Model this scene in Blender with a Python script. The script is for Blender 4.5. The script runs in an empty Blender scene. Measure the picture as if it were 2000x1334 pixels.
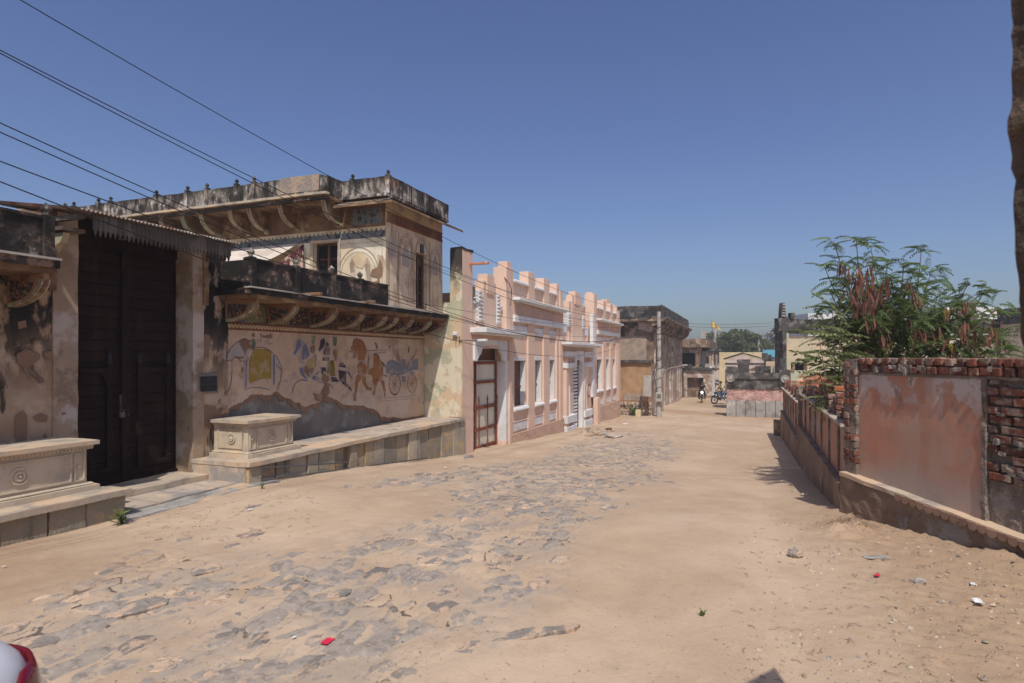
import bpy, bmesh, math, random
import numpy as np
from mathutils import Vector, Matrix, noise as mnoise
random.seed(7)
R = random.random
def rr(a, b): return a + (b - a) * random.random()

# ------------------------------------------------------------------ camera
sc = bpy.context.scene
EYE = 1.7
FPX, CXP, HOR = 1192.0, 1000.0, 698.0          # focal length, centre and horizon of the 2000 px wide picture
cam = bpy.data.cameras.new('camera')
cam.lens = 36 * FPX / 2000
cam.shift_y = (HOR - 667) / 2000
cam.clip_start, cam.clip_end = .05, 3000
camo = bpy.data.objects.new('camera', cam)
camo.location = (0, 0, EYE)
camo.rotation_euler = (math.pi / 2, 0, 0)
sc.collection.objects.link(camo)
sc.camera = camo
cam.dof.use_dof = True
cam.dof.focus_distance = 14
cam.dof.aperture_fstop = 4

# ------------------------------------------------------------------ light
SUN = Vector((.0, -.68, 1.0)).normalized()    # direction towards the sun
SUN_EL = math.asin(SUN.z)
SUN_AZ = math.atan2(SUN.x, SUN.y)               # clockwise from +Y
w = bpy.data.worlds.new('World')
sc.world = w
w.use_nodes = True
nt = w.node_tree
nt.nodes.clear()
sky = nt.nodes.new('ShaderNodeTexSky')
sky.sky_type = 'NISHITA'
sky.sun_disc = False
sky.sun_elevation = SUN_EL
sky.sun_rotation = SUN_AZ
sky.altitude = 300
sky.air_density = 1.0
sky.dust_density = 3.2
sky.ozone_density = 4.0
hsv = nt.nodes.new('ShaderNodeHueSaturation')
hsv.inputs['Saturation'].default_value = 1.08
hsv.inputs['Hue'].default_value = .514
gm = nt.nodes.new('ShaderNodeGamma')
gm.inputs[1].default_value = 1.0
bg = nt.nodes.new('ShaderNodeBackground')
bg.inputs[1].default_value = .116
wo = nt.nodes.new('ShaderNodeOutputWorld')
nt.links.new(sky.outputs[0], gm.inputs[0])
nt.links.new(gm.outputs[0], hsv.inputs['Color'])
nt.links.new(hsv.outputs[0], bg.inputs[0])
nt.links.new(bg.outputs[0], wo.inputs[0])
sun = bpy.data.lights.new('sun', 'SUN')
sun.energy = 3.55
sun.angle = math.radians(.53)
sun.color = (1, .955, .88)
suno = bpy.data.objects.new('sun', sun)
suno.rotation_euler = SUN.to_track_quat('Z', 'Y').to_euler()
suno.location = (0, -5, 30)
sc.collection.objects.link(suno)
sc.view_settings.view_transform = 'Standard'
sc.view_settings.look = 'None'
sc.view_settings.gamma = 1
sc.view_settings.exposure = 0
sc.view_settings.use_curve_mapping = False

# ------------------------------------------------------------------ frames
CU, SU = .3642, .9314                           # the street runs along (CU, SU)
ANG = math.atan2(SU, CU)
class Frame:
    def __init__(s, ox, oy, ang):
        s.ox, s.oy, s.ang, s.c, s.s = ox, oy, ang, math.cos(ang), math.sin(ang)
    def w(s, a, b, z=0):
        return (s.ox + s.c * a - s.s * b, s.oy + s.s * a + s.c * b, z)
    def inv(s, x, y):
        x, y = x - s.ox, y - s.oy
        return (s.c * x + s.s * y, -s.s * x + s.c * y)
ST = Frame(0, 0, ANG)
def on_v(px, py, v):
    t = (px - CXP) / FPX
    Y = v / (CU - SU * t)
    return (Y * (CU * t + SU), EYE + (HOR - py) / FPX * Y)
def on_u(px, py, u):
    t = (px - CXP) / FPX
    Y = u / (SU + CU * t)
    return (Y * (CU - SU * t), EYE + (HOR - py) / FPX * Y)
def at(px, py, Y):
    """world point seen at a pixel, Y metres away -> street coordinates"""
    u, v = ST.inv((px - CXP) / FPX * Y, Y)
    return (u, v, EYE + (HOR - py) / FPX * Y)
GZ_U = [-900, -10, 6.3, 9.5, 13.2, 20, 31, 51, 80, 900]
GZ_Z = [0, 0, 0, -.27, -.60, -.93, -1.36, -1.88, -2.0, -2.0]
def zg(u, v=0):
    return float(np.interp(u, GZ_U, GZ_Z))
def on_g(px, py):
    z = 0.
    for _ in range(30):
        Y = (EYE - z) * FPX / (py - HOR)
        u, v = ST.inv((px - CXP) / FPX * Y, Y)
        z = .5 * z + .5 * zg(u, v)
    return (u, v, z)

# ------------------------------------------------------------------ objects
COL = sc.collection
def setp(o, label=None, cat=None, group=None, kind=None):
    if label: o['label'] = label
    if cat: o['category'] = cat
    if group: o['group'] = group
    if kind: o['kind'] = kind
    return o
class MB:
    def __init__(s): s.v, s.f = [], []
    def add(s, vs, fs):
        n = len(s.v)
        s.v += [tuple(p) for p in vs]
        s.f += [tuple(i + n for i in f) for f in fs]
        return s
    def box(s, a0, a1, b0, b1, c0, c1, step=0):
        if step:
            ax = [np.linspace(p, q, max(1, int(round(abs(q - p) / step))) + 1) for p, q in ((a0, a1), (b0, b1), (c0, c1))]
            ds = [len(x) - 1 for x in ax]
            idx, vs, fs = {}, [], []
            def V(i, j, k):
                if (i, j, k) not in idx:
                    idx[(i, j, k)] = len(vs)
                    vs.append((ax[0][i], ax[1][j], ax[2][k]))
                return idx[(i, j, k)]
            for d, (e, g) in ((0, (1, 2)), (1, (2, 0)), (2, (0, 1))):
                for side in (0, ds[d]):
                    for i in range(ds[e]):
                        for j in range(ds[g]):
                            q = []
                            for (x, y) in ((i, j), (i + 1, j), (i + 1, j + 1), (i, j + 1)):
                                k = [0, 0, 0]
                                k[d], k[e], k[g] = side, x, y
                                q.append(V(*k))
                            fs.append(q if side else q[::-1])
            return s.add(vs, fs)
        vs = [(a, b, c) for c in (c0, c1) for (a, b) in ((a0, b0), (a1, b0), (a1, b1), (a0, b1))]
        return s.add(vs, [(3, 2, 1, 0), (4, 5, 6, 7), (0, 1, 5, 4), (1, 2, 6, 5), (2, 3, 7, 6), (3, 0, 4, 7)])
    def prism(s, pts, axis, w0, w1):
        m = {'u': lambda p, w: (w, p[0], p[1]), 'v': lambda p, w: (p[0], w, p[1]), 'z': lambda p, w: (p[0], p[1], w)}[axis]
        n = len(pts)
        vs = [m(p, w0) for p in pts] + [m(p, w1) for p in pts]
        fs = [tuple(range(n))[::-1], tuple(range(n, 2 * n))] + [(i, (i + 1) % n, (i + 1) % n + n, i + n) for i in range(n)]
        return s.add(vs, fs)
    def poly(s, pts): return s.add(pts, [tuple(range(len(pts)))])
    def tube(s, pts, r, n=6, caps=True):
        pts = [Vector(p) for p in pts]
        rs = r if isinstance(r, (list, tuple)) else [r] * len(pts)
        vs, fs = [], []
        for i, p in enumerate(pts):
            d = (pts[min(i + 1, len(pts) - 1)] - pts[max(i - 1, 0)]).normalized()
            a = d.cross(Vector((0, 0, 1)))
            if a.length < .05: a = d.cross(Vector((1, 0, 0)))
            a.normalize()
            b = d.cross(a).normalized()
            vs += [tuple(p + (a * math.cos(k * 2 * math.pi / n) + b * math.sin(k * 2 * math.pi / n)) * rs[i]) for k in range(n)]
        for i in range(len(pts) - 1):
            for k in range(n):
                fs.append((i * n + k, i * n + (k + 1) % n, (i + 1) * n + (k + 1) % n, (i + 1) * n + k))
        if caps and n > 2: fs += [tuple(range(n)), tuple(range((len(pts) - 1) * n, len(pts) * n))[::-1]]
        return s.add(vs, fs)
    def lathe(s, a, b, prof, n=10, axis='z'):
        vs, fs = [], []
        for r, h in prof:
            for k in range(n):
                x, y = r * math.cos(2 * math.pi * k / n), r * math.sin(2 * math.pi * k / n)
                vs.append({'z': (a + x, b + y, h), 'v': (a + x, h, b + y), 'u': (h, a + x, b + y)}[axis])
        for i in range(len(prof) - 1):
            for k in range(n):
                fs.append((i * n + k, i * n + (k + 1) % n, (i + 1) * n + (k + 1) % n, (i + 1) * n + k))
        fs += [tuple(range(n))[::-1], tuple(range((len(prof) - 1) * n, len(prof) * n))]
        return s.add(vs, fs)
    def wall(s, axis, p0, p1, a0, a1, z0, z1, holes=(), step=.25, zf=None):
        """wall in the plane axis = p0..p1; holes are (a0, a1, z0, z1); edges gridded at step"""
        def cuts(lo, hi, extra):
            c = sorted(set([lo, hi] + [e for e in extra if lo < e < hi]))
            out = []
            for i in range(len(c) - 1):
                n = max(1, int(round((c[i + 1] - c[i]) / step)))
                out += list(np.linspace(c[i], c[i + 1], n + 1)[:-1])
            return out + [c[-1]]
        A = cuts(a0, a1, [h[0] for h in holes] + [h[1] for h in holes])
        Z = cuts(z0, z1, [h[2] for h in holes] + [h[3] for h in holes])
        solid = lambda i, k: 0 <= i < len(A) - 1 and 0 <= k < len(Z) - 1 and not any(
            h[0] < (A[i] + A[i + 1]) / 2 < h[1] and h[2] < (Z[k] + Z[k + 1]) / 2 < h[3] for h in holes)
        M = (lambda a, p, z: (a, p, z)) if axis == 'v' else (lambda a, p, z: (p, a, z))
        idx, vs, fs = {}, [], []
        def V(i, q, k):
            if (i, q, k) not in idx:
                idx[(i, q, k)] = len(vs)
                vs.append(M(A[i], p1 if q else p0, Z[k]))
            return idx[(i, q, k)]
        for i in range(len(A) - 1):
            for k in range(len(Z) - 1):
                if not solid(i, k): continue
                for q in (0, 1): fs.append((V(i, q, k), V(i + 1, q, k), V(i + 1, q, k + 1), V(i, q, k + 1)))
                for (di, dk, e0, e1) in ((-1, 0, (i, k), (i, k + 1)), (1, 0, (i + 1, k), (i + 1, k + 1)), (0, -1, (i, k), (i + 1, k)), (0, 1, (i, k + 1), (i + 1, k + 1))):
                    if not solid(i + di, k + dk):
                        fs.append((V(e0[0], 0, e0[1]), V(e1[0], 0, e1[1]), V(e1[0], 1, e1[1]), V(e0[0], 1, e0[1])))
        return s.add(vs, fs)
    def mesh(s, name, base=(0, 0, 0), bevel=0, rough=0, rs=3., smooth=False, loose=False, merge=True):
        bm = bmesh.new()
        vs = [bm.verts.new((x - base[0], y - base[1], z - base[2])) for x, y, z in s.v]
        for f in s.f:
            try: bm.faces.new([vs[i] for i in f])
            except ValueError: pass
        if not loose:
            if merge: bmesh.ops.remove_doubles(bm, verts=bm.verts, dist=1e-5)
            bmesh.ops.recalc_face_normals(bm, faces=bm.faces)
            if bevel:
                es = [e for e in bm.edges if len(e.link_faces) == 2 and e.calc_face_angle(0) > .6]
                bmesh.ops.bevel(bm, geom=es, offset=bevel, segments=1, affect='EDGES', clamp_overlap=True)
        if rough:
            for v in bm.verts:
                p = (v.co + Vector(base)) * rs
                v.co += mnoise.noise_vector(p) * rough + mnoise.noise_vector(p * 3.1) * rough * .45
        me = bpy.data.meshes.new(name)
        bm.to_mesh(me)
        bm.free()
        if smooth: me.polygons.foreach_set('use_smooth', [True] * len(me.polygons))
        return me
    def part(s, name, m, th, parent=None, label=None, kind=None, **k):
        me = s.mesh(name, th.base, **k)
        me.materials.append(m)
        o = bpy.data.objects.new(name, me)
        COL.objects.link(o)
        o.parent = parent or th.o
        return setp(o, label, kind=kind)
    def solo(s, name, m, label=None, cat=None, group=None, kind=None, base=(0, 0, 0), frame=ST, **k):
        me = s.mesh(name, base, **k)
        me.materials.append(m)
        o = bpy.data.objects.new(name, me)
        COL.objects.link(o)
        o.location = frame.w(*base)
        o.rotation_euler = (0, 0, frame.ang)
        return setp(o, label, cat, group, kind)
class Thing:
    def __init__(s, name, label, cat, base=(0, 0, 0), group=None, frame=ST, kind=None):
        s.base, s.frame = base, frame
        s.o = bpy.data.objects.new(name, None)
        s.o.empty_display_size = .2
        COL.objects.link(s.o)
        s.o.location = frame.w(*base)
        s.o.rotation_euler = (0, 0, frame.ang)
        setp(s.o, label, cat, group, kind)
    def piece(s, name, me, loc, rot=(0, 0, 0), scale=(1, 1, 1), parent=None, m=None, label=None):
        o = bpy.data.objects.new(name, me)
        if m and not me.materials: me.materials.append(m)
        COL.objects.link(o)
        o.parent = parent or s.o
        o.location = (loc[0] - s.base[0], loc[1] - s.base[1], loc[2] - s.base[2])
        o.rotation_euler = rot
        o.scale = scale
        return setp(o, label)

# ------------------------------------------------------------------ materials
def mat(name, col, layers=(), rough=.9, bump=(30, .25, .01), var=0, metal=0, spec=.25, emit=None, bump2=None, mottle=.12):
    m = bpy.data.materials.new(name)
    m.use_nodes = True
    nt = m.node_tree
    N, L = nt.nodes, nt.links
    b = N['Principled BSDF']
    b.inputs['Roughness'].default_value = rough
    b.inputs['Metallic'].default_value = metal
    b.inputs['Specular IOR Level'].default_value = spec
    geo = N.new('ShaderNodeNewGeometry')
    def noise(scale, detail=4, s=(1, 1, 1), seed=0, kind='noise', dist=0.):
        mp = N.new('ShaderNodeMapping')
        mp.vector_type = 'TEXTURE'
        mp.inputs['Scale'].default_value = tuple(1 / q for q in s)
        mp.inputs['Rotation'].default_value = (0, 0, ANG)
        mp.inputs['Location'].default_value = (seed * 1.7, seed * 2.3, seed * .9)
        L.new(geo.outputs['Position'], mp.inputs['Vector'])
        if kind == 'noise':
            t = N.new('ShaderNodeTexNoise')
            t.inputs['Detail'].default_value = detail
            t.inputs['Roughness'].default_value = .62
            t.inputs['Distortion'].default_value = dist
        else:
            t = N.new('ShaderNodeTexVoronoi')
        t.inputs['Scale'].default_value = scale
        L.new(mp.outputs[0], t.inputs['Vector'])
        return t.outputs['Distance' if kind != 'noise' else ('Fac' if 'Fac' in t.outputs else 0)]
    def ramp(sock, lo, hi, o0=0., o1=1.):
        r = N.new('ShaderNodeMapRange')
        r.interpolation_type = 'SMOOTHSTEP'
        for k, x in zip(('From Min', 'From Max', 'To Min', 'To Max'), (lo, hi, o0, o1)): r.inputs[k].default_value = x
        L.new(sock, r.inputs['Value'])
        return r.outputs[0]
    def math_(op, a, b_):
        n = N.new('ShaderNodeMath')
        n.operation = op
        for i, x in enumerate((a, b_)):
            if isinstance(x, (int, float)): n.inputs[i].default_value = x
            else: L.new(x, n.inputs[i])
        return n.outputs[0]
    def mix(fac, a, c):
        n = N.new('ShaderNodeMix')
        n.data_type = 'RGBA'
        for sck, x in ((n.inputs[0], fac), (n.inputs[6], a), (n.inputs[7], c)):
            if isinstance(x, (int, float)): sck.default_value = x
            elif isinstance(x, tuple): sck.default_value = (x[0], x[1], x[2], 1)
            else: L.new(x, sck)
        return n.outputs[2]
    cur = tuple(col)
    if mottle:
        f = ramp(noise(2.3, 6, seed=11), .3, .7)
        cur = mix(f, tuple(c * (1 - mottle) for c in col), tuple(min(1, c * (1 + mottle)) for c in col))
        f = ramp(noise(45, 3, seed=4), .3, .7, 0, .35)
        cur = mix(f, cur, tuple(c * (1 - 1.6 * mottle) for c in col))
    sepz = None
    for c, d in layers:
        fac = ramp(noise(d.get('n', 3), d.get('d', 6), d.get('s', (1, 1, 1)), d.get('seed', 1), d.get('kind', 'noise'), d.get('dist', 0.)), d.get('lo', .5), d.get('hi', .56))
        if 'z' in d:
            if sepz is None:
                sx = N.new('ShaderNodeSeparateXYZ')
                L.new(geo.outputs['Position'], sx.inputs[0])
                sepz = sx.outputs[2]
            zz = math_('ADD', sepz, math_('MULTIPLY', math_('SUBTRACT', noise(d.get('zn', 1.5), 5, (1, 1, .2), d.get('seed', 1) + 5), .5), d.get('zj', .8)))
            g = ramp(zz, d['z'][0], d['z'][1]) if d['z'][0] < d['z'][1] else ramp(zz, d['z'][1], d['z'][0], 1., 0.)
            fac = math_('MULTIPLY', fac, g)
        if 'attr' in d:
            a = N.new('ShaderNodeAttribute')
            a.attribute_name = d['attr']
            fac = math_('MULTIPLY', fac, a.outputs['Fac'])
        if 'thr' in d:
            an, k_, lo_, hi_ = d['thr']
            a = N.new('ShaderNodeAttribute')
            a.attribute_name = an
            nz = math_('MULTIPLY', math_('SUBTRACT', noise(d.get('tn', 30), 6, (1, 1.3, 1), 77), .5), k_)
            fac = math_('MULTIPLY', fac, ramp(math_('ADD', a.outputs['Fac'], nz), lo_, hi_))
        if 'amt' in d: fac = math_('MULTIPLY', fac, d['amt'])
        cur = mix(fac, cur, tuple(c))
    if var:
        oi = N.new('ShaderNodeObjectInfo')
        v = ramp(oi.outputs['Random'], 0, 1, 1 - var, 1 + var)
        n = N.new('ShaderNodeHueSaturation')
        L.new(v, n.inputs['Value'])
        if isinstance(cur, tuple): n.inputs['Color'].default_value = (*cur, 1)
        else: L.new(cur, n.inputs['Color'])
        cur = n.outputs[0]
    if isinstance(cur, tuple): b.inputs['Base Color'].default_value = (*cur, 1)
    else: L.new(cur, b.inputs['Base Color'])
    if bump:
        bp = N.new('ShaderNodeBump')
        bp.inputs['Strength'].default_value = bump[1]
        bp.inputs['Distance'].default_value = bump[2]
        h = noise(bump[0], 5, seed=3)
        if bump2: h = math_('ADD', h, math_('MULTIPLY', noise(bump2[0], 4, bump2[2] if len(bump2) > 2 else (1, 1, 1), seed=8), bump2[1]))
        L.new(h, bp.inputs['Height'])
        L.new(bp.outputs[0], b.inputs['Normal'])
    if emit:
        b.inputs['Emission Color'].default_value = (*emit[0], 1)
        b.inputs['Emission Strength'].default_value = emit[1]
    return m
BLK = (.018, .016, .014)
V_ST = (1, 1, .18)
M = {}
def dm(k, *a, **b): M[k] = mat(k, *a, **b)
dm('sand', (.455, .328, .222), [((.52, .388, .272), dict(n=.5, lo=.42, hi=.62, seed=2)), ((.39, .27, .175), dict(n=1.7, lo=.5, hi=.72, seed=5, amt=.6)),
    ((.37, .29, .22), dict(n=1.6, d=8, lo=.40, hi=.62, seed=16, attr='pave', amt=.75)),
    ((.30, .262, .228), dict(n=8, d=10, lo=.57, hi=.61, seed=6, attr='pave', s=(.7, 1.7, 1), dist=.4, amt=.6)),
    ((.305, .26, .22), dict(n=5, d=10, lo=.30, hi=.48, seed=36, thr=('stone', .34, .50, .54), amt=.9)),
    ((.20, .17, .145), dict(n=13, d=10, lo=.50, hi=.60, seed=46, thr=('stone', .34, .50, .54), amt=.75)),
    ((.40, .34, .285), dict(n=22, d=8, lo=.56, hi=.62, seed=66, thr=('stone', .34, .50, .54), amt=.7)),
    ((.085, .068, .055), dict(n=3, d=6, lo=.44, hi=.56, seed=56, thr=('crack', .5, .62, .70), amt=.85)),
    ((.17, .15, .13), dict(n=15, d=8, lo=.62, hi=.65, seed=26, attr='pave', s=(.7, 1.9, 1), amt=.7)),
    ((.36, .22, .12), dict(n=.35, lo=.4, hi=.5, seed=9, attr='damp', amt=.7)),
    ((.355, .24, .152), dict(n=.9, lo=.2, hi=.5, seed=19, attr='brown', amt=.9)),
    ((.22, .16, .12), dict(n=24, d=3, lo=.68, hi=.72, seed=3, amt=.55))], bump=(18, .45, .018), bump2=(70, .5), mottle=.06)
dm('paver', (.25, .215, .185), [((.21, .18, .155), dict(n=1.1, lo=.5, hi=.6, seed=7)), ((.48, .345, .245), dict(n=6, d=10, lo=.46, hi=.54, seed=2, s=(.8, 1.6, 1))), ((.17, .155, .145), dict(n=16, d=8, lo=.58, hi=.64, seed=5, amt=.7, s=(.7, 1.8, 1)))], bump=(25, .9, .02), var=.12)
dm('step_stone', (.46, .37, .29), [((.30, .27, .25), dict(n=2.5, lo=.45, hi=.62, seed=4)), ((.56, .42, .29), dict(n=4, lo=.55, hi=.65, seed=9))], bump=(30, .4, .01))
dm('carved_stone', (.52, .43, .32), [((.36, .31, .25), dict(n=2.5, lo=.5, hi=.65, seed=3)), ((.12, .10, .085), dict(n=6, s=V_ST, lo=.6, hi=.7, seed=6, amt=.6)), ((.56, .42, .30), dict(n=1.6, lo=.55, hi=.65, seed=8))], bump=(40, .4, .008))
dm('slab_stone', (.40, .33, .23), [((.32, .285, .225), dict(n=2, lo=.45, hi=.6, seed=3)), ((.50, .35, .19), dict(n=3.3, lo=.54, hi=.64, seed=6)), ((.07, .06, .05), dict(n=5, s=V_ST, lo=.6, hi=.7, seed=1, amt=.6))], bump=(22, .9, .02), bump2=(60, .6, (1, 1, .3)), var=.28)
dm('coping', (.47, .385, .29), [((.30, .26, .22), dict(n=4, lo=.48, hi=.62, seed=6)), ((.55, .40, .27), dict(n=1.2, lo=.5, hi=.6, seed=1))], bump=(25, .4, .01))
# old lime plaster in several states of decay
dm('plaster_left', (.38, .255, .16), [((.46, .345, .245), dict(n=1.3, lo=.48, hi=.6, seed=2)), ((.20, .13, .09), dict(n=1.6, lo=.585, hi=.6, seed=4, dist=.5)), ((.46, .36, .31), dict(n=2.1, s=V_ST, lo=.54, hi=.64, seed=11, amt=.8)),
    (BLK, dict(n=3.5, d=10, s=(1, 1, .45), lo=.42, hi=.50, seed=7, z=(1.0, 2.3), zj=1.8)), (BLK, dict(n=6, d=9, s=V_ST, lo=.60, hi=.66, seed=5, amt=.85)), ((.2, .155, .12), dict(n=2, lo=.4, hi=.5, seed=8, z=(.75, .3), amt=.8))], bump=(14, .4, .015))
dm('plaster_jamb', (.34, .25, .175), [((.24, .17, .12), dict(n=2.2, lo=.5, hi=.56, seed=4)), ((.46, .39, .34), dict(n=1.5, lo=.5, hi=.6, seed=14)), ((.10, .09, .08), dict(n=5, s=V_ST, lo=.62, hi=.7, seed=2))], bump=(14, .4, .012))
dm('mural_plaster', (.50, .355, .245), [((.54, .46, .385), dict(n=1.0, lo=.45, hi=.6, seed=2, z=(1.2, .55), zj=.5)), ((.38, .245, .175), dict(n=2.2, lo=.52, hi=.66, seed=5)), ((.56, .42, .31), dict(n=1.4, lo=.5, hi=.62, seed=8)), ((.30, .20, .14), dict(n=9, d=8, lo=.6, hi=.66, seed=3, amt=.6))], bump=(20, .25, .008))
dm('mud', (.25, .15, .095), [((.24, .155, .10), dict(n=4, lo=.45, hi=.6, seed=3))], bump=(30, .6, .02))
dm('cement', (.19, .17, .15), [((.27, .25, .23), dict(n=2.2, lo=.5, hi=.6, seed=3)), ((.15, .13, .12), dict(n=1.1, lo=.5, hi=.62, seed=5))], bump=(12, .6, .02))
dm('mould_parapet', (.30, .26, .215), [((.52, .48, .44), dict(n=8, d=9, lo=.50, hi=.60, seed=2)), ((.36, .22, .15), dict(n=2.0, lo=.58, hi=.66, seed=9)), ((.07, .058, .05), dict(n=9, d=10, lo=.47, hi=.55, seed=14, s=(1, 1, .35), amt=.9)), (BLK, dict(n=2.4, d=9, lo=.46, hi=.58, seed=4, s=(1, 1, .5), amt=.9)), (BLK, dict(n=6, d=9, lo=.3, hi=.5, seed=24, s=(1, 1, .3), z=(5.16, 5.34), zj=.2, amt=.85))], bump=(22, .5, .02))
dm('mould_balcony', (.065, .05, .042), [((.22, .14, .10), dict(n=5, d=9, lo=.52, hi=.60, seed=2)), ((.30, .25, .21), dict(n=8, d=9, lo=.60, hi=.66, seed=5)), (BLK, dict(n=2.5, d=9, lo=.42, hi=.52, seed=4))], bump=(22, .5, .02))
dm('fresco_cream', (.62, .53, .37), [((.72, .66, .52), dict(n=1.6, lo=.45, hi=.6, seed=3)), ((.52, .42, .27), dict(n=4, lo=.6, hi=.66, seed=6, amt=.7))], bump=(20, .2, .006))
dm('fresco_side', (.63, .51, .36), [((.46, .34, .25), dict(n=2.4, lo=.48, hi=.6, seed=3)), ((.66, .52, .38), dict(n=1.2, lo=.52, hi=.6, seed=9)), ((.30, .20, .15), dict(n=7, s=V_ST, lo=.6, hi=.68, seed=4, amt=.7))], bump=(20, .25, .008))
dm('soffit', (.23, .135, .07), [((.15, .085, .05), dict(n=4, lo=.45, hi=.6, seed=3)), ((.34, .23, .125), dict(n=2, lo=.55, hi=.62, seed=5)), (BLK, dict(n=3, lo=.6, hi=.7, seed=8, amt=.6))], bump=(20, .3, .01))
dm('bracket_edge', (.44, .345, .23), [((.24, .18, .12), dict(n=6, lo=.5, hi=.6, seed=3)), ((.32, .36, .22), dict(n=3, lo=.56, hi=.62, seed=7))], bump=(25, .3, .01))
dm('spandrel', (.29, .15, .08), [((.18, .075, .04), dict(n=5, lo=.5, hi=.6, seed=3))], bump=(25, .2, .01))
dm('spandrel_dark', (.05, .035, .035), [((.34, .17, .09), dict(n=26, d=2, lo=.54, hi=.6, seed=3)), ((.12, .17, .12), dict(n=18, d=2, lo=.6, hi=.64, seed=8))], bump=None, mottle=0)
dm('panel_blue', (.14, .16, .17), [((.34, .28, .2), dict(n=22, d=3, lo=.55, hi=.62, seed=5)), ((.05, .05, .06), dict(n=9, lo=.52, hi=.6, seed=2))], bump=(20, .2, .01))
dm('panel_green', (.17, .18, .10), [((.34, .26, .14), dict(n=12, d=3, lo=.52, hi=.58, seed=5)), ((.20, .09, .05), dict(n=8, lo=.56, hi=.6, seed=2))], bump=(20, .2, .01))
dm('line_faded', (.34, .215, .15), mottle=.2, bump=None)
dm('line_red', (.30, .12, .07), mottle=.2, bump=None)
dm('line_cream', (.62, .50, .32), mottle=.2, bump=None)
dm('line_brown', (.17, .075, .05), mottle=.2, bump=None)
dm('green_wash', (.44, .43, .30), [((.58, .43, .28), dict(n=1.4, lo=.45, hi=.50, seed=2)), ((.64, .57, .43), dict(n=2.0, lo=.50, hi=.54, seed=5)), ((.30, .19, .12), dict(n=2.2, s=V_ST, lo=.6, hi=.66, seed=9)), ((.05, .045, .04), dict(n=3, lo=.42, hi=.5, seed=4, z=(3.0, 4.0), zj=.6))], bump=(20, .3, .01))
dm('old_wood', (.020, .011, .008), [((.034, .018, .013), dict(n=5, s=(1, 1, .3), lo=.5, hi=.65, seed=3))], rough=.75, bump=(50, .3, .005), spec=.12)
dm('brown_wood', (.16, .08, .045), [((.08, .045, .03), dict(n=6, s=(1, 1, .3), lo=.45, hi=.6, seed=3))], rough=.7, bump=(50, .3, .005))
dm('grey_wood', (.085, .072, .058), [((.14, .12, .10), dict(n=6, s=(1, 1, .25), lo=.5, hi=.6, seed=3)), ((.08, .065, .055), dict(n=4, lo=.55, hi=.65, seed=9)), ((.12, .07, .045), dict(n=1.5, lo=.58, hi=.62, seed=9))], rough=.9, bump=(60, .5, .006))
dm('stud_iron', (.035, .03, .03), rough=.6, metal=.2, bump=None)
dm('iron_grey', (.13, .12, .12), rough=.5, metal=.4, bump=None)
dm('tin', (.30, .23, .19), [((.20, .10, .06), dict(n=2.5, lo=.48, hi=.58, seed=3)), ((.46, .42, .38), dict(n=1.6, lo=.55, hi=.65, seed=5))], rough=.6, bump=(30, .2, .005), metal=.3)
dm('pink', (.72, .515, .395), [((.67, .47, .36), dict(n=1.0, lo=.45, hi=.6, seed=3)), ((.62, .45, .35), dict(n=3.5, s=(1, 1, .15), lo=.56, hi=.66, seed=7, amt=.5)), ((.58, .43, .33), dict(n=2, lo=.4, hi=.6, seed=7, z=(.1, -.9), amt=.45))], bump=(60, .12, .005), mottle=.03)
dm('pink_deep', (.60, .385, .28), [((.51, .34, .27), dict(n=1.2, lo=.45, hi=.6, seed=3))], bump=(60, .12, .005), mottle=.03)
dm('pink_rough', (.60, .41, .30), [((.54, .36, .26), dict(n=3, lo=.45, hi=.6, seed=3))], bump=(14, 1, .06), mottle=.05)
dm('white', (.70, .69, .68), [((.62, .60, .58), dict(n=1.5, lo=.5, hi=.62, seed=3)), ((.55, .50, .45), dict(n=5, s=V_ST, lo=.62, hi=.7, seed=3, amt=.5))], bump=(50, .1, .004), mottle=.03)
dm('cream_sheet', (.70, .65, .53), [((.58, .53, .42), dict(n=1.6, s=V_ST, lo=.5, hi=.62, seed=3)), ((.28, .18, .12), dict(n=4, s=V_ST, lo=.6, hi=.66, seed=5, z=(-.2, -.8)))], rough=.6, bump=None, mottle=.04)
dm('rust', (.20, .055, .03), [((.30, .11, .05), dict(n=12, lo=.5, hi=.6, seed=3)), ((.50, .42, .32), dict(n=22, lo=.64, hi=.68, seed=6))], rough=.75, bump=(60, .3, .004))
dm('louvre', (.10, .05, .045), [((.14, .07, .06), dict(n=3, lo=.5, hi=.6))], rough=.6, bump=None)
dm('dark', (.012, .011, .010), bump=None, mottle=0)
dm('brick', (.215, .08, .05), [((.13, .058, .042), dict(n=5, lo=.46, hi=.6, seed=3)), ((.29, .225, .175), dict(n=7, d=8, lo=.48, hi=.56, seed=6, amt=.85)), ((.10, .07, .055), dict(n=6, lo=.58, hi=.66, seed=11, amt=.7))], bump=(30, .9, .02), var=.3)
dm('brick_orange', (.47, .19, .105), [((.42, .14, .07), dict(n=5, lo=.48, hi=.6, seed=3)), ((.46, .36, .30), dict(n=8, d=8, lo=.6, hi=.64, seed=6))], bump=(30, .8, .02), var=.2)
dm('mortar', (.245, .20, .165), [((.34, .29, .25), dict(n=5, lo=.5, hi=.6, seed=3)), ((.13, .09, .07), dict(n=3, lo=.55, hi=.66, seed=5))], bump=(14, 1, .05), bump2=(45, .5))
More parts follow.
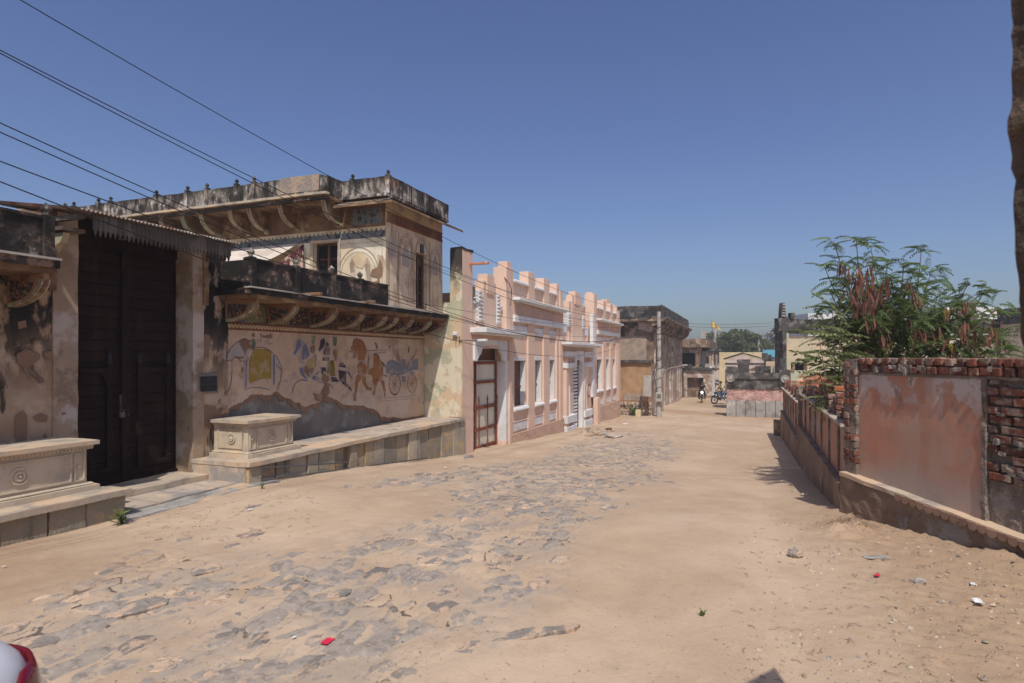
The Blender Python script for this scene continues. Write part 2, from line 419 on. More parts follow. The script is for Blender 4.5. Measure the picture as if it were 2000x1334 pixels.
dm('panel_pink', (.46, .225, .145), [((.42, .265, .195), dict(n=1.6, d=9, lo=.42, hi=.6, seed=3)), ((.50, .44, .40), dict(n=2.1, d=11, lo=.46, hi=.50, seed=22, z=(.85, 1.5), zj=.7)), ((.34, .25, .20), dict(n=5, d=10, lo=.56, hi=.62, seed=32, amt=.6)), ((.22, .17, .14), dict(n=2.6, d=9, s=(1, 1, .5), lo=.60, hi=.63, seed=42, z=(.9, 1.3), amt=.8)), ((.40, .21, .14), dict(n=2.4, s=V_ST, lo=.56, hi=.66, seed=13, amt=.6)), ((.40, .33, .28), dict(n=1.5, lo=.35, hi=.5, seed=7, z=(.7, .32), zj=.25, amt=.8))], bump=(30, .25, .01), mottle=.06)  # pale plaster patches high up also paint a lit area into the panel
dm('panel_pink2', (.50, .27, .18), [((.36, .20, .14), dict(n=1.4, lo=.42, hi=.6, seed=3)), ((.40, .30, .25), dict(n=2, lo=.5, hi=.6, seed=8))], bump=(30, .25, .01))
dm('base_mud', (.235, .165, .115), [((.30, .22, .16), dict(n=1.4, lo=.48, hi=.6, seed=3)), ((.30, .27, .24), dict(n=1.1, lo=.54, hi=.6, seed=7)), ((.13, .09, .065), dict(n=3, s=V_ST, lo=.58, hi=.66, seed=2))], bump=(10, .8, .05), bump2=(40, .4))
dm('rough_rock', (.10, .07, .05), [((.15, .10, .07), dict(n=4, lo=.5, hi=.62, seed=3)), ((.05, .04, .035), dict(n=2, lo=.5, hi=.62, seed=5))], bump=(16, 1, .06))
dm('rubble', (.42, .31, .225), [((.30, .25, .21), dict(n=3, lo=.5, hi=.6, seed=3))], bump=(20, .8, .03), var=.2)
dm('grey_rock', (.33, .29, .255), bump=(25, .7, .02), var=.2)
dm('ochre', (.44, .27, .15), [((.36, .21, .12), dict(n=1.0, lo=.48, hi=.6, seed=3)), ((.10, .07, .05), dict(n=1.7, s=V_ST, lo=.62, hi=.7, seed=6, z=(.2, 1.2)))], bump=(12, .4, .02))
dm('old_brown', (.22, .145, .095), [((.10, .075, .06), dict(n=1.5, lo=.46, hi=.6, seed=3, z=(1.2, 2.6))), ((.40, .29, .21), dict(n=1.8, lo=.52, hi=.6, seed=6)), ((.05, .04, .035), dict(n=1.4, s=V_ST, lo=.56, hi=.66, seed=8))], bump=(8, .5, .03))
dm('old_pale', (.42, .32, .25), [((.28, .19, .13), dict(n=.9, lo=.5, hi=.58, seed=3)), ((.56, .49, .44), dict(n=1.4, lo=.52, hi=.6, seed=6)), ((.08, .065, .055), dict(n=1.8, s=V_ST, lo=.58, hi=.68, seed=8, z=(.5, 2.2)))], bump=(8, .4, .03))
dm('black_stone', (.075, .068, .06), [((.17, .155, .135), dict(n=2.5, lo=.5, hi=.6, seed=3)), ((.03, .028, .026), dict(n=1.2, lo=.5, hi=.6, seed=5))], bump=(12, .6, .03))
dm('pink_stone', (.50, .30, .255), [((.36, .21, .17), dict(n=7, d=9, lo=.52, hi=.58, seed=3)), ((.56, .38, .33), dict(n=2, lo=.5, hi=.6, seed=6))], bump=(9, 1, .08))
dm('grey_plinth', (.33, .31, .28), [((.22, .20, .18), dict(n=1.5, lo=.5, hi=.6, seed=3)), ((.46, .40, .34), dict(n=2, lo=.56, hi=.62, seed=6))], bump=(12, .4, .02), var=.1)
dm('cream_green', (.50, .43, .30), [((.40, .41, .30), dict(n=.7, lo=.5, hi=.6, seed=3)), ((.60, .44, .30), dict(n=.9, lo=.52, hi=.6, seed=6)), ((.10, .09, .075), dict(n=1.1, s=V_ST, lo=.6, hi=.68, seed=8))], bump=(8, .3, .02))
dm('yellow_wall', (.60, .49, .30), bump=(10, .2, .01))
dm('blue_wall', (.16, .46, .58), bump=(10, .2, .01))
dm('pale_pink', (.56, .46, .40), [((.44, .33, .27), dict(n=1.2, lo=.5, hi=.6, seed=3))], bump=(10, .2, .01))
dm('concrete', (.40, .37, .33), [((.30, .27, .24), dict(n=3, lo=.5, hi=.6, seed=3))], bump=(20, .3, .01))
dm('black_rubber', (.02, .02, .02), rough=.7, bump=None, mottle=0)
dm('black_paint', (.015, .015, .017), rough=.3, bump=None, mottle=0, spec=.5)
dm('chrome', (.5, .5, .5), rough=.25, metal=1, bump=None, mottle=0)
dm('car_white', (.62, .63, .66), rough=.25, bump=None, mottle=0, spec=.6)
dm('lamp_red', (.13, .004, .01), rough=.12, bump=None, mottle=0, spec=.7)
dm('glass_dark', (.02, .025, .03), rough=.1, bump=None, mottle=0, spec=.6)
dm('headlight', (.9, .9, .8), rough=.2, bump=None, mottle=0, emit=((1, .93, .75), 6))
dm('cable', (.012, .012, .014), rough=.6, bump=None, mottle=0)
dm('skin', (.26, .13, .085), rough=.6, bump=None)
dm('hair', (.012, .010, .010), rough=.6, bump=None, mottle=0)
dm('cloth_black', (.02, .02, .025), bump=None)
dm('cloth_white', (.68, .64, .68), bump=None)
dm('cloth_yellow', (.52, .52, .34), bump=None)
dm('denim', (.12, .17, .27), bump=None)
dm('flag', (.80, .52, .03), bump=None, mottle=.05)
dm('plaque', (.010, .010, .012), rough=.35, bump=None, mottle=0, spec=.5)
dm('engraved', (.085, .082, .08), bump=None, mottle=0)
dm('leaf', (.15, .215, .06), [((.11, .175, .045), dict(n=3, lo=.45, hi=.6))], rough=.55, bump=None, var=.25, spec=.35)
dm('leaf_pale', (.24, .27, .12), [((.12, .16, .05), dict(n=3, lo=.45, hi=.6))], rough=.6, bump=None, var=.2)
dm('leaf_yellow', (.42, .33, .05), rough=.6, bump=None)
dm('pod', (.125, .05, .033), [((.18, .08, .045), dict(n=5, lo=.5, hi=.6))], rough=.6, bump=None, var=.3)
dm('bark', (.24, .19, .14), [((.13, .10, .08), dict(n=9, lo=.5, hi=.6))], bump=(40, .5, .01))
dm('far_leaf', (.11, .135, .055), [((.15, .17, .075), dict(n=1.6, lo=.5, hi=.6))], bump=None, var=.1)  # greyer, lighter green puts distance haze into the leaf colour
dm('far_leaf_brown', (.15, .125, .085), [((.10, .09, .06), dict(n=1.6, lo=.5, hi=.6))], bump=None)
dm('dry_twig', (.30, .22, .14), bump=None)
dm('white_cloth', (.62, .54, .47), [((.50, .42, .36), dict(n=2.5, lo=.5, hi=.6))], bump=None)
dm('striped_cloth', (.50, .36, .28), [((.10, .03, .035), dict(n=7, d=3, lo=.47, hi=.55, seed=3, s=(1, 1, .35)))], bump=None)
for k, c in dict(p_yellow=(.38, .25, .05), p_blue=(.15, .15, .195), p_dark=(.06, .03, .032), p_orange=(.31, .13, .045), p_grey=(.36, .31, .28), p_brown=(.22, .125, .08), p_line=(.14, .06, .05), p_green=(.13, .14, .10), p_ochre=(.31, .20, .035), p_pale=(.64, .58, .54), p_pink=(.32, .17, .13), p_steel=(.19, .185, .205)).items():
    dm(k, c, [(tuple(.55 * x + .45 * y for x, y in zip(c, (.46, .34, .27))), dict(n=5, d=9, lo=.5, hi=.6, seed=4)), ((.44, .33, .26), dict(n=11, d=9, lo=.62, hi=.66, seed=14))], bump=None, mottle=.1)

def leafy(k, w=.38):
    # thin leaves let part of the sunlight through
    nt = M[k].node_tree
    b = nt.nodes['Principled BSDF']
    out = nt.nodes['Material Output']
    t = nt.nodes.new('ShaderNodeBsdfTranslucent')
    mx = nt.nodes.new('ShaderNodeMixShader')
    mx.inputs[0].default_value = w
    if b.inputs['Base Color'].links: nt.links.new(b.inputs['Base Color'].links[0].from_socket, t.inputs['Color'])
    else: t.inputs['Color'].default_value = b.inputs['Base Color'].default_value
    nt.links.new(b.outputs[0], mx.inputs[1])
    nt.links.new(t.outputs[0], mx.inputs[2])
    nt.links.new(mx.outputs[0], out.inputs['Surface'])
for k in ('leaf', 'leaf_pale', 'leaf_yellow', 'far_leaf', 'far_leaf_brown'): leafy(k)
# ------------------------------------------------------------------ ground
rng = np.random.RandomState(3)
LAT = rng.rand(256, 256)
def vnoise(x, y):
    xi, yi = np.floor(x).astype(int), np.floor(y).astype(int)
    fx, fy = x - xi, y - yi
    fx, fy = fx * fx * (3 - 2 * fx), fy * fy * (3 - 2 * fy)
    g = lambda i, j: LAT[i & 255, j & 255]
    return (g(xi, yi) * (1 - fx) + g(xi + 1, yi) * fx) * (1 - fy) + (g(xi, yi + 1) * (1 - fx) + g(xi + 1, yi + 1) * fx) * fy
def fbm(x, y, o=5, gain=.5):
    s, a, t = 0, 1., 0
    for k in range(o):
        s = s + a * (vnoise(x * 2 ** k + 17 * k, y * 2 ** k + 31 * k) - .5)
        t += a
        a *= gain
    return s / t
def spaced(segs):
    out = [segs[0][0]]
    for a, b, d0, d1 in segs:
        x = a
        while x < b - 1e-6:
            f = (x - a) / (b - a)
            x = min(b, x + d0 + (d1 - d0) * f)
            out.append(x)
    return np.array(out)
us = spaced([(-300, -60, 60, 40), (-60, -3, 9, 1), (-3, .5, .6, .12), (.5, 5, .024, .026), (5, 11, .028, .06), (11, 25, .08, .22), (25, 60, .25, .7), (60, 120, 1, 6), (120, 300, 10, 60)])
vs_ = spaced([(-300, -60, 60, 40), (-60, -8, 10, 1.5), (-8, -4.5, .5, .2), (-4.5, -2.4, .12, .05), (-2.4, 1.2, .036, .036), (1.2, 5.6, .022, .022), (5.6, 6.4, .036, .036), (6.4, 7.4, .07, .12), (7.4, 12, .5, 1), (12, 60, 2, 12), (60, 300, 40, 60)])
GU, GV = np.meshgrid(us, vs_, indexing='ij')
wb = Frame(3.98, 7.25, math.radians(-81.5))     # frame of the wall bending away at the near right
def relief(u, v):
    near = np.clip(1.6 - np.abs(u) / 40, .25, 1.) * (np.abs(v) < 60)
    n = fbm(u * .45, v * .7, 3) * .10 + fbm(u * 1.7 + 5, v * 3.1, 4) * .035 + fbm(u * 9 + 3, v * 12, 4) * .014
    road = np.exp(-((v - .35) / 1.5) ** 2)
    n = n * (1 - .55 * road) - .03 * road
    n = n - .018 * np.exp(-((v - .9) / .22) ** 2) - .018 * np.exp(-((v + .25) / .2) ** 2)
    # spoil heaped along the foot of the right-hand walls
    x, y = ST.w(u, v)[:2]
    a, b = wb.inv(x, y)
    foot = np.exp(-np.clip(-b, 0, 9) / .33) * (a > -.1) * np.clip((a - .3) / 2., 0, 1)
    n = n + foot * (.05 + .16 * fbm(u * 2.4, v * 2.4, 4))
    foot2 = np.exp(-np.clip(v + 1.05, 0, 9) / .22) * (u > 8.2) * (u < 22)
    n = n + foot2 * (.05 + .08 * fbm(u * 2, v * 2, 4))
    hu, hv, _ = on_g(1660, 1042)
    n = n + .09 * np.exp(-((u - hu) ** 2 + (v - hv) ** 2) / .05) * (1 + 3 * fbm(u * 11, v * 11, 4))
    dz_ = np.clip((-.45 - v) / .5, 0, 1) * (u < 9)
    n = n + np.clip(fbm(u * 5.5, v * 5.5, 4) - .14, 0, 1) * .16 * dz_ + np.clip(np.abs(fbm(u * 13, v * 13, 3)) - .05, 0, 1) * .07 * dz_ + np.clip(fbm(u * 24 + 7, v * 24, 2) - .18, 0, 1) * .10 * dz_
    pu, pv, _ = on_g(1215, 852)
    n = n + .16 * np.exp(-((u - pu) ** 2 / 1.2 + (v - pv) ** 2 / .5))
    return n * near
def zgr(u, v): return zg(u, v) + float(relief(np.float64(u), np.float64(v)))
def paved(u, v):
    p = np.clip((v - 1.3 + 1.2 * fbm(u * .8, v * .8, 3)) / .6, 0, 1) * np.clip((5.3 + 1.5 * fbm(u * .5, v * .5, 3) - v) / .8, 0, 1) * np.clip((27 - u) / 8, 0, 1)
    return np.clip(p * np.clip(1.3 - 1.9 * np.exp(-((u - 5.6) ** 2 / 3 + (v - 4.2) ** 2 / .9)), 0, 1), 0, 1)
def plates(u, v):
    # irregular worn flags: distance to the nearest and second nearest of jittered points
    a, b = u / .27 + fbm(u * 3, v * 3, 3) * .9, v / .18 + fbm(u * 3 + 40, v * 3, 3) * .9
    ia, ib = np.floor(a).astype(int), np.floor(b).astype(int)
    f1 = np.full(a.shape, 9.); f2 = np.full(a.shape, 9.); hid = np.zeros(a.shape)
    for da in (-1, 0, 1):
        for db in (-1, 0, 1):
            x, y = ia + da, ib + db
            px_ = x + .1 + .8 * LAT[(x * 7) & 255, (y * 13) & 255]; py_ = y + .1 + .8 * LAT[(x * 11 + 90) & 255, (y * 5 + 31) & 255]
            d = np.hypot(a - px_, b - py_)
            h = LAT[(x * 3 + 17) & 255, (y * 19 + 3) & 255]
            nearer = d < f1
            f2 = np.where(nearer, f1, np.minimum(f2, d)); hid = np.where(nearer, h, hid); f1 = np.where(nearer, d, f1)
    return f2 - f1, hid
base_rel = relief(GU, GV)
m_ = (GU > -1) & (GU < 30) & (GV > 0) & (GV < 7)
edge_, hid_ = np.zeros_like(GU), np.zeros_like(GU)
edge_[m_], hid_[m_] = plates(GU[m_], GV[m_])
pmask = paved(GU, GV) * m_
rag = fbm(GU * 14, GV * 20, 4)
plate_z = (hid_ - .49) * .030 + rag * .024 - .022 * np.exp(-np.clip(edge_, 0, 5) / .10)
sand_z = fbm(GU * 1.3 + 9, GV * 2.1, 4) * .022 + fbm(GU * 8, GV * 11, 3) * .006
pl_z = np.where(pmask > .02, plate_z - (1 - pmask) * .03, -9)
brown_m = np.clip((GV - 4.3) / .8, 0, 1) * np.clip((4.6 - GU) / 1.2, 0, 1) + np.clip((-.25 - GV) / .8, 0, 1) * (GU < 14)
stone_m = np.clip(.5 + (pl_z - sand_z) / .026, 0, 1)
crack_m = np.clip(1 - edge_ / .22, 0, 1) * np.clip((pmask - .4) * 3, 0, 1) * np.clip(fbm(GU * 2.5, GV * 2.5, 3) * 8 + .2, 0, 1)
up = np.maximum(pl_z, sand_z) * np.clip(pmask * 4, 0, 1) - crack_m * .012
GZ = np.interp(GU, GZ_U, GZ_Z) + base_rel + up
nu, nv = GU.shape
wx = CU * GU - SU * GV
wy = SU * GU + CU * GV
co = np.stack([wx, wy, GZ], -1).reshape(-1, 3)
ii, jj = np.meshgrid(np.arange(nu - 1), np.arange(nv - 1), indexing='ij')
q = np.stack([ii * nv + jj, (ii + 1) * nv + jj, (ii + 1) * nv + jj + 1, ii * nv + jj + 1], -1).reshape(-1, 4)
gm_ = bpy.data.meshes.new('sandy_ground')
gm_.vertices.add(len(co)); gm_.vertices.foreach_set('co', co.ravel())
gm_.loops.add(q.size); gm_.loops.foreach_set('vertex_index', q.ravel())
gm_.polygons.add(len(q)); gm_.polygons.foreach_set('loop_start', np.arange(0, q.size, 4)); gm_.polygons.foreach_set('loop_total', np.full(len(q), 4))
gm_.update(calc_edges=True)
gm_.polygons.foreach_set('use_smooth', [True] * len(q))
pave = np.clip((GV - 1.3 + 1.2 * fbm(GU * .8, GV * .8, 3)) / .6, 0, 1) * np.clip((5.3 + 1.5 * fbm(GU * .5, GV * .5, 3) - GV) / .8, 0, 1) * np.clip((27 - GU) / 8, 0, 1)
pave *= np.clip(1.3 - 1.9 * np.exp(-((GU - 5.6) ** 2 / 3 + (GV - 4.2) ** 2 / .9)), 0, 1)
damp = np.exp(-((GU - 37 - .6 * (GV - 3)) / 2.2) ** 2) * (GV < 6) + np.exp(-((GU - 50) / 4) ** 2 - ((GV - 3.6) / .9) ** 2)
for nm, arr in (('pave', pave), ('damp', damp), ('stone', stone_m), ('crack', crack_m), ('brown', brown_m)):
    at_ = gm_.attributes.new(nm, 'FLOAT', 'POINT')
    at_.data.foreach_set('value', np.clip(arr, 0, 1).ravel().astype(np.float32))
gm_.materials.append(M['sand'])
ground = bpy.data.objects.new('sandy_ground', gm_)
COL.objects.link(ground)
setp(ground, 'sandy unpaved street with worn grey stones showing through', kind='structure')

# worn paving stones, half buried in the sand
pv = Thing('stone_paving', None, None, (0, 0, 0), kind='structure')
def stone_mesh(a, b, n=8, rseed=0, thick=.07, dome=.012):
    rs = random.Random(rseed)
    rad = [rs.uniform(.62, 1.15) for _ in range(n)]
    vs = []
    for f, z in ((1., -thick), (1., 0), (.9, dome * .6), (.5, dome)):
        for k in range(n):
            t = 2 * math.pi * k / n
            vs.append((a * f * rad[k] * math.cos(t), b * f * rad[k] * math.sin(t), z + (rs.uniform(-.006, .006) if z >= 0 else 0)))
    fs = [(i * n + k, i * n + (k + 1) % n, (i + 1) * n + (k + 1) % n, (i + 1) * n + k) for i in range(3) for k in range(n)]
    fs.append(tuple(range(3 * n, 4 * n)))
    mb = MB(); mb.add(vs, fs)
    me = mb.mesh('paving_stone', rough=.014, rs=8)
    me.materials.append(M['paver'])
    return me
sm = [stone_mesh(.20 * rr(.6, 1.25), .14 * rr(.6, 1.1), random.choice((8, 9, 11)), i) for i in range(24)]
cells = []
u = .9
while u < 17:
    stp = .37 + .012 * u
    v = 1.2
    while v < 5.4:
        a, b = u + rr(-.1, .1), v + rr(-.1, .1)
        k = int(np.argmin(np.abs(us - a))); l = int(np.argmin(np.abs(vs_ - b)))
        p = pave[k, l]
        if R() < p * .8: cells.append((a, b, stp))
        v += stp * .95
    u += stp
cells.sort(key=lambda c: c[0] ** 2 + c[1] ** 2)
for a, b, stp in cells[12:230]:
    x, y = ST.w(a, b)[:2]
    s = rr(.65, 1.2) * stp / .37
    pv.piece('paving_stone', random.choice(sm), (a, b, zgr(a, b) + rr(-.014, .004)), (rr(-.03, .03), rr(-.03, .03), rr(-.6, .6) - .35), (s, s * rr(.6, 1), 1))

# ------------------------------------------------------------------ shared ornaments
def finial(th, a, b, z, s=1., m='mould_parapet', name='finial'):
    MB().lathe(a, b, [(.035 * s, z), (.05 * s, z + .015 * s), (.03 * s, z + .03 * s), (.055 * s, z + .055 * s), (.068 * s, z + .09 * s), (.055 * s, z + .125 * s), (.02 * s, z + .15 * s), (.004, z + .17 * s)], 8).part(name, M[m], th, smooth=True)
def spandrel_bracket(th, u, vw, vo, zt, zb, w=.055, axis='u', sgn=1, style='painted'):
    d = vw - vo
    n = 9
    c = [(vw - .03 - (d - .03) * math.sin(t * math.pi / 2), zb + (zt - .06 - zb) * (1 - math.cos(t * math.pi / 2)) ** .9) for t in [i / n for i in range(n + 1)]]
    pts = [(vw, zt), (vw, zb)] + c + [(vo, zt)]
    bm_ = 'spandrel' if style == 'painted' else 'old_brown'
    o = MB().prism(pts, axis, u - w / 2, u + w / 2).part('bracket', M[bm_], th)
    if style == 'painted':
        # pale moulded rim and dark painted infill, slightly proud of the bracket cheek
        rim = [(p[0], p[1]) for p in c]
        inn = [(vw - (vw - p[0]) * .89, zt - (zt - p[1]) * .89) for p in c]
        m = MB()
        m.prism(rim + inn[::-1], axis, u - w / 2 - .012, u + w / 2 + .012)
        m.part('rim', M['bracket_edge'], th, parent=o)
        i2 = [(vw - .04 - (vw - p[0]) * .66, zt - .05 - (zt - p[1]) * .66) for p in c]
        m = MB()
        m.prism([(vw - .04, zt - .05)] + i2, axis, u - w / 2 - .006, u + w / 2 + .006)
        m.part('painted_panel', M['spandrel_dark'], th, parent=o)
    return o

# ------------------------------------------------------------------ old painted house with the gate (left)
VW, VB, VP_, ZP, ZS, ZT = 7.30, 6.75, 6.30, .28, 2.72, 3.12
house = Thing('painted_house', 'old two-storey plastered house with faded murals, dark timber gate and mouldering balconies', 'house', (5.5, 7.3, 0))
H = house
# walls
MB().wall('v', VW, VW + .5, 1.2, 4.50, -.2, 2.6, step=.3).part('wall', M['plaster_left'], H, rough=.012)
MB().wall('v', VW + .002, VW + .5, 6.40, 6.98, -.2, 2.6, step=.25).part('wall', M['plaster_left'], H, rough=.012)
for a0, a1 in ((4.50, 4.77), (6.34, 6.52)):
    MB().wall('v', VW - .02, VW + .5, a0, a1, 0, 3.35, step=.15).part('gate_jamb', M['plaster_jamb'], H, rough=.014)
MB().box(4.44, 4.52, VW - .05, VW + .2, 2.45, 3.35, .1).part('pilaster', M['soffit'], H, rough=.01)
MB().box(6.5, 6.58, VW - .05, VW + .2, 2.45, 3.35, .1).part('pilaster', M['soffit'], H, rough=.01)
MB().box(4.2, 4.5, VW + .02, VW + .5, 2.6, 3.30, .3).part('gate_head', M['old_brown'], H, rough=.01)
MB().box(6.58, 6.95, VW + .02, VW + .5, 2.6, 3.20, .3).part('gate_head', M['plaster_left'], H, rough=.01)
MB().box(6.98, 12.9, VW + .03, VW + .5, ZP - .4, 2.72, .3).part('wall', M['cement'], H, rough=.012, rs=2)
MB().box(6.98, 12.9, VW + .2, 16, -1, 2.6).part('inner_block', M['old_brown'], H)
MB().box(1.2, 4.6, VW + .3, 16, -1, 2.6).part('inner_block', M['old_brown'], H)
MB().box(6.95, 12.9, VB + .05, 16.2, 2.64, 2.77).part('terrace', M['coping'], H)
MB().box(1.2, 4.18, VB + .05, 16.2, 2.64, 2.77).part('terrace', M['coping'], H)
MB().box(4.18, 6.95, VW + .45, 16.2, 2.9, 3.3).part('terrace', M['dark'], H)  # black block stands in for the deep shade of the recess above the gate
MB().box(-2, 4.2, 10.2, 13, 2.7, 3.75, .4).part('rear_parapet', M['mould_parapet'], H, rough=.02)
# balconies: slab with a drip moulding, parapet, posts with ball finials, painted brackets
def balcony(u0, u1, ends, posts, brackets, hi):
    MB().box(u0 - .08, u1, VB - .10, VW + .1, ZS - .10, ZS - .02, .15).part('balcony_slab', M['mould_balcony'], H, rough=.006)
    MB().box(u0 - .03, u1, VB - .05, VW + .1, ZS - .16, ZS - .098, .15).part('moulding', M['soffit'], H, rough=.005)
    MB().box(u0 - .1, u1, VB - .125, VB + .02, ZS - .022, ZS + .0, 0).part('drip_edge', M['concrete'], H)
    MB().box(u0 + (0 if 'l' in ends else 0), u1 if 'r' in ends else hi, VB, VB + .09, ZS, ZT, .12).part('parapet', M['mould_balcony'], H, rough=.008)
    MB().box(u0 - .01, u1 if 'r' in ends else hi, VB - .02, VB + .11, ZT, ZT + .03, .15).part('parapet_cap', M['mould_balcony'], H, rough=.006)
    for e, ue in (('l', u0), ('r', u1 - .09)):
        if e in ends:
            MB().box(ue, ue + .09, VB + .09, VW, ZS, ZT - .002, .12).part('parapet', M['mould_balcony'], H, rough=.006)
    for p in posts:
        MB().box(p - .055, p + .055, VB - .03, VB + .1, ZS + .002, ZT + .045).part('parapet_post', M['mould_balcony'], H, bevel=.008)
        finial(H, p, VB + .035, ZT + .045, .8)
    for b in brackets:
        spandrel_bracket(H, b, VW, VB - .04, ZS - .16, 2.23)
bl = [on_v(x, 600, VB)[0] for x in (655, 708, 752, 774, 804, 839, 866)]
balcony(6.84, 12.88, 'l', [6.9] + [on_v(x, 500, VB)[0] for x in (581, 651, 706)], [6.95, 7.80] + bl, 10.46)
balcony(1.0, 4.18, 'r', [4.12, 2.6], [4.08, 3.25, 2.4], 4.18)
MB().tube([(3.2, VB - .13, ZS + .03), (3.55, VB - .22, ZS + .02)], .035, 8).part('rain_spout', M['rust'], H)
for x in (598, 705):
    a = on_v(x, 590, VB)[0]
    MB().box(a - .04, a + .04, VB - .30, VB, ZS - .02, ZS + .03).part('rain_spout', M['soffit'], H, bevel=.006)
# painted panels on the wall between the brackets and the scalloped border below them
bp = [6.98, 7.80] + bl
for i in range(len(bp) - 1):
    a0, a1 = bp[i] + .06, bp[i + 1] - .06
    if a1 - a0 < .2: continue
    mid = (a0 + a1) / 2
    for j, (c0, c1) in enumerate(((a0, mid - .02), (mid + .02, a1))):
        MB().box(c0, c1, VW + .004, VW + .04, 2.25, ZS - .18).part('painted_panel', M[('panel_blue' if i == 0 and j == 0 else 'panel_green' if (i + j) % 3 == 1 else 'spandrel_dark')], H)
MB().box(6.98, 12.88, VW + .012, VW + .05, 2.22, ZS - .10, .4).part('frieze_ground', M['soffit'], H)
MB().box(6.99, 12.88, VW - .012, VW + .05, 2.205, 2.235).part('border', M['line_brown'], H)
MB().box(6.99, 12.88, VW - .010, VW + .05, 2.12, 2.135).part('border', M['line_brown'], H)
sc_ = MB()
k = 7.0
while k < 12.85:
    sc_.prism([(k + .03 * math.cos(t), 2.205 - .055 * math.sin(t)) for t in [math.pi * i / 6 for i in range(7)]] + [(k - .018 * math.cos(t), 2.205 - .036 * math.sin(t)) for t in [math.pi * i / 6 for i in range(7)]], 'v', VW - .012, VW + .03)
    k += .072
sc_.part('scalloped_border', M['line_cream'], H, kind='stuff')
MB().box(6.99, 12.88, VW - .004, VW + .05, 2.134, 2.207).part('border_ground', M['line_red'], H)

# mural plaster: a real coat with a broken lower edge over mud and cement
def mz4(x, y): return on_v(380 + x / 3.704, 600 + y / 3.704, VW)
edge = [(205, 750), (240, 745), (262, 722), (300, 700), (335, 690), (380, 660), (400, 635), (450, 628), (500, 632), (545, 640), (590, 605), (612, 622), (650, 652), (700, 668), (725, 690), (760, 692), (790, 720), (830, 712), (860, 700), (900, 690), (930, 655), (960, 640), (1000, 660), (1050, 682), (1080, 710), (1120, 708), (1180, 712), (1230, 715), (1262, 730), (1300, 738), (1330, 762), (1360, 797), (1400, 795), (1450, 798), (1520, 802), (1640, 790)]
ep = []
for (x0, y0), (x1, y1) in zip(edge[:-1], edge[1:]):
    for k in range(4):
        f = k / 4
        ep.append(mz4(x0 + (x1 - x0) * f, y0 + (y1 - y0) * f + rr(-5, 5)))
ep = [(6.985, ep[0][1])] + ep + [(12.88, ep[-1][1])]
MB().prism([(6.985, 2.125)] + [(a, max(z, ZP - .05)) for a, z in ep] + [(12.88, 2.125)], 'v', VW, VW + .05).part('mural_plaster', M['mural_plaster'], H)
mp = [(a, z - .02 - .07 * abs(math.sin(i * .31)) - rr(0, .03)) for i, (a, z) in enumerate(ep)]
MB().prism([(a, z + .1) for a, z in ep] + mp[::-1], 'v', VW + .014, VW + .06).part('mud_render', M['mud'], H)
# recess end wall, facing up the street
MB().wall('u', 12.9, 13.02, 6.32, VW + .6, ZP - .5, 3.0, step=.2).part('end_wall', M['green_wash'], H, rough=.010)

# ---- the mural, painted flat on the plaster
def mural(zf, name, polys=(), strokes=(), col='p_line', off=.003):
    for p in polys:
        q = [zf(*c) for c in p]
        MB().poly([(a, VW - off, z) for a, z in q]).part(name, M[col], H, parent=MUR, loose=True)
        ol = {'p_blue': 'p_pale', 'p_dark': 'p_pale', 'p_steel': 'p_pale', 'p_orange': 'p_line', 'p_ochre': 'p_brown'}.get(col)
        if ol: strokes = list(strokes) + [(list(p) + [p[0]], .007, ol)]
    if not strokes: return
    m = MB()
    for s_, wd, *oc_ in strokes:
        if name != 'painted_wheel': m = MB()
        q = [Vector(zf(*c)) for c in s_]
        L_, R_ = [], []
        for i, c in enumerate(q):
            d = (q[min(i + 1, len(q) - 1)] - q[max(i - 1, 0)]).normalized()
            n_ = Vector((-d.y, d.x)) * wd / 2
            L_.append(c + n_); R_.append(c - n_)
        for i in range(len(q) - 1):
            m.poly([(c.x, VW - off - (.0015 if oc_ else 0), c.y) for c in (L_[i], L_[i + 1], R_[i + 1], R_[i])])
        if name != 'painted_wheel': m.part('painted_stroke', M[oc_[0] if oc_ else col], H, parent=MUR, loose=True)
    if name == 'painted_wheel': m.part('painted_wheel', M[col], H, parent=MUR, loose=True)
MUR = [o for o in H.o.children if o.name.startswith('mural_plaster')][0]
za = lambda x, y: on_v(420 + x / 8.333, 640 + y / 8.333, VW)
zb_ = lambda x, y: on_v(630 + x / 8.333, 640 + y / 8.333, VW)
mural(za, 'painted_elephant', [[(190, 540), (200, 430), (260, 320), (360, 235), (470, 175), (530, 200), (570, 300), (560, 400), (480, 480), (400, 560), (380, 470), (280, 520)], [(975, 470), (1040, 560), (1085, 700), (1060, 730), (985, 620)]], col='p_grey')
mural(za, 'painted_elephant_outline', [[(300, 470), (330, 455), (400, 480), (470, 455), (460, 490), (400, 510), (330, 490)], [(425, 640), (465, 640), (460, 700), (425, 750)]],
      [([(190, 545), (200, 430), (260, 320), (360, 235), (480, 172), (540, 210), (575, 310)], .012), ([(190, 545), (280, 520), (330, 470)], .01), ([(272, 530), (275, 700), (262, 860), (230, 1000), (180, 1060)], .014),
       ([(640, 325), (760, 312), (880, 365), (1000, 470), (1070, 610), (1095, 720)], .011), ([(1080, 720), (1062, 860), (1005, 1010)], .015), ([(380, 470), (400, 540), (480, 550)], .012), ([(990, 600), (1080, 690)], .012)], 'p_line', .0045)
mural(za, 'painted_headdress', [[(400, 225), (470, 175), (520, 200), (560, 290), (575, 330), (520, 360), (480, 430), (440, 320)], [(590, 90), (640, 90), (645, 150), (600, 150)], [(720, 85), (800, 130), (930, 90), (930, 170), (880, 180), (820, 165), (740, 160)]], col='p_brown', off=.006)
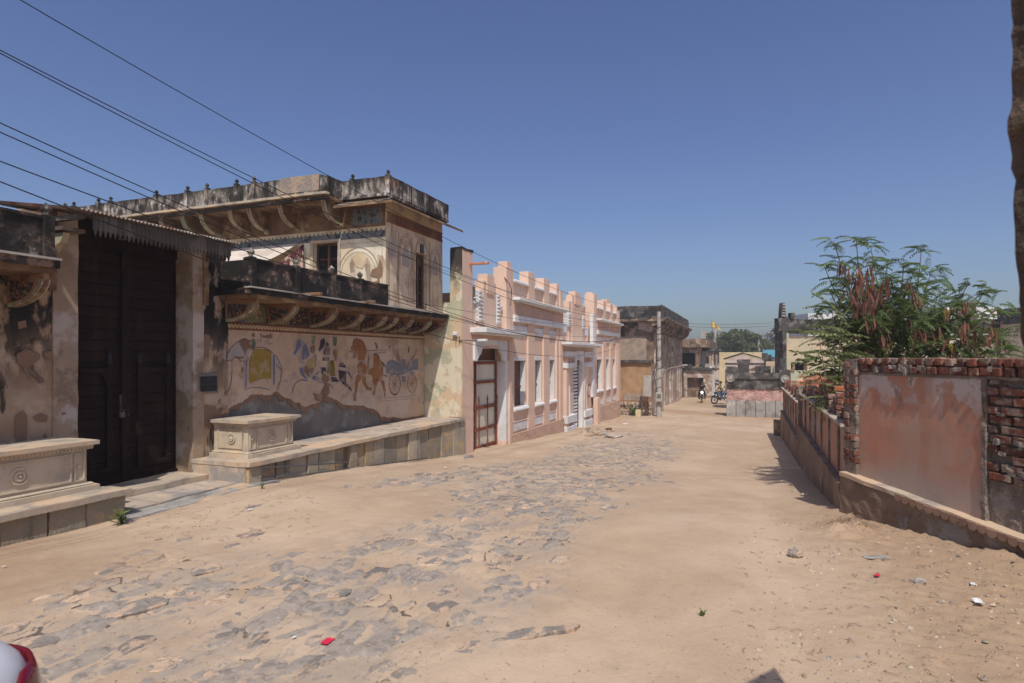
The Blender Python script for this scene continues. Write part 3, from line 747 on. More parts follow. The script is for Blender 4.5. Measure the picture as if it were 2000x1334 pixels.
mural(za, 'painted_howdah_cloth', [[(560, 540), (600, 440), (640, 352), (760, 350), (860, 370), (905, 395), (905, 830), (800, 822), (700, 845), (560, 895)]], col='p_ochre', off=.006)
mural(za, 'painted_blue_band', [[(485, 510), (528, 510), (520, 940), (468, 990), (478, 700)], [(932, 420), (978, 440), (972, 900), (938, 960)]], [([(470, 1010), (600, 975), (740, 975), (880, 1010)], .012), ([(390, 240), (440, 330), (490, 420), (545, 520)], .016)], col='p_blue', off=.0075)
mural(za, 'painted_driver', [[(520, 190), (560, 210), (590, 190), (640, 180), (660, 250), (650, 300), (620, 330), (590, 290), (600, 230), (560, 230)], [(580, 300), (640, 290), (630, 360), (585, 360)]], [([(700, 190), (690, 250)], .012), ([(730, 180), (750, 240)], .012), ([(860, 190), (860, 265), (930, 262)], .014), ([(820, 190), (825, 250), (800, 290)], .01)], col='p_green', off=.006)
mural(za, 'painted_blue_horse', [[(1340, 210), (1370, 165), (1400, 200), (1425, 230), (1400, 320), (1345, 385), (1310, 440), (1275, 450), (1265, 400), (1300, 360), (1310, 280)], [(1425, 200), (1480, 250), (1530, 380), (1540, 450), (1490, 510), (1450, 530), (1395, 520), (1400, 430), (1415, 300)],
      [(1390, 555), (1440, 550), (1440, 585), (1385, 580)], [(1370, 640), (1440, 640), (1440, 730), (1480, 800), (1510, 850), (1440, 820), (1390, 770), (1362, 700)], [(1232, 825), (1310, 715), (1325, 735), (1250, 835)], [(1560, 770), (1660, 780), (1730, 850), (1620, 870), (1570, 840)]],
      [([(1260, 1060), (1265, 980), (1320, 890), (1400, 845), (1500, 860)], .02), ([(1700, 890), (1800, 905), (1880, 930), (1920, 990)], .02)], 'p_blue', .006)
mural(za, 'painted_dark_horse', [[(1705, 200), (1760, 160), (1795, 200), (1780, 300), (1730, 360), (1705, 400), (1680, 385), (1672, 345), (1700, 290)], [(1800, 200), (1845, 250), (1872, 340), (1868, 450), (1760, 440), (1765, 330), (1785, 270)], [(1750, 480), (1862, 470), (1850, 550), (1742, 540)], [(1700, 640), (1800, 640), (1810, 700), (1790, 740), (1770, 690), (1740, 780), (1715, 720)],
      [(1580, 850), (1600, 790), (1690, 690), (1690, 740), (1610, 840)]], (), 'p_dark', .006)
mural(za, 'painted_rider', [[(1500, 560), (1580, 480), (1600, 560), (1560, 650), (1510, 680)], [(1865, 540), (1925, 530), (1950, 790), (1860, 780)]], [([(1610, 500), (1640, 620)], .02)], 'p_yellow', .0075)
mural(za, 'painted_rider_coat', [[(1440, 640), (1500, 600), (1520, 680), (1600, 640), (1590, 740), (1520, 810), (1450, 740)], [(1540, 330), (1600, 270), (1640, 330), (1600, 420), (1550, 400)], [(1750, 740), (1840, 780), (1860, 850), (1790, 920), (1730, 860)], [(1790, 900), (1840, 900), (1860, 1060), (1800, 1120), (1730, 1200), (1640, 1190), (1580, 1060), (1700, 1090)], [(1910, 370), (1960, 350), (1970, 420), (1930, 470)]], (), 'p_brown', .008)
mural(za, 'painted_plume', [[(1570, 130), (1630, 130), (1620, 260), (1575, 260)], [(1915, 170), (1970, 165), (1970, 300), (1925, 300)], [(1610, 420), (1650, 440), (1640, 640), (1615, 640)], [(1830, 570), (1865, 560), (1850, 740), (1820, 760)]], (), 'p_green', .006)
mural(zb_, 'painted_dark_horse_rump', [[(255, 570), (320, 558), (360, 600), (385, 660), (260, 640)], [(250, 680), (380, 705), (385, 900), (440, 935), (480, 1050), (430, 1010), (330, 930), (265, 860)], [(380, 690), (430, 720), (470, 800), (492, 870), (440, 800), (385, 720)], [(130, 798), (210, 800), (275, 888), (140, 885)]], [([(440, 960), (470, 1010)], .02)], 'p_dark', .006)
mural(zb_, 'painted_yellow_robe', [[(120, 540), (185, 525), (218, 780), (118, 790)], [(205, 380), (240, 370), (262, 420), (240, 465), (210, 450)]], (), 'p_yellow', .0075)
mural(zb_, 'painted_orange_horse', [[(500, 200), (560, 165), (585, 230), (560, 330), (545, 420), (520, 505), (490, 490), (500, 420), (470, 400), (462, 320), (485, 300)], [(575, 190), (640, 230), (685, 310), (705, 420), (675, 520), (585, 530), (570, 400)], [(575, 590), (640, 560), (700, 610), (715, 740), (650, 800), (590, 800), (570, 700)],
      [(830, 450), (900, 440), (945, 540), (985, 680), (962, 800), (950, 862), (830, 872), (800, 770), (745, 760), (750, 690), (830, 650)], [(560, 770), (650, 790), (575, 900), (548, 1060), (528, 1060), (530, 880)], [(640, 800), (700, 790), (700, 900), (745, 970), (800, 990), (790, 1020), (710, 1000), (655, 900)], [(810, 860), (905, 830), (870, 960), (838, 1100), (812, 1100), (850, 950)], [(950, 860), (995, 860), (1020, 1000), (1012, 1130), (990, 1010)]], (), 'p_orange', .006)
mural(zb_, 'painted_harness', (), [([(590, 180), (660, 240), (700, 330), (708, 420)], .02), ([(745, 440), (735, 660)], .025), ([(820, 440), (880, 430), (940, 530), (1000, 640)], .02), ([(1020, 1000), (1015, 1130)], .012), ([(430, 380), (480, 400)], .015), ([(710, 375), (1020, 365)], .012), ([(830, 420), (1020, 400)], .01), ([(600, 560), (690, 530)], .012)], 'p_line', .0075)
mural(zb_, 'painted_carriage', [[(1060, 540), (1130, 512), (1200, 545), (1280, 570), (1280, 505), (1350, 505), (1355, 600), (1420, 560), (1500, 500), (1565, 500), (1555, 700), (1470, 690), (1380, 740), (1290, 775), (1110, 775), (1030, 740), (1020, 620)], [(1280, 780), (1350, 780), (1350, 890), (1285, 890)], [(1400, 760), (1440, 700), (1520, 750)]], [([(950, 730), (1000, 780), (1060, 790)], .03)], 'p_steel', .006)
el = lambda cx, cy, rx, ry, a0=0, a1=2 * math.pi, n=24: [(cx + rx * math.cos(a0 + (a1 - a0) * i / n), cy + ry * math.sin(a0 + (a1 - a0) * i / n)) for i in range(n + 1)]
sp = lambda cx, cy, rx, ry: [([(cx, cy), (cx + rx * math.cos(t), cy + ry * math.sin(t))], .008) for t in [i * math.pi / 6 for i in range(12)]]
mural(zb_, 'painted_wheel', (), [(el(1172, 915, 92, 175), .028)] + sp(1172, 915, 92, 175), 'p_line', .008)
mural(zb_, 'painted_wheel', (), [(el(1455, 910, 76, 145), .022)] + sp(1455, 910, 76, 145), 'p_pink', .008)
mural(zb_, 'painted_passengers', [[(1155, 390), (1200, 350), (1240, 420), (1270, 570), (1200, 515)], [(1420, 520), (1500, 420), (1520, 330), (1545, 350), (1520, 440), (1440, 540)], [(1370, 560), (1430, 530), (1380, 580)], [(500, 1070), (540, 1060), (550, 1190), (500, 1190)]], [([(1130, 350), (1160, 400)], .02), ([(1230, 340), (1235, 400)], .02)], 'p_pink', .0085)
mural(zb_, 'painted_trim', [[(850, 250), (870, 240), (900, 320), (880, 360)], [(1075, 290), (1095, 280), (1100, 350), (1080, 350)], [(1390, 320), (1410, 310), (1405, 400), (1385, 420)], [(165, 150), (230, 150), (225, 260), (170, 300)], [(195, 440), (230, 470), (230, 550), (195, 530)], [(950, 540), (1010, 590), (1010, 640), (985, 620)]], (), 'p_green', .008)
mural(zb_, 'painted_ground_line', (), [([(900, 1150), (1200, 1135), (1550, 1100)], .008), ([(920, 1200), (1600, 1140)], .006), ([(1240, 180), (1590, 190)], .006)], 'p_pink', .005)

for pts in ([(30, 690), (45, 683), (60, 684), (75, 690), (78, 700), (62, 712), (45, 716), (32, 708)], [(85, 688), (110, 682), (128, 668), (138, 672), (128, 690), (105, 704), (88, 700)], [(64, 815), (80, 806), (92, 812), (90, 822), (72, 824)], [(28, 812), (44, 800), (52, 812), (50, 860), (34, 870), (26, 850)], [(115, 740), (126, 735), (130, 752), (122, 764), (114, 756)], [(34, 628), (48, 626), (50, 640), (36, 642)],
            [(118, 600), (124, 604), (122, 700), (128, 760), (126, 850), (116, 850), (119, 760), (112, 690)]):
    q = [on_v(x + rr(-1.5, 1.5), y + rr(-1.5, 1.5), VW) for x, y in pts]
    MB().poly([(a, VW - .014, z) for a, z in q]).part('bare_patch', M['mud'], H, loose=True)
for pts in ([(393, 660), (400, 652), (408, 655), (411, 672), (404, 692), (396, 700), (391, 690), (397, 676)], [(388, 800), (402, 790), (418, 794), (430, 806), (430, 838), (414, 840), (400, 832), (386, 830)]):
    q = [on_v(x, y, VW) for x, y in pts]
    MB().poly([(a, VW - .013, z) for a, z in q]).part('bare_patch', M['mud'], H, loose=True)

# ---- platform of upright slabs
platR = Thing('stone_platform', 'long raised platform faced with upright stone slabs below the horse mural', 'platform', (9.6, VP_, zg(9.6)))
MB().box(6.37, 12.93, VP_ + .10, VW - .002, -1.0, ZP - .065).part('platform_core', M['base_mud'], platR)
MB().box(6.33, 12.95, VP_ - .05, VP_ + .42, ZP - .062, ZP, .2).part('coping', M['coping'], platR, rough=.012)
MB().box(6.33, 12.9, VP_ + .422, VW, ZP - .06, ZP - .006, .3).part('paving', M['step_stone'], platR, rough=.006)
MB().box(6.34, 6.42, VP_ + .03, VW, -.1, ZP - .064, .12).part('end_slab', M['step_stone'], platR, rough=.014)
jx = [484, 511, 540, 566, 600, 622, 655, 672, 683, 697, 713, 729, 751, 775, 798, 820, 838, 862, 884, 909]
for x0, x1 in zip(jx[:-1], jx[1:]):
    if x0 == 672: continue                     # the broken slot
    a0, a1 = on_v(x0, 0, VP_)[0] + .014, on_v(x1, 0, VP_)[0] - .014
    d = rr(-.015, .02)
    MB().box(a0, a1, VP_ + d, VP_ + .12, zg(a1) - .25, ZP - .068 - rr(0, .012), .13).part('stone_slab', M['slab_stone'], platR, rough=.012, rs=4)
platL = Thing('stone_platform', 'low stone platform left of the gate under a carved bench', 'platform', (3.5, VP_, 0))
MB().box(.8, 4.58, VP_ + .1, VW - .002, -.3, ZP - .065).part('platform_core', M['base_mud'], platL)
MB().box(.8, 4.66, VP_ - .05, VP_ + .3, ZP - .062, ZP, .2).part('coping', M['coping'], platL, rough=.010)
MB().box(.8, 4.64, VP_ + .302, VW, ZP - .06, ZP - .006, .3).part('paving', M['step_stone'], platL, rough=.005)
MB().box(4.56, 4.63, VP_ + .03, VW, -.1, ZP - .064, .12).part('end_slab', M['slab_stone'], platL, rough=.012)
for a0, a1 in ((4.22, 4.63), (3.86, 4.20), (3.44, 3.84), (2.9, 3.42), (2.2, 2.88), (1.4, 2.18)):
    MB().box(a0, a1, VP_ + rr(-.01, .015), VP_ + .12, -.2, ZP - .068, .13).part('stone_slab', M['slab_stone'], platL, rough=.012, rs=4)
# entrance apron and threshold
ap = Thing('doorstep', 'worn stone threshold and grey apron in front of the dark timber gate', 'doorstep', (5.5, 6.9, 0))
MB().box(4.64, 6.40, 6.98, 7.68, -.2, .085, .15).part('threshold', M['coping'], ap, rough=.012)
m = MB()
for a0, a1 in ((4.66, 5.1), (5.12, 5.55), (5.57, 6.0), (6.02, 6.33)):
    MB().box(a0, a1, 6.42, 6.97, -.2, .012, .12).part('apron_slab', M['step_stone'], ap, rough=.012)
for a0, a1 in ((4.5, 5.02), (5.04, 5.6), (5.62, 6.15), (6.17, 6.72)):
    MB().box(a0, a1, 6.10, 6.40, -.2, -.005, .12).part('kerb_slab', M['grey_plinth'], ap, rough=.016)

# ---- carved benches
def bench(a0, a1, b0, b1, label):
    z0, z1 = ZP - .004, .81
    t = Thing('stone_bench', label, 'bench', ((a0 + a1) / 2, (b0 + b1) / 2, z0))
    MB().box(a0, a1, b0, b1, z0, z0 + .06, .12).part('plinth', M['carved_stone'], t, rough=.006)
    MB().box(a0 + .035, a1 - .035, b0 + .035, b1, z0 + .06, z0 + .085).part('base_moulding', M['carved_stone'], t, bevel=.01)
    c = .085
    body = MB().box(a0 + c, a1 - c, b0 + c, b1, z0 + .085, z1 - .09, .12).part('body', M['carved_stone'], t, rough=.003)
    for (zz0, zz1, o) in ((z1 - .09, z1 - .07, .065), (z1 - .068, z1 - .045, .04), (z1 - .043, z1, .0)):
        MB().box(a0 + o, a1 - o, b0 + o, b1, zz0, zz1, .1).part('top_slab' if o == 0 else 'cornice', M['coping' if o == 0 else 'carved_stone'], t, rough=.004)
    zc, f = (z0 + .085 + z1 - .09) / 2, b0 + c
    def frame(p0, p1, q0, q1, mk, parent):
        m_ = MB()
        w_ = .016
        for (x0, x1, y0, y1) in ((p0, p1, q0, q0 + w_), (p0, p1, q1 - w_, q1), (p0, p0 + w_, q0 + w_, q1 - w_), (p1 - w_, p1, q0 + w_, q1 - w_)): mk(m_, x0, x1, y0, y1)
        m_.part('carved_frame', M['carved_stone'], t, parent=parent, bevel=.004)
    fr = lambda m_, x0, x1, y0, y1: m_.box(x0, x1, f - .016, f + .01, y0, y1)
    frame(a0 + c + .16, a1 - c - .16, z0 + .11, z1 - .12, fr, body)
    frame(a0 + c + .025, a0 + c + .13, z0 + .11, z1 - .12, fr, body)
    frame(a1 - c - .13, a1 - c - .025, z0 + .11, z1 - .12, fr, body)
    for xx in (a0 + c + .078, a1 - c - .078):
        MB().lathe(xx, zc, [(.03, f + .01), (.03, f - .012), (.012, f - .022)], 8, 'v').part('carved_flower', M['carved_stone'], t, parent=body)
    MB().lathe((a0 + a1) / 2, zc, [(.085, f + .01), (.085, f - .016), (.068, f - .016), (.068, f - .006), (.048, f - .006), (.048, f - .022), (.03, f - .022), (.03, f - .01), (.014, f - .01), (.01, f - .03)], 20, 'v').part('rosette', M['carved_stone'], t, parent=body)
    g = a0 + c
    frame(b0 + c + .10, b1 - .08, z0 + .12, z1 - .13, lambda m_, x0, x1, y0, y1: m_.box(g - .016, g + .01, x0, x1, y0, y1), body)
    MB().lathe((b0 + b1) / 2 + .03, zc, [(.075, g + .01), (.075, g - .016), (.058, g - .016), (.058, g - .006), (.04, g - .006), (.04, g - .022), (.02, g - .022), (.01, g - .03)], 18, 'u').part('rosette', M['carved_stone'], t, parent=body)
    sc2 = MB()
    k = a0 + .05
    while k < a1 - .05:
        sc2.lathe(k, z1 - .078, [(.016, b0 + .07), (.016, b0 + .052)], 6, 'v'); k += .038
    sc2.part('beaded_trim', M['carved_stone'], t, parent=body, kind='stuff')
bench(3.05, 4.52, 6.55, 7.24, 'carved stone bench block on the platform left of the gate')
bench(6.58, 7.66, 6.52, 7.24, 'carved stone bench block with rosettes right of the gate')

# ---- timber gate
gate = Thing('timber_gate', 'tall dark timber double gate with plank leaves and inset wicket frames', 'gate', (5.55, 7.6, .09))
VG = 7.60
for (g0, g1) in ((4.77, 5.54), (5.56, 6.34)):
    leaf_o = MB().box(g0, g1, VG + .012, VG + .05, .09, 3.08).part('door_leaf', M['old_wood'], gate)
    z = .10
    while z < 3.0:
        MB().box(g0 + .01, g1 - .01, VG - .004, VG + .014, z, z + .133).part('plank', M['old_wood'], gate, parent=leaf_o, bevel=.004)
        z += .14
    # lower wicket frame standing proud, with pointed posts
    w0, w1 = g0 + .12, g1 - .16
    if g0 > 5: w0, w1 = g0 + .16, g1 - .12
    fo = MB()
    for (x0, x1, z0, z1) in ((w0, w0 + .07, .25, 1.62), (w1 - .07, w1, .25, 1.62), (w0 + .07, w1 - .07, 1.50, 1.57), (w0 + .07, w1 - .07, .25, .31)): fo.box(x0, x1, VG - .05, VG, z0, z1)
    for xx, sg in ((w0 + .07, 1), (w1 - .07, -1)):
        fo.prism([(xx, 1.50), (xx + sg * .10, 1.50), (xx + sg * .05, 1.46), (xx + sg * .02, 1.38), (xx, 1.30)], 'v', VG - .045, VG - .01)
    fr_ = fo.part('wicket_frame', M['old_wood'], gate, parent=leaf_o, bevel=.006)
    for xx in (w0 + .035, w1 - .035):
        MB().lathe(xx, VG - .03, [(.03, 1.62), (.04, 1.64), (.022, 1.66), (.035, 1.69), (.03, 1.73), (.008, 1.79)], 8).part('post_finial', M['stud_iron'], gate, parent=leaf_o, smooth=True)
    st = MB()
    for k in range(10):
        for xx in (w0 + .035, w1 - .035): st.lathe(xx, .35 + k * .12, [(.010, VG - .05), (.010, VG - .056), (.004, VG - .060)], 6, 'v')
    st.part('studs', M['stud_iron'], gate, parent=leaf_o)
    MB().tube([(g0 + .38 + .03 * math.cos(t), VG - .02, 1.98 + .035 * math.sin(t)) for t in [i * math.pi / 5 for i in range(11)]], .006, 5).part('ring_handle', M['stud_iron'], gate, parent=leaf_o)
MB().box(5.50, 5.60, VG - .055, VG, .10, 3.06).part('centre_post', M['old_wood'], gate, bevel=.01)
st = MB()
for k in range(20): st.lathe(5.585, .3 + k * .13, [(.012, VG - .055), (.012, VG - .062), (.005, VG - .067)], 6, 'v')
st.part('studs', M['stud_iron'], gate)
MB().tube([(5.46, VG - .08, 1.02), (5.46, VG - .08, 1.22)], .014, 8).part('bolt', M['stud_iron'], gate)
MB().tube([(5.47 + .028 * math.cos(t), VG - .09, 1.0 + .035 * math.sin(t)) for t in [i * math.pi / 5 for i in range(6)]], .006, 5).box(5.44, 5.50, VG - .105, VG - .075, .93, 1.0).part('padlock', M['iron_grey'], gate, bevel=.008)
MB().box(4.70, 6.40, VG - .02, VG + .1, 3.08, 3.4).part('lintel', M['old_wood'], gate)
MB().box(4.77, 6.34, VG - .03, VG + .06, .085, .13).part('sill', M['old_wood'], gate)

# ---- plaque by the gate
pl = Thing('name_plaque', 'small black engraved plaque in a grey surround right of the gate', 'plaque', (6.66, VW, 1.35))
pa0, pz1 = on_v(389, 733, VW); pa1, pz0 = on_v(421, 765, VW)
pz1 = on_v(405, 735, VW)[1]; pz0 = on_v(405, 764, VW)[1]
MB().box(pa0 - .045, pa1 + .03, VW - .022, VW + .01, pz0 - .03, pz1 + .05).part('surround', M['cement'], pl, bevel=.005)
MB().box(pa0, pa1, VW - .030, VW - .02, pz0, pz1).part('panel', M['plaque'], pl)
def text(body, size, loc, m, parent, base, rotx=math.pi / 2, rotz=0, name='lettering'):
    """flat lettering as a mesh, reading along the local u axis"""
    cu = bpy.data.curves.new(name, 'FONT')
    cu.body = body; cu.size = size; cu.align_x = 'CENTER'; cu.align_y = 'CENTER'
    tmp = bpy.data.objects.new(name, cu); COL.objects.link(tmp)
    bpy.context.view_layer.update()
    me = bpy.data.meshes.new_from_object(tmp.evaluated_get(bpy.context.evaluated_depsgraph_get()))
    bpy.data.objects.remove(tmp)
    me.materials.clear(); me.materials.append(m)
    o = bpy.data.objects.new(name, me); COL.objects.link(o)
    o.parent = parent
    o.location = [loc[i] - base[i] for i in range(3)]
    o.rotation_euler = (rotx, 0, rotz)
    return o
pc, pw = (pa0 + pa1) / 2, pa1 - pa0
for tx, zz, s_, dx in (('ठिकाना', .78, .13, 0), ('श्री ठाकुर साहब', .46, .13, 0), ('गढ़', .18, .12, -.02)):
    # street-facing surfaces read along +u when seen from the street (looking towards +v)
    text(tx, pw * s_ * 1.25, (pc + dx, VW - .0325, pz0 + (pz1 - pz0) * zz), M['engraved'], pl.o, pl.base)

# ---- tin canopy over the gate with a fretwork valance
cn = Thing('gate_canopy', 'rusty corrugated tin canopy with scalloped wooden valance over the gate', 'canopy', (5.45, 6.9, 3.2))
m = MB()
n = 90
row = lambda v, z: [(4.34 + (6.52 - 4.34) * i / n, v, z + .014 * math.cos(i * math.pi)) for i in range(n + 1)]
r0, r1 = row(6.60, 3.275), row(8.3, 3.52)
m.add(r0 + r1, [(i, i + 1, i + n + 2, i + n + 1) for i in range(n)])
m.part('tin_sheet', M['tin'], cn, loose=True, smooth=False)
for a in (4.42, 5.4, 6.45):
    MB().box(a, a + .06, 6.72, 7.5, 3.20, 3.25).part('rafter', M['grey_wood'], cn)
def valance(p, q, n, z1=3.255, h=.155):
    d = Vector((q[0] - p[0], q[1] - p[1])); L_ = d.length; d /= L_
    wdt = L_ / n
    me = None
    for k in range(n):
        a = Vector(p) + d * wdt * k
        m = MB()
        w2 = wdt * .93
        pts = [(0, z1), (0, z1 - h), (w2 * .22, z1 - h - .012), (w2 / 2, z1 - h - .07), (w2 * .78, z1 - h - .012), (w2, z1 - h), (w2, z1)]
        nrm = Vector((d.y, -d.x))
        vs = [(a.x + d.x * x + nrm.x * y, a.y + d.y * x + nrm.y * y, z) for y in (0, .018) for x, z in pts]
        c = len(pts)
        m.add(vs, [tuple(range(c))[::-1], tuple(range(c, 2 * c))] + [(i, (i + 1) % c, (i + 1) % c + c, i + c) for i in range(c)])
        ox, oz = w2 / 2, z1 - .05
        for zc_, r_ in ((z1 - .05, .008), (z1 - h + .02, .009)):
            m.lathe(a.x + d.x * ox, zc_, [(r_, a.y - .003), (r_, a.y + .001)], 6, 'v') if abs(d.y) < .1 else None
        m.part('valance_board', M['grey_wood'], cn)
valance((4.53, 6.68), (6.42, 6.68), 34)
valance((6.42, 6.70), (6.42, 7.15), 8)
MB().box(4.52, 6.43, 6.665, 6.69, 3.24, 3.268).part('valance_rail', M['grey_wood'], cn)
MB().box(4.36, 4.60, 6.9, 7.28, 3.08, 3.12).part('timber_shelf', M['old_brown'], cn)
MB().prism([(7.28, 3.06), (7.28, 2.78), (7.2, 2.85), (7.12, 2.86), (7.08, 2.93), (7.0, 2.96), (6.95, 3.06)], 'u', 4.40, 4.47).part('bracket', M['bracket_edge'], cn)
# ------------------------------------------------------------------ upper wing of the painted house
UW, VS, VSB, UE = 10.45, 6.80, 6.25, 12.86
dz = (2.77, on_u(640, 473, UW)[1])
dv = (on_u(660, 500, UW)[0], on_u(612, 500, UW)[0])
MB().wall('u', UW, UW + .3, VS, 17, 2.77, 4.95, [(dv[0], dv[1], dz[0], dz[1])], step=.3).part('upper_wall', M['fresco_cream'], H, rough=.006)
du = (on_v(812, 500, VS)[0], on_v(835, 500, VS)[0])
dzs = (2.77, on_v(820, 494, VS)[1])
MB().wall('v', VS, VS + .3, UW + .302, UE, 2.70, 4.95, [(du[0], du[1], dzs[0], dzs[1])], step=.25).part('upper_side_wall', M['fresco_side'], H, rough=.006)
MB().box(UW - .0, UW + .31, VS - .004, VS + .2, 2.70, 4.95, .3).part('corner', M['fresco_side'], H, rough=.003)
MB().box(UE - .3, UE - .002, VS + .302, 17, 2.77, 4.95).part('upper_back_wall', M['old_brown'], H)
MB().box(UW + .3, UE - .3, VS + .3, 17, 4.88, 4.95).part('ceiling', M['old_brown'], H)
# doors of the upper floor
def upper_door(axis, p, a0, a1, z0, z1, name='door'):
    f = (lambda m, x0, x1, d0, d1, y0, y1: m.box(d0, d1, x0, x1, y0, y1)) if axis == 'u' else (lambda m, x0, x1, d0, d1, y0, y1: m.box(x0, x1, d0, d1, y0, y1))
    m = MB(); f(m, a0, a1, p + .16, p + .2, z0, z1); d = m.part(name, M['brown_wood'], H)
    m = MB()
    for (x0, x1, y0, y1) in ((a0, a0 + .045, z0, z1), (a1 - .045, a1, z0, z1), (a0 + .045, a1 - .045, z1 - .05, z1), ((a0 + a1) / 2 - .025, (a0 + a1) / 2 + .025, z0, z1 - .05)): f(m, x0, x1, p + .10, p + .16, y0, y1)
    m.part('frame', M['brown_wood'], H, parent=d, bevel=.005)
    for side in ((a0 + .06, (a0 + a1) / 2 - .04), ((a0 + a1) / 2 + .04, a1 - .06)):
        k = z0 + .1
        while k < z1 - .3:
            m = MB(); f(m, side[0], side[1], p + .135, p + .16, k, k + .26); m.part('pane' if k > z0 + .4 else 'panel', M['dark' if k > z0 + .4 else 'old_wood'], H, parent=d)
            k += .31
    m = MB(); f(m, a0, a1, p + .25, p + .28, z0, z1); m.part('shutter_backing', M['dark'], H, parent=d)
upper_door('u', UW, dv[0], dv[1], dz[0], dz[1])
upper_door('v', VS, du[0], du[1], dzs[0], dzs[1])
for (x0, x1, y0, y1) in ((dv[0] - .07, dv[1] + .07, dz[1], dz[1] + .05), (dv[0] - .07, dv[0], 2.77, dz[1]), (dv[1], dv[1] + .07, 2.77, dz[1])):
    MB().box(UW - .025, UW + .02, x0, x1, y0, y1).part('door_surround', M['coping'], H, bevel=.005)
# friezes and painted bands (thin relief of the plaster)
MB().box(UW - .012, UW + .01, VS, 16.5, 4.30, 4.335).part('frieze_band', M['line_cream'], H)
sc_ = MB(); k = VS + .05
while k < 14.5:
    sc_.prism([(k + .045 * math.cos(t), 4.30 - .05 * math.sin(t)) for t in [math.pi * i / 5 for i in range(6)]], 'u', UW - .01, UW + .005); k += .11
sc_.part('scalloped_frieze', M['line_cream'], H, kind='stuff')
MB().box(UW - .006, UW + .01, VS, 16.5, 4.12, 4.30).part('frieze_ground', M['panel_blue'], H, label='grey blue painted band below the scalloped frieze')
MB().box(UW - .008, UW + .01, VS + .005, 16.5, 4.337, 4.86, .4).part('frieze_ground', M['soffit'], H)  # brown laid over the cream wall to darken the eave's shadow zone
gp = [VS + .03, 7.62] + [7.8 + .62 * k for k in range(12)]
for i in range(len(gp) - 1):
    MB().box(UW - .014, UW + .01, gp[i] + .05, gp[i + 1] - .04, 4.40, 4.72).part('painted_panel', M['panel_blue' if i == 0 else 'soffit'], H)
m = MB()
for zf in (4.62, 4.42): m.box(UW + .02, UE, VS - .016, VS + .01, zf, zf + .02)
m.box(UW + .02, UE, VS - .012, VS + .01, 4.10 + .36, 4.10 + .38)
m.part('painted_line', M['line_red'], H)
m = MB(); k = UW + .06
while k < UE - .05:
    m.box(k, k + .02, VS - .014, VS + .01, 4.445, 4.615); k += .052
m.part('fluted_frieze', M['line_brown'], H, kind='stuff')
# painted arches on the side wall
def arch_pts(c, z0, w_, h, n=7):
    pts = [(c - w_ / 2, z0), (c - w_ / 2, z0 + h * .55)]
    for i in range(n + 1):
        t = math.pi * (1 - i / n)
        y = z0 + h * .55 + h * .38 * math.sin(t) ** .8
        if i == n // 2 or i == n // 2 + 1: y += h * .05
        pts.append((c + w_ / 2 * math.cos(t), y))
    return pts + [(c + w_ / 2, z0 + h * .55), (c + w_ / 2, z0)]
def ribbon(m, pts, wd, mk):
    q = [Vector(p) for p in pts]
    Ls, Rs = [], []
    for i, c in enumerate(q):
        d = (q[min(i + 1, len(q) - 1)] - q[max(i - 1, 0)])
        if d.length < 1e-6: d = Vector((1, 0))
        d.normalize(); n_ = Vector((-d.y, d.x)) * wd / 2
        Ls.append(c + n_); Rs.append(c - n_)
    for i in range(len(q) - 1): m.poly([mk(c.x, c.y) for c in (Ls[i], Ls[i + 1], Rs[i + 1], Rs[i])])
for cx_, w_, z0_, h_ in ((10.72, .30, 2.9, 1.42), (11.22, .46, 3.55, .72), (11.89, .66, 2.85, 1.5), (12.5, .42, 3.5, .70)):
    m = MB(); ribbon(m, arch_pts(cx_, z0_, w_, h_), .016, lambda x, y: (x, VS - .007, y))
    ribbon(m, arch_pts(cx_, z0_ - .03, w_ + .08, h_ + .09), .010, lambda x, y: (x, VS - .008, y))
    m.part('painted_arch', M['line_faded'], H, loose=True)
m = MB()
for x0, x1, z0, z1 in ((11.08, 11.32, 2.95, 3.45), (12.38, 12.62, 2.9, 3.4), (11.42, 11.50, 2.8, 4.3), (10.92, 10.94, 2.8, 4.3), (12.23, 12.25, 2.8, 4.3)):
    ribbon(m, [(x0, z0), (x0, z1), (x1, z1), (x1, z0), (x0, z0)], .010, lambda x, y: (x, VS - .007, y))
m.part('painted_frame', M['line_faded'], H, loose=True)
for cx_, z0, w_ in ((11.22, 3.62, .3), (12.5, 3.6, .26), (10.72, 3.75, .18)):
    MB().poly([(cx_ - w_ / 2, VS - .006, z0), (cx_ + w_ / 2, VS - .006, z0), (cx_ + w_ * .55, VS - .006, z0 + .25), (cx_, VS - .006, z0 + .48), (cx_ - w_ * .55, VS - .006, z0 + .25)]).part('painted_figure', M['p_grey'], H, loose=True)
m = MB()
for i in range(4): m.box(11.83 + i * .035, 11.845 + i * .035, VS - .02, VS, 4.02, 4.20)
for i in range(5): m.box(11.82, 11.96, VS - .02, VS, 4.02 + i * .042, 4.035 + i * .042)
g_ = MB().box(11.81, 11.97, VS - .006, VS + .01, 4.01, 4.21).part('vent', M['dark'], H); m.part('lattice', M['iron_grey'], H, parent=g_)
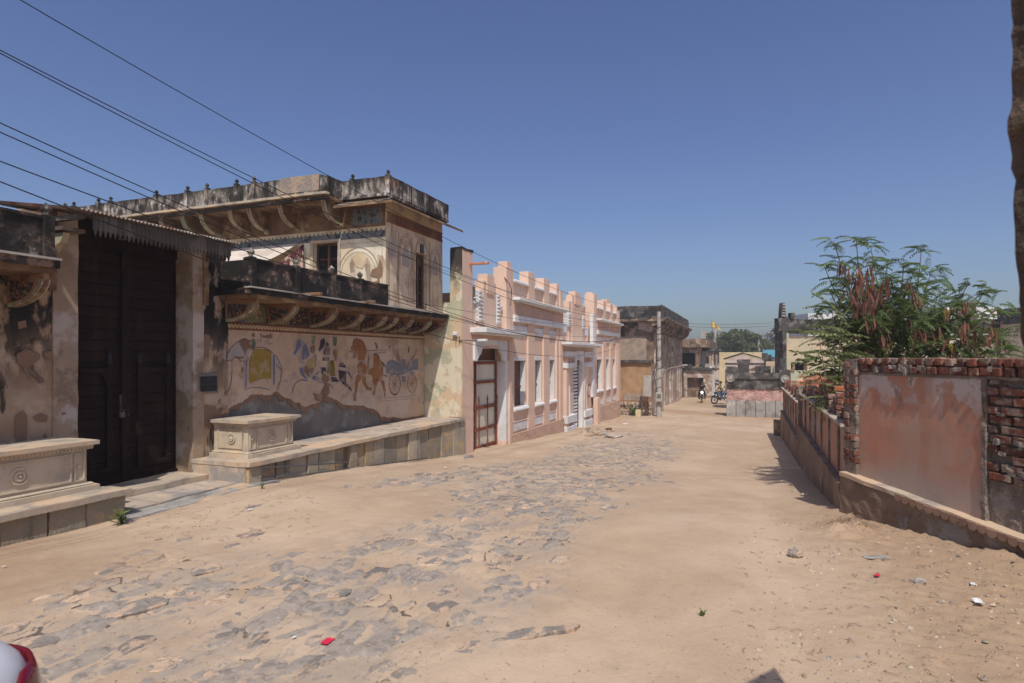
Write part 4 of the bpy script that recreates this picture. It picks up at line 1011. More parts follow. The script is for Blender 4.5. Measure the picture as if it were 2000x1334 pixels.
# painted arch on the sunlit wall
m = MB(); ribbon(m, [(7.45 + .48 * math.cos(t), 3.42 + .52 * math.sin(t)) for t in [math.pi * i / 14 for i in range(15)]], .014, lambda x, y: (UW - .008, x, y))
ribbon(m, [(7.45 + .42 * math.cos(t), 3.40 + .45 * math.sin(t)) for t in [math.pi * i / 14 for i in range(15)]], .008, lambda x, y: (UW - .008, x, y))
ribbon(m, [(6.88, 2.85), (6.88, 4.03), (7.93, 4.03), (7.93, 2.85)], .010, lambda x, y: (UW - .008, x, y))
m.part('painted_arch', M['line_faded'], H, loose=True)
for nm, mm, pts in (('painted_figure', 'old_pale', [(7.60, 3.2), (7.66, 3.62), (7.60, 3.75), (7.54, 3.62), (7.50, 3.2)]), ('painted_figure', 'old_pale', [(7.22, 3.22), (7.30, 3.6), (7.24, 3.75), (7.17, 3.6), (7.12, 3.2)]),
                    ('bare_patch', 'mud', [(6.86, 3.5), (6.93, 3.68), (6.98, 3.52), (7.12, 3.47), (7.16, 3.34), (7.0, 3.30), (6.98, 3.25), (7.06, 3.22), (7.05, 3.06), (7.14, 2.98), (7.02, 2.96), (6.94, 3.1), (6.93, 3.3), (6.87, 3.34)]),
                    ('painted_figure', 'p_grey', [(7.75, 2.9), (7.80, 3.1), (7.70, 3.2), (7.6, 2.95)]), ('painted_figure', 'line_cream', [(7.40, 3.85), (7.62, 3.76), (7.5, 3.55), (7.35, 3.5), (7.2, 3.72)])):
    MB().poly([(UW - .010, v, z) for v, z in pts]).part(nm, M[mm], H, loose=True)
# sloping eave round the corner
def slope_eave(u0, u1, v0, v1, inner, outer, name='eave'):
    pass
e_i, e_o, zi, zo = 0, .46, 4.86, 4.66
m = MB()
th_ = .045
A = [(UW - e_o, 7.72, zo), (UW - e_o, VS - e_o + .02, zo), (UE + .22, VS - e_o + .02, zo)]
B = [(UW + .02, 7.72, zi), (UW + .02, VS + .02, zi), (UE + .0, VS + .02, zi)]
NN = 10
def lerp3(p, q, f): return tuple(p[i] + (q[i] - p[i]) * f for i in range(3))
for (a0, a1, b0, b1) in ((A[0], A[1], B[0], B[1]), (A[1], A[2], B[1], B[2])):
    for i in range(NN):
        f0, f1 = i / NN, (i + 1) / NN
        q = [lerp3(a0, a1, f0), lerp3(a0, a1, f1), lerp3(b0, b1, f1), lerp3(b0, b1, f0)]
        m.add([p for p in q] + [(p[0], p[1], p[2] + th_) for p in q], [(0, 1, 2, 3), (7, 6, 5, 4), (0, 4, 5, 1), (1, 5, 6, 2), (2, 6, 7, 3), (3, 7, 4, 0)])
m.part('sloping_eave', M['soffit'], H, rough=.006)
m = MB()
for (a0, a1) in ((A[0], A[1]), (A[1], A[2])):
    for i in range(NN):
        q0, q1 = lerp3(a0, a1, i / NN), lerp3(a0, a1, (i + 1) / NN)
        c0 = (q0[0], q0[1], q0[2] + th_ + .004); c1 = (q1[0], q1[1], q1[2] + th_ + .004)
        inn = lambda c: (c[0] + (.5 if c[0] < UW else .0), c[1] + (.5 if c[1] < VS - .3 else 0), c[2] + .2)
        m.add([c0, c1, inn(c1), inn(c0)], [(0, 1, 2, 3)])
m.part('eave_top', M['mould_parapet'], H, loose=True)
# brackets and soffit of the deep eave on the left part
m = MB().box(9.80, UW + .05, 7.74, 16.8, 4.84, 4.90, .3); m.part('eave_slab', M['soffit'], H, rough=.006)
MB().box(9.74, 9.84, 7.70, 16.8, 4.90, 4.945, .25).part('eave_moulding', M['coping'], H, rough=.008)
MB().box(9.78, 9.9, 7.73, 16.8, 4.82, 4.86, .25).part('eave_moulding', M['mould_balcony'], H, rough=.006)
for x in (645, 561, 501, 464, 408, 372, 330, 300, 262, 232):
    vv = on_u(x, 420, 10.1)[0]
    d = UW - 9.84
    n = 8
    c = [(UW - .02 - (d - .05) * math.sin(t * math.pi / 2) ** .8, 4.42 + .40 * (1 - math.cos(t * math.pi / 2))) for t in [i / n for i in range(n + 1)]]
    inn = [(p[0] + .025, p[1] + .04) for p in c]
    bo_ = MB().prism([(UW, 4.84), (UW, 4.42)] + c + [(9.86, 4.84)], 'v', vv - .02, vv + .02).part('eave_bracket', M['soffit'], H)
    MB().prism(c + inn[::-1], 'v', vv - .042, vv + .042).part('bracket_rim', M['bracket_edge'], H, parent=bo_)
    MB().box(UW - .09, UW, vv - .05, vv + .05, 4.37, 4.43).part('bracket_foot', M['bracket_edge'], H, parent=bo_, bevel=.01)
# roof parapets
ZR0, ZR1 = 4.945, 5.31
def parapet(pts, name='roof_parapet', t=.10):
    for (p, q) in zip(pts[:-1], pts[1:]):
        if abs(p[0] - q[0]) < 1e-6: MB().box(p[0], p[0] + t, min(p[1], q[1]), max(p[1], q[1]), ZR0, ZR1 + rr(-.01, .01), .13).part(name, M['mould_parapet'], H, rough=.012)
        else: MB().box(min(p[0], q[0]), max(p[0], q[0]), p[1], p[1] + t, ZR0, ZR1, .13).part(name, M['mould_parapet'], H, rough=.012)
parapet([(9.82, 7.86), (9.82, 16.8)]); parapet([(9.93, 7.80), (10.42, 7.80)]); parapet([(10.36, 6.72), (10.36, 7.79)]); parapet([(10.47, 6.66), (12.9, 6.66)])
MB().box(9.83, UE, 7.9, 16.9, 4.945, 4.97).part('roof', M['coping'], H)
MB().box(10.3, UE + .1, 6.68, 7.95, 4.90, 4.955).part('roof', M['mould_parapet'], H)
MB().box(9.82 - .005, 9.93, 7.93, 8.9, 5.0, 5.325, .1).part('repaired_parapet', M['rubble'], H, rough=.012)
for x in (497, 463, 405, 367, 306, 217, 193, 145, 128):
    vv = on_u(x, 380, 9.85)[0]
    MB().box(9.79, 9.90, vv - .045, vv + .045, ZR0 + .01, ZR1 + .04).part('parapet_post', M['mould_parapet'], H, bevel=.008)
    finial(H, 9.845, vv, ZR1 + .04, .62)
for (a, b) in ((10.42, 6.72), (10.40, 7.55)):
    MB().box(a - .05, a + .05, b - .05, b + .05, ZR0 + .01, ZR1 + .03).part('parapet_post', M['mould_parapet'], H, bevel=.008)
    finial(H, a, b, ZR1 + .03, .6)
for a in (11.2, 12.0): MB().box(a - .012, a + .012, 6.645, 6.67, ZR0, ZR1 - .02).part('parapet_joint', M['mould_balcony'], H)
# shade cloth tied up beside the upper door
sh = Thing('shade_cloth', 'pale canvas shade with dark red striped curtain tied beside the upper door', 'shade cloth', (9.8, 9.5, 2.8))
n = 26
m = MB()
def P_(f, g):                                    # f along the wall, g down the slope
    v = 8.95 + f * 3.4
    u = UW - .04 - g * 1.3
    z = 4.12 - g * .66 - .05 * math.sin(math.pi * g) - .03 * abs(math.sin(f * 12)) * g
    return (u, v - .30 * (1 - g) * (1 - f) * 0, z)
gr = [[P_(i / n, j / 8) for j in range(9)] for i in range(n + 1)]
m.add([p for r_ in gr for p in r_], [(i * 9 + j, (i + 1) * 9 + j, (i + 1) * 9 + j + 1, i * 9 + j + 1) for i in range(n) for j in range(8)])
m.part('canvas', M['white_cloth'], sh, loose=True, smooth=True)
m = MB()
top = Vector((UW - .06, 8.78, 4.10))
rows = []
for i in range(15):
    f = i / 14
    bot = Vector((UW - .15 - .95 * f, 8.66 + .42 * f, 3.05 + .12 * f))
    rows.append([tuple(top.lerp(bot, g) + Vector((.04 * math.sin(i * 2.2) * g, .035 * math.cos(i * 2.2) * g, 0))) for g in [j / 7 for j in range(8)]])
m.add([p for r_ in rows for p in r_], [(i * 8 + j, (i + 1) * 8 + j, (i + 1) * 8 + j + 1, i * 8 + j + 1) for i in range(14) for j in range(7)])
m.part('curtain', M['striped_cloth'], sh, loose=True, smooth=True)

# pipe rail and cables on the platform face
pr = Thing('pipe_rail', 'thin grey bent metal pipe fixed along the foot of the slab platform', 'pipe', (8, 6.25, 0))
pts = [(on_v(x, y, 6.24)[0], 6.24, on_v(x, y, 6.24)[1]) for x, y in ((680, 903), (511, 914), (511, 952), (560, 944), (620, 934), (690, 925), (760, 915), (835, 906))]
pts = [(a, b, max(z, zg(a) + .03)) for a, b, z in pts]
MB().tube(pts, .012, 6).part('pipe', M['iron_grey'], pr)

# ------------------------------------------------------------------ pink and white building
VF = 6.30
pk = Thing('pink_building', 'freshly painted peach and white building with square parapet piers and three-window bays', 'building', (22, VF, zg(22)))
U = lambda x, v=VF: on_v(x, 0, v)[0]
def pbox(n, mm, *a, parent=None, bevel=.008, **k): return MB().box(*a).part(n, M[mm], pk, parent=parent, bevel=bevel, **k)
# first pier with the old green and cream flank
MB().box(12.92, 13.47, VF, VF + .30, zg(13) - .3, 4.24, .2).part('pier', M['pink'], pk, rough=.004)
MB().box(12.885, 12.925, VF + .004, VF + .31, .30, 4.25, .2).part('pier_flank', M['green_wash'], pk, rough=.004)
MB().box(12.90, 13.50, VF - .01, VF + .32, 4.24, 4.30, .1).part('pier_top', M['mould_balcony'], pk, rough=.03)
# masses behind the facade
pbox('inner_block', 'pink', 13.5, 31.6, VF + .35, 14, -1.8, 3.3, bevel=0)
MB().box(13.1, 15.8, 9.0, 9.3, 3.2, 4.25, .3).part('roof_room', M['mould_parapet'], pk, rough=.02)
# door bay one
zs0 = 1.62
MB().wall('v', VF, VF + .30, 13.47, 15.69, -1.0, 2.25, [(13.52, 15.55, -1.2, 1.93)], step=.6).part('door_wall', M['pink'], pk)
sp_ = [(13.50, 2.16), (13.50, 1.62), (13.62, 1.60), (13.74, 1.72), (13.86, 1.78), (13.98, 1.98), (14.15, 2.02), (14.95, 2.02), (15.06, 1.98), (15.12, 1.86), (15.25, 1.80), (15.38, 1.60), (15.50, 1.60), (15.62, 1.62), (15.62, 2.16)]
MB().prism(sp_, 'v', VF - .06, VF + .02).part('cusped_arch', M['white'], pk, bevel=.006)
pbox('door_jamb', 'white', 15.52, 15.70, VF - .05, VF + .295, -.60, 1.60)
pbox('door_plinth', 'pink', 15.50, 15.74, VF - .06, VF + .29, -1.0, -.602)
pbox('door_head', 'pink_deep', 13.5, 15.9, VF - .10, VF + .02, 2.162, 2.28)
pbox('door_jamb', 'pink', 15.70, 15.86, VF - .10, VF + .02, -.9, 2.16)
can = pbox('door_canopy', 'white', 13.35, 16.25, VF - .42, VF + .1, 2.30, 2.42)
pbox('canopy_lip', 'white', 13.40, 16.20, VF - .36, VF + .1, 2.26, 2.298, parent=can)
gp_ = Thing('iron_door', 'cream sheet-metal door behind rusty red spiked bars in the first pink bay', 'door', (14.5, 6.52, -.7))
VD = 6.56
for a0, a1 in ((13.52, 14.1), (14.12, 15.52)):
    MB().box(a0, a1, VD, VD + .03, -.72, 1.62).part('sheet_panel', M['cream_sheet'], gp_)
MB().box(13.52, 15.52, VD + .02, VD + .06, 1.6, 2.03).part('transom_panel', M['brown_wood'], gp_)
for z0, z1 in ((1.52, 1.60), (1.02, 1.10), (.36, .45), (-.20, -.12), (-.66, -.58), (-.78, -.72)):
    MB().box(13.54, 15.5, VD - .05, VD - .01, z0, z1).part('cross_bar', M['rust'], gp_, bevel=.006)
for a, z1 in ((14.10, 1.55), (15.44, 1.55)):
    MB().box(a, a + .06, VD - .055, VD - .012, -.78, z1).part('post', M['rust'], gp_, bevel=.006)
for x in (931, 948, 966):
    a = on_v(x, 0, VD)[0]
    MB().tube([(a, VD - .065, -.76), (a, VD - .065, .55), (a, VD - .065, .60), (a, VD - .065, .72)], [.018, .018, .03, .002], 6).part('spiked_bar', M['rust'], gp_)
MB().box(13.54, 15.5, VD - .015, VD - .002, -.76, -.60).part('kick_plate', M['brown_wood'], gp_)
# stepped pediment over a door
def pediment(c, w_, zb0, ztop, lz0=None, lz1=None):
    lz0 = lz0 or zb0 + .18; lz1 = lz1 or ztop - .46
    g = lambda n, mm, x0, x1, d, z0, z1, **k: pbox(n, mm, c + x0 * w_, c + x1 * w_, VF + d, VF + .28, z0, z1, **k)
    g('parapet_wall', 'pink', -.5, .5, .12, zb0, zb0 + .62)
    cp = g('parapet_coping', 'white', -.5, -.30, .08, zb0 + .622, zb0 + .70); g('parapet_coping', 'white', .30, .5, .08, zb0 + .622, zb0 + .70)
    g('pediment_step', 'pink', -.30, .30, .06, zb0 + .0, ztop - .42)
    g('pediment_step', 'pink', -.20, .20, .03, zb0 + .05, ztop - .18)
    g('pediment_step', 'pink', -.11, .11, .0, ztop - .5, ztop)
    for s_ in (-1, 1):
        la = g('ladder_panel', 'white', s_ * .29 - .045, s_ * .29 + .045, .035, lz0, lz1)
        k, zz = 0, lz0 + .04
        while zz < lz1 - .04:
            g('rung', 'white', s_ * .29 - .045, s_ * .29 + .045, -.01, zz, zz + .045, parent=la, bevel=.004); zz += .098
pediment(14.6, 2.05, 2.42, 3.85)
pbox('pier', 'pink', 15.69, 16.24, VF + .002, VF + .40, zg(16) - .3, 4.22)
pbox('pier', 'pink', 15.95, 16.24, VF + .08, VF + .36, 4.22, 4.41)
MB().tube([(15.75, VF + .15, 4.0), (15.6, VF - .1, 3.75), (15.45, VF - .25, 3.55), (15.5, VF - .2, 3.1)], .016, 6).part('broken_pipe', M['rust'], pk)
pbox('rain_spout', 'brick_orange', 13.3, 13.36, VF - .5, VF, 3.92, 3.98)
pbox('shutter_stub', 'cement', 13.48, 13.75, VF + .05, VF + .2, 3.2, 3.45)

def bay(u0, last, tall):
    """three-window bay between square pilasters; u0 = first edge"""
    x = lambda a: u0 + a
    pil = [(0, .5), (1.74, 2.34), (3.24, 3.84), (4.66, 4.92), (5.08, last)]
    op = [(.5, 1.74), (2.34, 3.24), (3.84, 4.66)]
    MB().wall('v', VF + .06, VF + .3, x(.4), x(last), -2.2, 3.3, [(x(a + .22), x(b - .12), .26, 1.60) for a, b in op], step=1).part('bay_wall', M['pink'], pk)
    pbox('bay_wall_strip', 'pink', x(4.92), x(5.08), VF + .03, VF + .08, -.5, 2.7)
    for i, (a, b) in enumerate(pil):
        pbox('pilaster', 'pink', x(a), x(b), VF, VF + .1, -.50, 2.72)
    for a, b in op:
        wn = pbox('window', 'white', x(a + .14), x(b - .08), VF + .045, VF + .25, 1.60, 1.72)
        MB().box(x(b - .13), x(b - .11), VF + .05, VF + .27, .27, 1.6).part('reveal', M['white'], pk, parent=wn)
        MB().box(x(a + .21), x(b - .12), VF + .22, VF + .24, .27, 1.6).part('shutter', M['louvre'], pk, parent=wn)
        MB().box(x(a + .21), x(b - .12), VF + .19, VF + .22, .82, .86).part('shutter_rail', M['rust'], pk, parent=wn)
        MB().box(x(a + .21), x(a + .25), VF + .15, VF + .22, .27, 1.6).part('frame', M['brown_wood'], pk, parent=wn)
        sl = MB().prism([(VF - .04, .14), (VF - .05, .18), (VF - .03, .23), (VF + .04, .255), (VF + .2, .265), (VF + .2, .14)], 'u', x(a + .03), x(b - .03)).part('sill', M['white'], pk, parent=wn, bevel=.006)
        pbox('base_panel', 'white', x(a + .04), x(b - .02), VF + .03, VF + .1, -.44, -.20)
        pbox('transom_panel', 'white', x(a + .02), x(b - .02), VF + .02, VF + .1, 2.38, 2.62)
        pbox('panel_ledge', 'pink', x(a), x(b), VF + .02, VF + .1, -.19, -.15)
    pbox('lintel_band', 'white', x(.46), x(last - .25), VF - .06, VF + .1, 2.72, 2.91)
    pbox('upper_wall', 'pink_deep', x(.5), x(last), VF - .012, VF + .3, 2.912, 3.30)
    c = pbox('cornice', 'white', x(.44), x(last + .02), VF - .22, VF + .2, 3.33, 3.41)
    pbox('cornice_lip', 'white', x(.48), x(last - .02), VF - .15, VF + .2, 3.29, 3.328, parent=c)
    pbox('parapet_wall', 'pink', x(.5), x(last), VF + .06, VF + .26, 3.41, 3.86)
    for i, (a, b) in enumerate(pil[1:]):
        top = (4.32, 4.30, 4.28, 4.08)[i]
        pbox('parapet_pier', 'pink', x(a), x(min(b, last)), VF + .0, VF + (.30 if i < 3 else .2), 3.412, top)
    for a, b in ((.5, 1.74), (2.34, 3.24), (3.84, 4.66)):
        MB().prism([(VF - .03, 3.86), (VF - .03, 3.90), (VF + .0, 3.95), (VF + .27, 3.97), (VF + .27, 3.86)], 'u', x(a), x(b)).part('parapet_coping', M['white'], pk, bevel=.006)
    MB().box(x(0), x(last + .02), VF - .04, VF + .1, -2.3, -.50, .1).part('rough_plinth', M['pink_rough'], pk, rough=.012, rs=8)
bay(15.74, 5.42, 1)
# middle door section
MB().wall('v', VF + .05, VF + .3, 21.1, 25.8, -1.6, 2.2, [(22.75, 23.75, -1.7, 1.72)], step=1.2).part('door_wall', M['pink'], pk)
for a, b in ((21.35, 22.65), (23.95, 25.15)):
    pbox('column', 'pink', a, a + .3, VF - .08, VF + .1, -1.3, 1.3)
    pbox('column', 'white', a + .62, a + .74, VF - .02, VF + .1, -.5, 1.3)
    for z0, z1 in ((1.70, 1.92), (1.30, 1.50), (-.72, -.45), (-1.15, -.85)): pbox('capital_band', 'white', a - .04, b, VF - .12, VF + .1, z0, z1)
    for k in range(3): pbox('capital_block', 'pink_deep', a + .05 + k * .4, a + .22 + k * .4, VF - .10, VF + .1, 1.52, 1.69)
pbox('door_jamb', 'white', 23.72, 24.0, VF - .05, VF + .28, -1.6, 1.7)
MB().prism([(22.6, 1.95), (22.6, 1.3), (22.75, 1.3), (22.85, 1.55), (23.0, 1.6), (23.2, 1.78), (23.4, 1.6), (23.6, 1.55), (23.75, 1.3), (23.9, 1.3), (23.9, 1.95)], 'v', VF - .06, VF + .04).part('cusped_arch', M['white'], pk)
can = pbox('door_canopy', 'white', 21.0, 25.75, VF - .40, VF + .1, 2.16, 2.26)
pbox('canopy_lip', 'white', 21.1, 25.65, VF - .34, VF + .1, 2.10, 2.158, parent=can)
dr = Thing('slatted_door', 'narrow white slatted metal door with dark gaps in the middle arch of the pink building', 'door', (23.2, VF + .2, -1.2))
MB().box(22.7, 23.76, VF + .2, VF + .22, -1.6, 1.7).part('backing', M['dark'], dr)
zz = -1.25
while zz < 1.6:
    MB().box(22.74, 23.73, VF + .14, VF + .18, zz, zz + .085).part('slat', M['white'], dr); zz += .135
MB().box(22.72, 22.78, VF + .12, VF + .2, -1.3, 1.66).part('frame', M['brown_wood'], dr)
MB().box(23.66, 23.72, VF + .12, VF + .2, -1.3, 1.66).part('frame', M['brown_wood'], dr)
sg = Thing('notice_board', 'small red and white notice on the column beside the slatted door', 'sign', (24.4, VF - .1, .3))
MB().box(24.36, 24.62, VF - .13, VF - .10, .05, .62).part('board', M['line_red'], sg)
MB().box(24.38, 24.60, VF - .136, VF - .13, .16, .50).part('white_panel', M['white'], sg)
m = MB()
for k in range(3): m.box(24.42, 24.56, VF - .139, VF - .136, .20 + k * .095, .235 + k * .095)
m.part('printed_marks', M['p_blue'], sg)
pediment(23.2, 3.6, 2.26, 4.25, 2.85, 3.4)
for a, b in ((21.15, 22.0), (24.4, 25.5)):
    pbox('parapet_wall', 'pink', a, b, VF + .3, VF + .5, 2.3, 3.80); pbox('parapet_coping', 'white', a, b, VF + .26, VF + .54, 3.80, 3.93)
for a in (21.3, 24.5): pbox('square_panel', 'white', a + .1, a + .75, VF + .09, VF + .2, 2.62, 2.95)
pbox('white_strip', 'white', 25.45, 25.85, VF - .05, VF + .1, .0, 3.55)
pbox('gate_pier', 'pink', 25.45, 25.95, VF - .25, VF - .06, -1.5, -.02)
# far bay
pbox('pier', 'pink', 25.86, 26.36, VF + .002, VF + .40, -1.6, 4.45)
bay(25.90, 5.5, 1)
for a0, a1, b0, z1 in ((30.2, 31.0, 6.7, 4.62), (28.8, 30.2, 7.2, 4.75), (31.0, 31.4, 6.5, 4.4)): pbox('stepped_parapet', 'pink', a0, a1, b0, b0 + .3, 3.3, z1)
pbox('parapet_post', 'pink', 27.9, 28.2, 6.9, 7.2, 3.3, 4.75)
MB().box(31.40, 31.6, VF + .0, VF + 4, -1.9, 3.4).part('end_wall', M['pink'], pk)
# swan of graffiti-like scribble? none; small electric box and camera on the first pier
cc = Thing('security_camera', 'white security camera on a bracket with coiled cable on the green pier', 'camera', (13.0, VF - .1, 1.95))
ca, cz = on_v(885, 664, VF)
MB().tube([(12.86, VF + .05, cz + .1), (12.86, VF + .05, cz - .05), (12.86, VF + .05, cz), (12.9, VF - .5, cz)], .012, 6).part('bracket', M['iron_grey'], cc)
MB().box(12.86, 13.0, VF - .62, VF - .40, cz - .03, cz + .03).part('body', M['white'], cc, bevel=.01)
MB().box(12.80, 12.88, VF + .1, VF + .2, cz + .12, cz + .2).part('bulb_holder', M['white'], cc, bevel=.01)
m = MB()
m.tube([(12.84 + .02 * math.sin(t), VF + .15 + .07 * math.cos(t * 1.3), cz + .15 + .06 * math.sin(t * 2)) for t in [i * .5 for i in range(26)]], .005, 4)
m.part('coiled_cable', M['white'], cc)
# ------------------------------------------------------------------ bricks
def brick_mesh(l, w_, h, seed, m):
    random.seed(seed)
    o = MB().box(-l / 2, l / 2, -w_ / 2, w_ / 2, -h / 2, h / 2, min(l, w_, h) * .99)
    me = o.mesh('brick', bevel=.006, rough=.006, rs=14)
    me.materials.append(M[m])
    return me
HB = [brick_mesh(.106 * rr(.9, 1.05), .16, .078, s, 'brick') for s in range(5)]        # headers
SBk = [brick_mesh(.215 * rr(.95, 1.02), .11, .070, s + 9, 'brick') for s in range(5)]   # stretchers
OB = [brick_mesh(.215, .11, .070, s + 20, 'brick_orange') for s in range(4)]
random.seed(11)
# ------------------------------------------------------------------ near right wall (bends away from the lane)
wbt = Thing('brick_wall', 'near boundary wall of pink plaster panel, exposed red bricks and rowlock brick coping', 'wall', (0, 0, 0), frame=wb)
LB = 4.6
TOPZ = 1.70
MB().wall('v', .04, .24, .02, 1.76, .05, TOPZ - .175, step=.15).part('rendered_panel', M['panel_pink'], wbt, rough=.006, rs=4)
MB().wall('v', .085, .24, 1.76, LB, .05, TOPZ - .175, step=.12).part('mortar_core', M['mortar'], wbt, rough=.012, rs=8)
MB().box(.02, LB, .06, .24, TOPZ - .174, TOPZ - .012, .12).part('mortar_core', M['mortar'], wbt, rough=.008, rs=9)
MB().box(.0, LB, .03, .10, TOPZ - .20, TOPZ - .172, .08).part('drip_course', M['mortar'], wbt, rough=.010, rs=9)
MB().box(1.73, 1.775, .025, .1, .2, TOPZ - .18, .05).part('render_edge', M['mortar'], wbt, rough=.012, rs=12)
MB().box(1.78, LB, .06, .12, .1, .60, .035).part('rough_render', M['mortar'], wbt, rough=.016, rs=14)
for r_ in range(2):
    s = .16 + .05 * r_
    while s < LB:
        wdt = rr(.095, .118)
        if not (r_ == 1 and s < .5 and R() < .5):
            wbt.piece('brick', random.choice(HB), (s + wdt / 2, .085 + rr(-.008, .012), TOPZ - .045 - r_ * .085 + rr(-.003, .003)), (rr(-.04, .04), rr(-.04, .04), rr(-.05, .05)), (rr(.85, 1), 1, rr(.88, 1.02)))
        s += wdt + .012
z, r_ = .64, 0
while z < TOPZ - .22:
    s = 1.79 + (.11 if r_ % 2 else 0)
    if r_ % 2: wbt.piece('brick', random.choice(HB), (1.82, .12, z), (0, 0, rr(-.04, .04)), (.9, 1, .88))
    while s < LB - .2:
        if R() > .06: wbt.piece('brick', random.choice(SBk), (s + .11, .085 + rr(-.012, .014), z + rr(-.003, .003)), (rr(-.03, .03), rr(-.03, .03), rr(-.04, .04)), (rr(.92, 1), 1, rr(.9, 1)))
        s += .232
    z += .084; r_ += 1
for k in range(46):
    a = rr(1.8, LB - .3); z = rr(.5, TOPZ - .2)
    w_ = rr(.03, .10); h_ = rr(.012, .05)
    MB().box(a, a + w_, .028 + rr(-.01, .01), .1, z, z + h_, .02).part('mortar_smear', M['mortar'], wbt, rough=.012, rs=16)
for k in range(30):
    a = rr(.2, LB - .3); w_ = rr(.03, .12)
    MB().box(a, a + w_, .0 + rr(-.01, .012), .1, TOPZ - .1 - rr(0, .09), TOPZ - .09 + rr(-.02, .02), .02).part('mortar_smear', M['mortar'], wbt, rough=.012, rs=16)
# corner post of bricks
MB().box(-.04, .15, .0, .22, -.2, TOPZ - .02, .12).part('corner_post', M['mortar'], wbt, rough=.01, rs=8)
z = .42
while z < TOPZ - .03:
    for q_ in range(2):
        if R() < .35: continue
        wbt.piece('brick', random.choice(HB), (.0 + q_ * .11, .055, z), (rr(-.03, .03), 0, rr(-.05, .05)), (.9, .9, .9))
    z += .085
shear = lambda mb: (setattr(mb, 'v', [(a, b, c - .068 * max(0, a)) for a, b, c in mb.v]), mb)[1]
shear(MB().box(-.02, LB, -.09, .2, .30, .345, .14)).part('ledge', M['coping'], wbt, rough=.010, rs=5)
s = .9
LT = MB().prism([(.045, 0), (.045, -.045), (.02, -.07), (-.02, -.07), (-.045, -.045), (-.045, 0)], 'v', 0, .02).mesh('ledge_tile', rough=.003)
LT.materials.append(M['line_faded'])
while s < LB:
    wbt.piece('ledge_tile', LT, (s, -.107, .335 - .068 * s + rr(-.004, .004)), (rr(-.05, .05), rr(-.05, .05), 0)); s += .096
shear(MB().box(-.04, LB, -.07, .2, -.35, .298, .10)).part('wall_base', M['base_mud'], wbt, rough=.026, rs=3.5)

# ------------------------------------------------------------------ long right wall along the lane
VR = -1.05
wa = Thing('lane_wall', 'long low rendered wall with brick pilasters receding down the lane', 'wall', (8.2, VR, 0))
segs = [(8.22, 15.2, .87, .16), (15.2, 23.6, .62, -.20)]
for a0, a1, zt, zl in segs:
    MB().wall('v', VR - .22, VR - .02, a0, a1, -1.2, zt, step=.3).part('wall_panel', M['panel_pink2'], wa, rough=.008)
    MB().box(a0, a1, VR - .24, VR + .05, zt, zt + .035, .2).part('coping', M['coping'], wa, rough=.008)
    MB().box(a0, a1, VR - .03, VR + .075, zl - .03, zl + .03, .2).part('ledge', M['base_mud'], wa, rough=.012)
    MB().box(a0 - .03, a1, VR - .1, VR + .07, zl - 1.1, zl - .032, .2).part('wall_base', M['base_mud'], wa, rough=.03)
    k = a0 + .62
    while k < a1:
        MB().box(k, k + .09, VR - .03, VR + .006, zl + .03, zt + .08, .1).part('pilaster', M['mortar'], wa, rough=.010, rs=6); k += 1.02
MB().box(14.95, 15.25, VR - .24, VR + .06, -.5, 1.05, .12).part('stub_pier', M['mortar'], wa, rough=.012, rs=6)
# broken brickwork standing on the wall
m_ = 0
for a0, n_, zb in ((8.32, 6, .91), (9.35, 4, .91), (10.3, 3, .91), (11.3, 4, .91), (12.3, 2, .91), (13.3, 3, .91), (14.3, 4, .91), (16.2, 3, .66), (17.3, 4, .66), (18.6, 5, .66), (20.0, 3, .66), (21.5, 4, .66), (22.8, 3, .66)):
    for r_ in range(n_):
        for q_ in range(max(1, 4 - r_)):
            wa.piece('brick', random.choice(SBk), (a0 + q_ * .232 + rr(-.01, .01) + .1, VR - .1, zb + .03 + r_ * .082), (0, 0, rr(-.05, .05)))
            m_ += 1
stub = []
for a0, b1, zt, nc in ((9.75, -1.10, 1.46, 3), (13.1, -1.12, 1.44, 3), (16.3, -1.12, 1.30, 3), (20.2, -1.12, 1.16, 3)):
    t = Thing('brick_stub', {9.75: 'nearest stepped stub of bright orange bricks behind the lane wall', 13.1: 'second stepped stub of orange bricks behind the lane wall, below the leaves', 16.3: 'third stub of orange bricks behind the lane wall', 20.2: 'farthest low stub of orange bricks by the end of the lane wall'}[a0], 'brickwork', (a0, b1 - .35, .3), group='brick stubs behind the lane wall')
    MB().box(a0, a0 + .2, b1 - .25 * nc, b1 - .16, -.8, zt - .3, .15).part('mortar_core', M['mortar'], t, rough=.01)
    r_, z = 0, zt - .04
    while z > zt - .75:
        for q_ in range(nc if r_ > 1 else nc - 1):
            t.piece('brick', random.choice(OB), (a0 + .055, b1 - .12 - .232 * (nc - 1 - q_ if r_ > 1 else nc - 1 - q_) - (.1 if r_ % 2 else 0), z), (0, 0, math.pi / 2 + rr(-.05, .05)))
        z -= .082; r_ += 1
MB().box(23.62, 24.1, VR - .1, VR + .28, -1.6, -.55, .15).solo('concrete_block', M['old_brown'], 'dark square stump at the far foot of the lane wall', 'block', base=(23.8, VR, zg(23.8)), rough=.02)

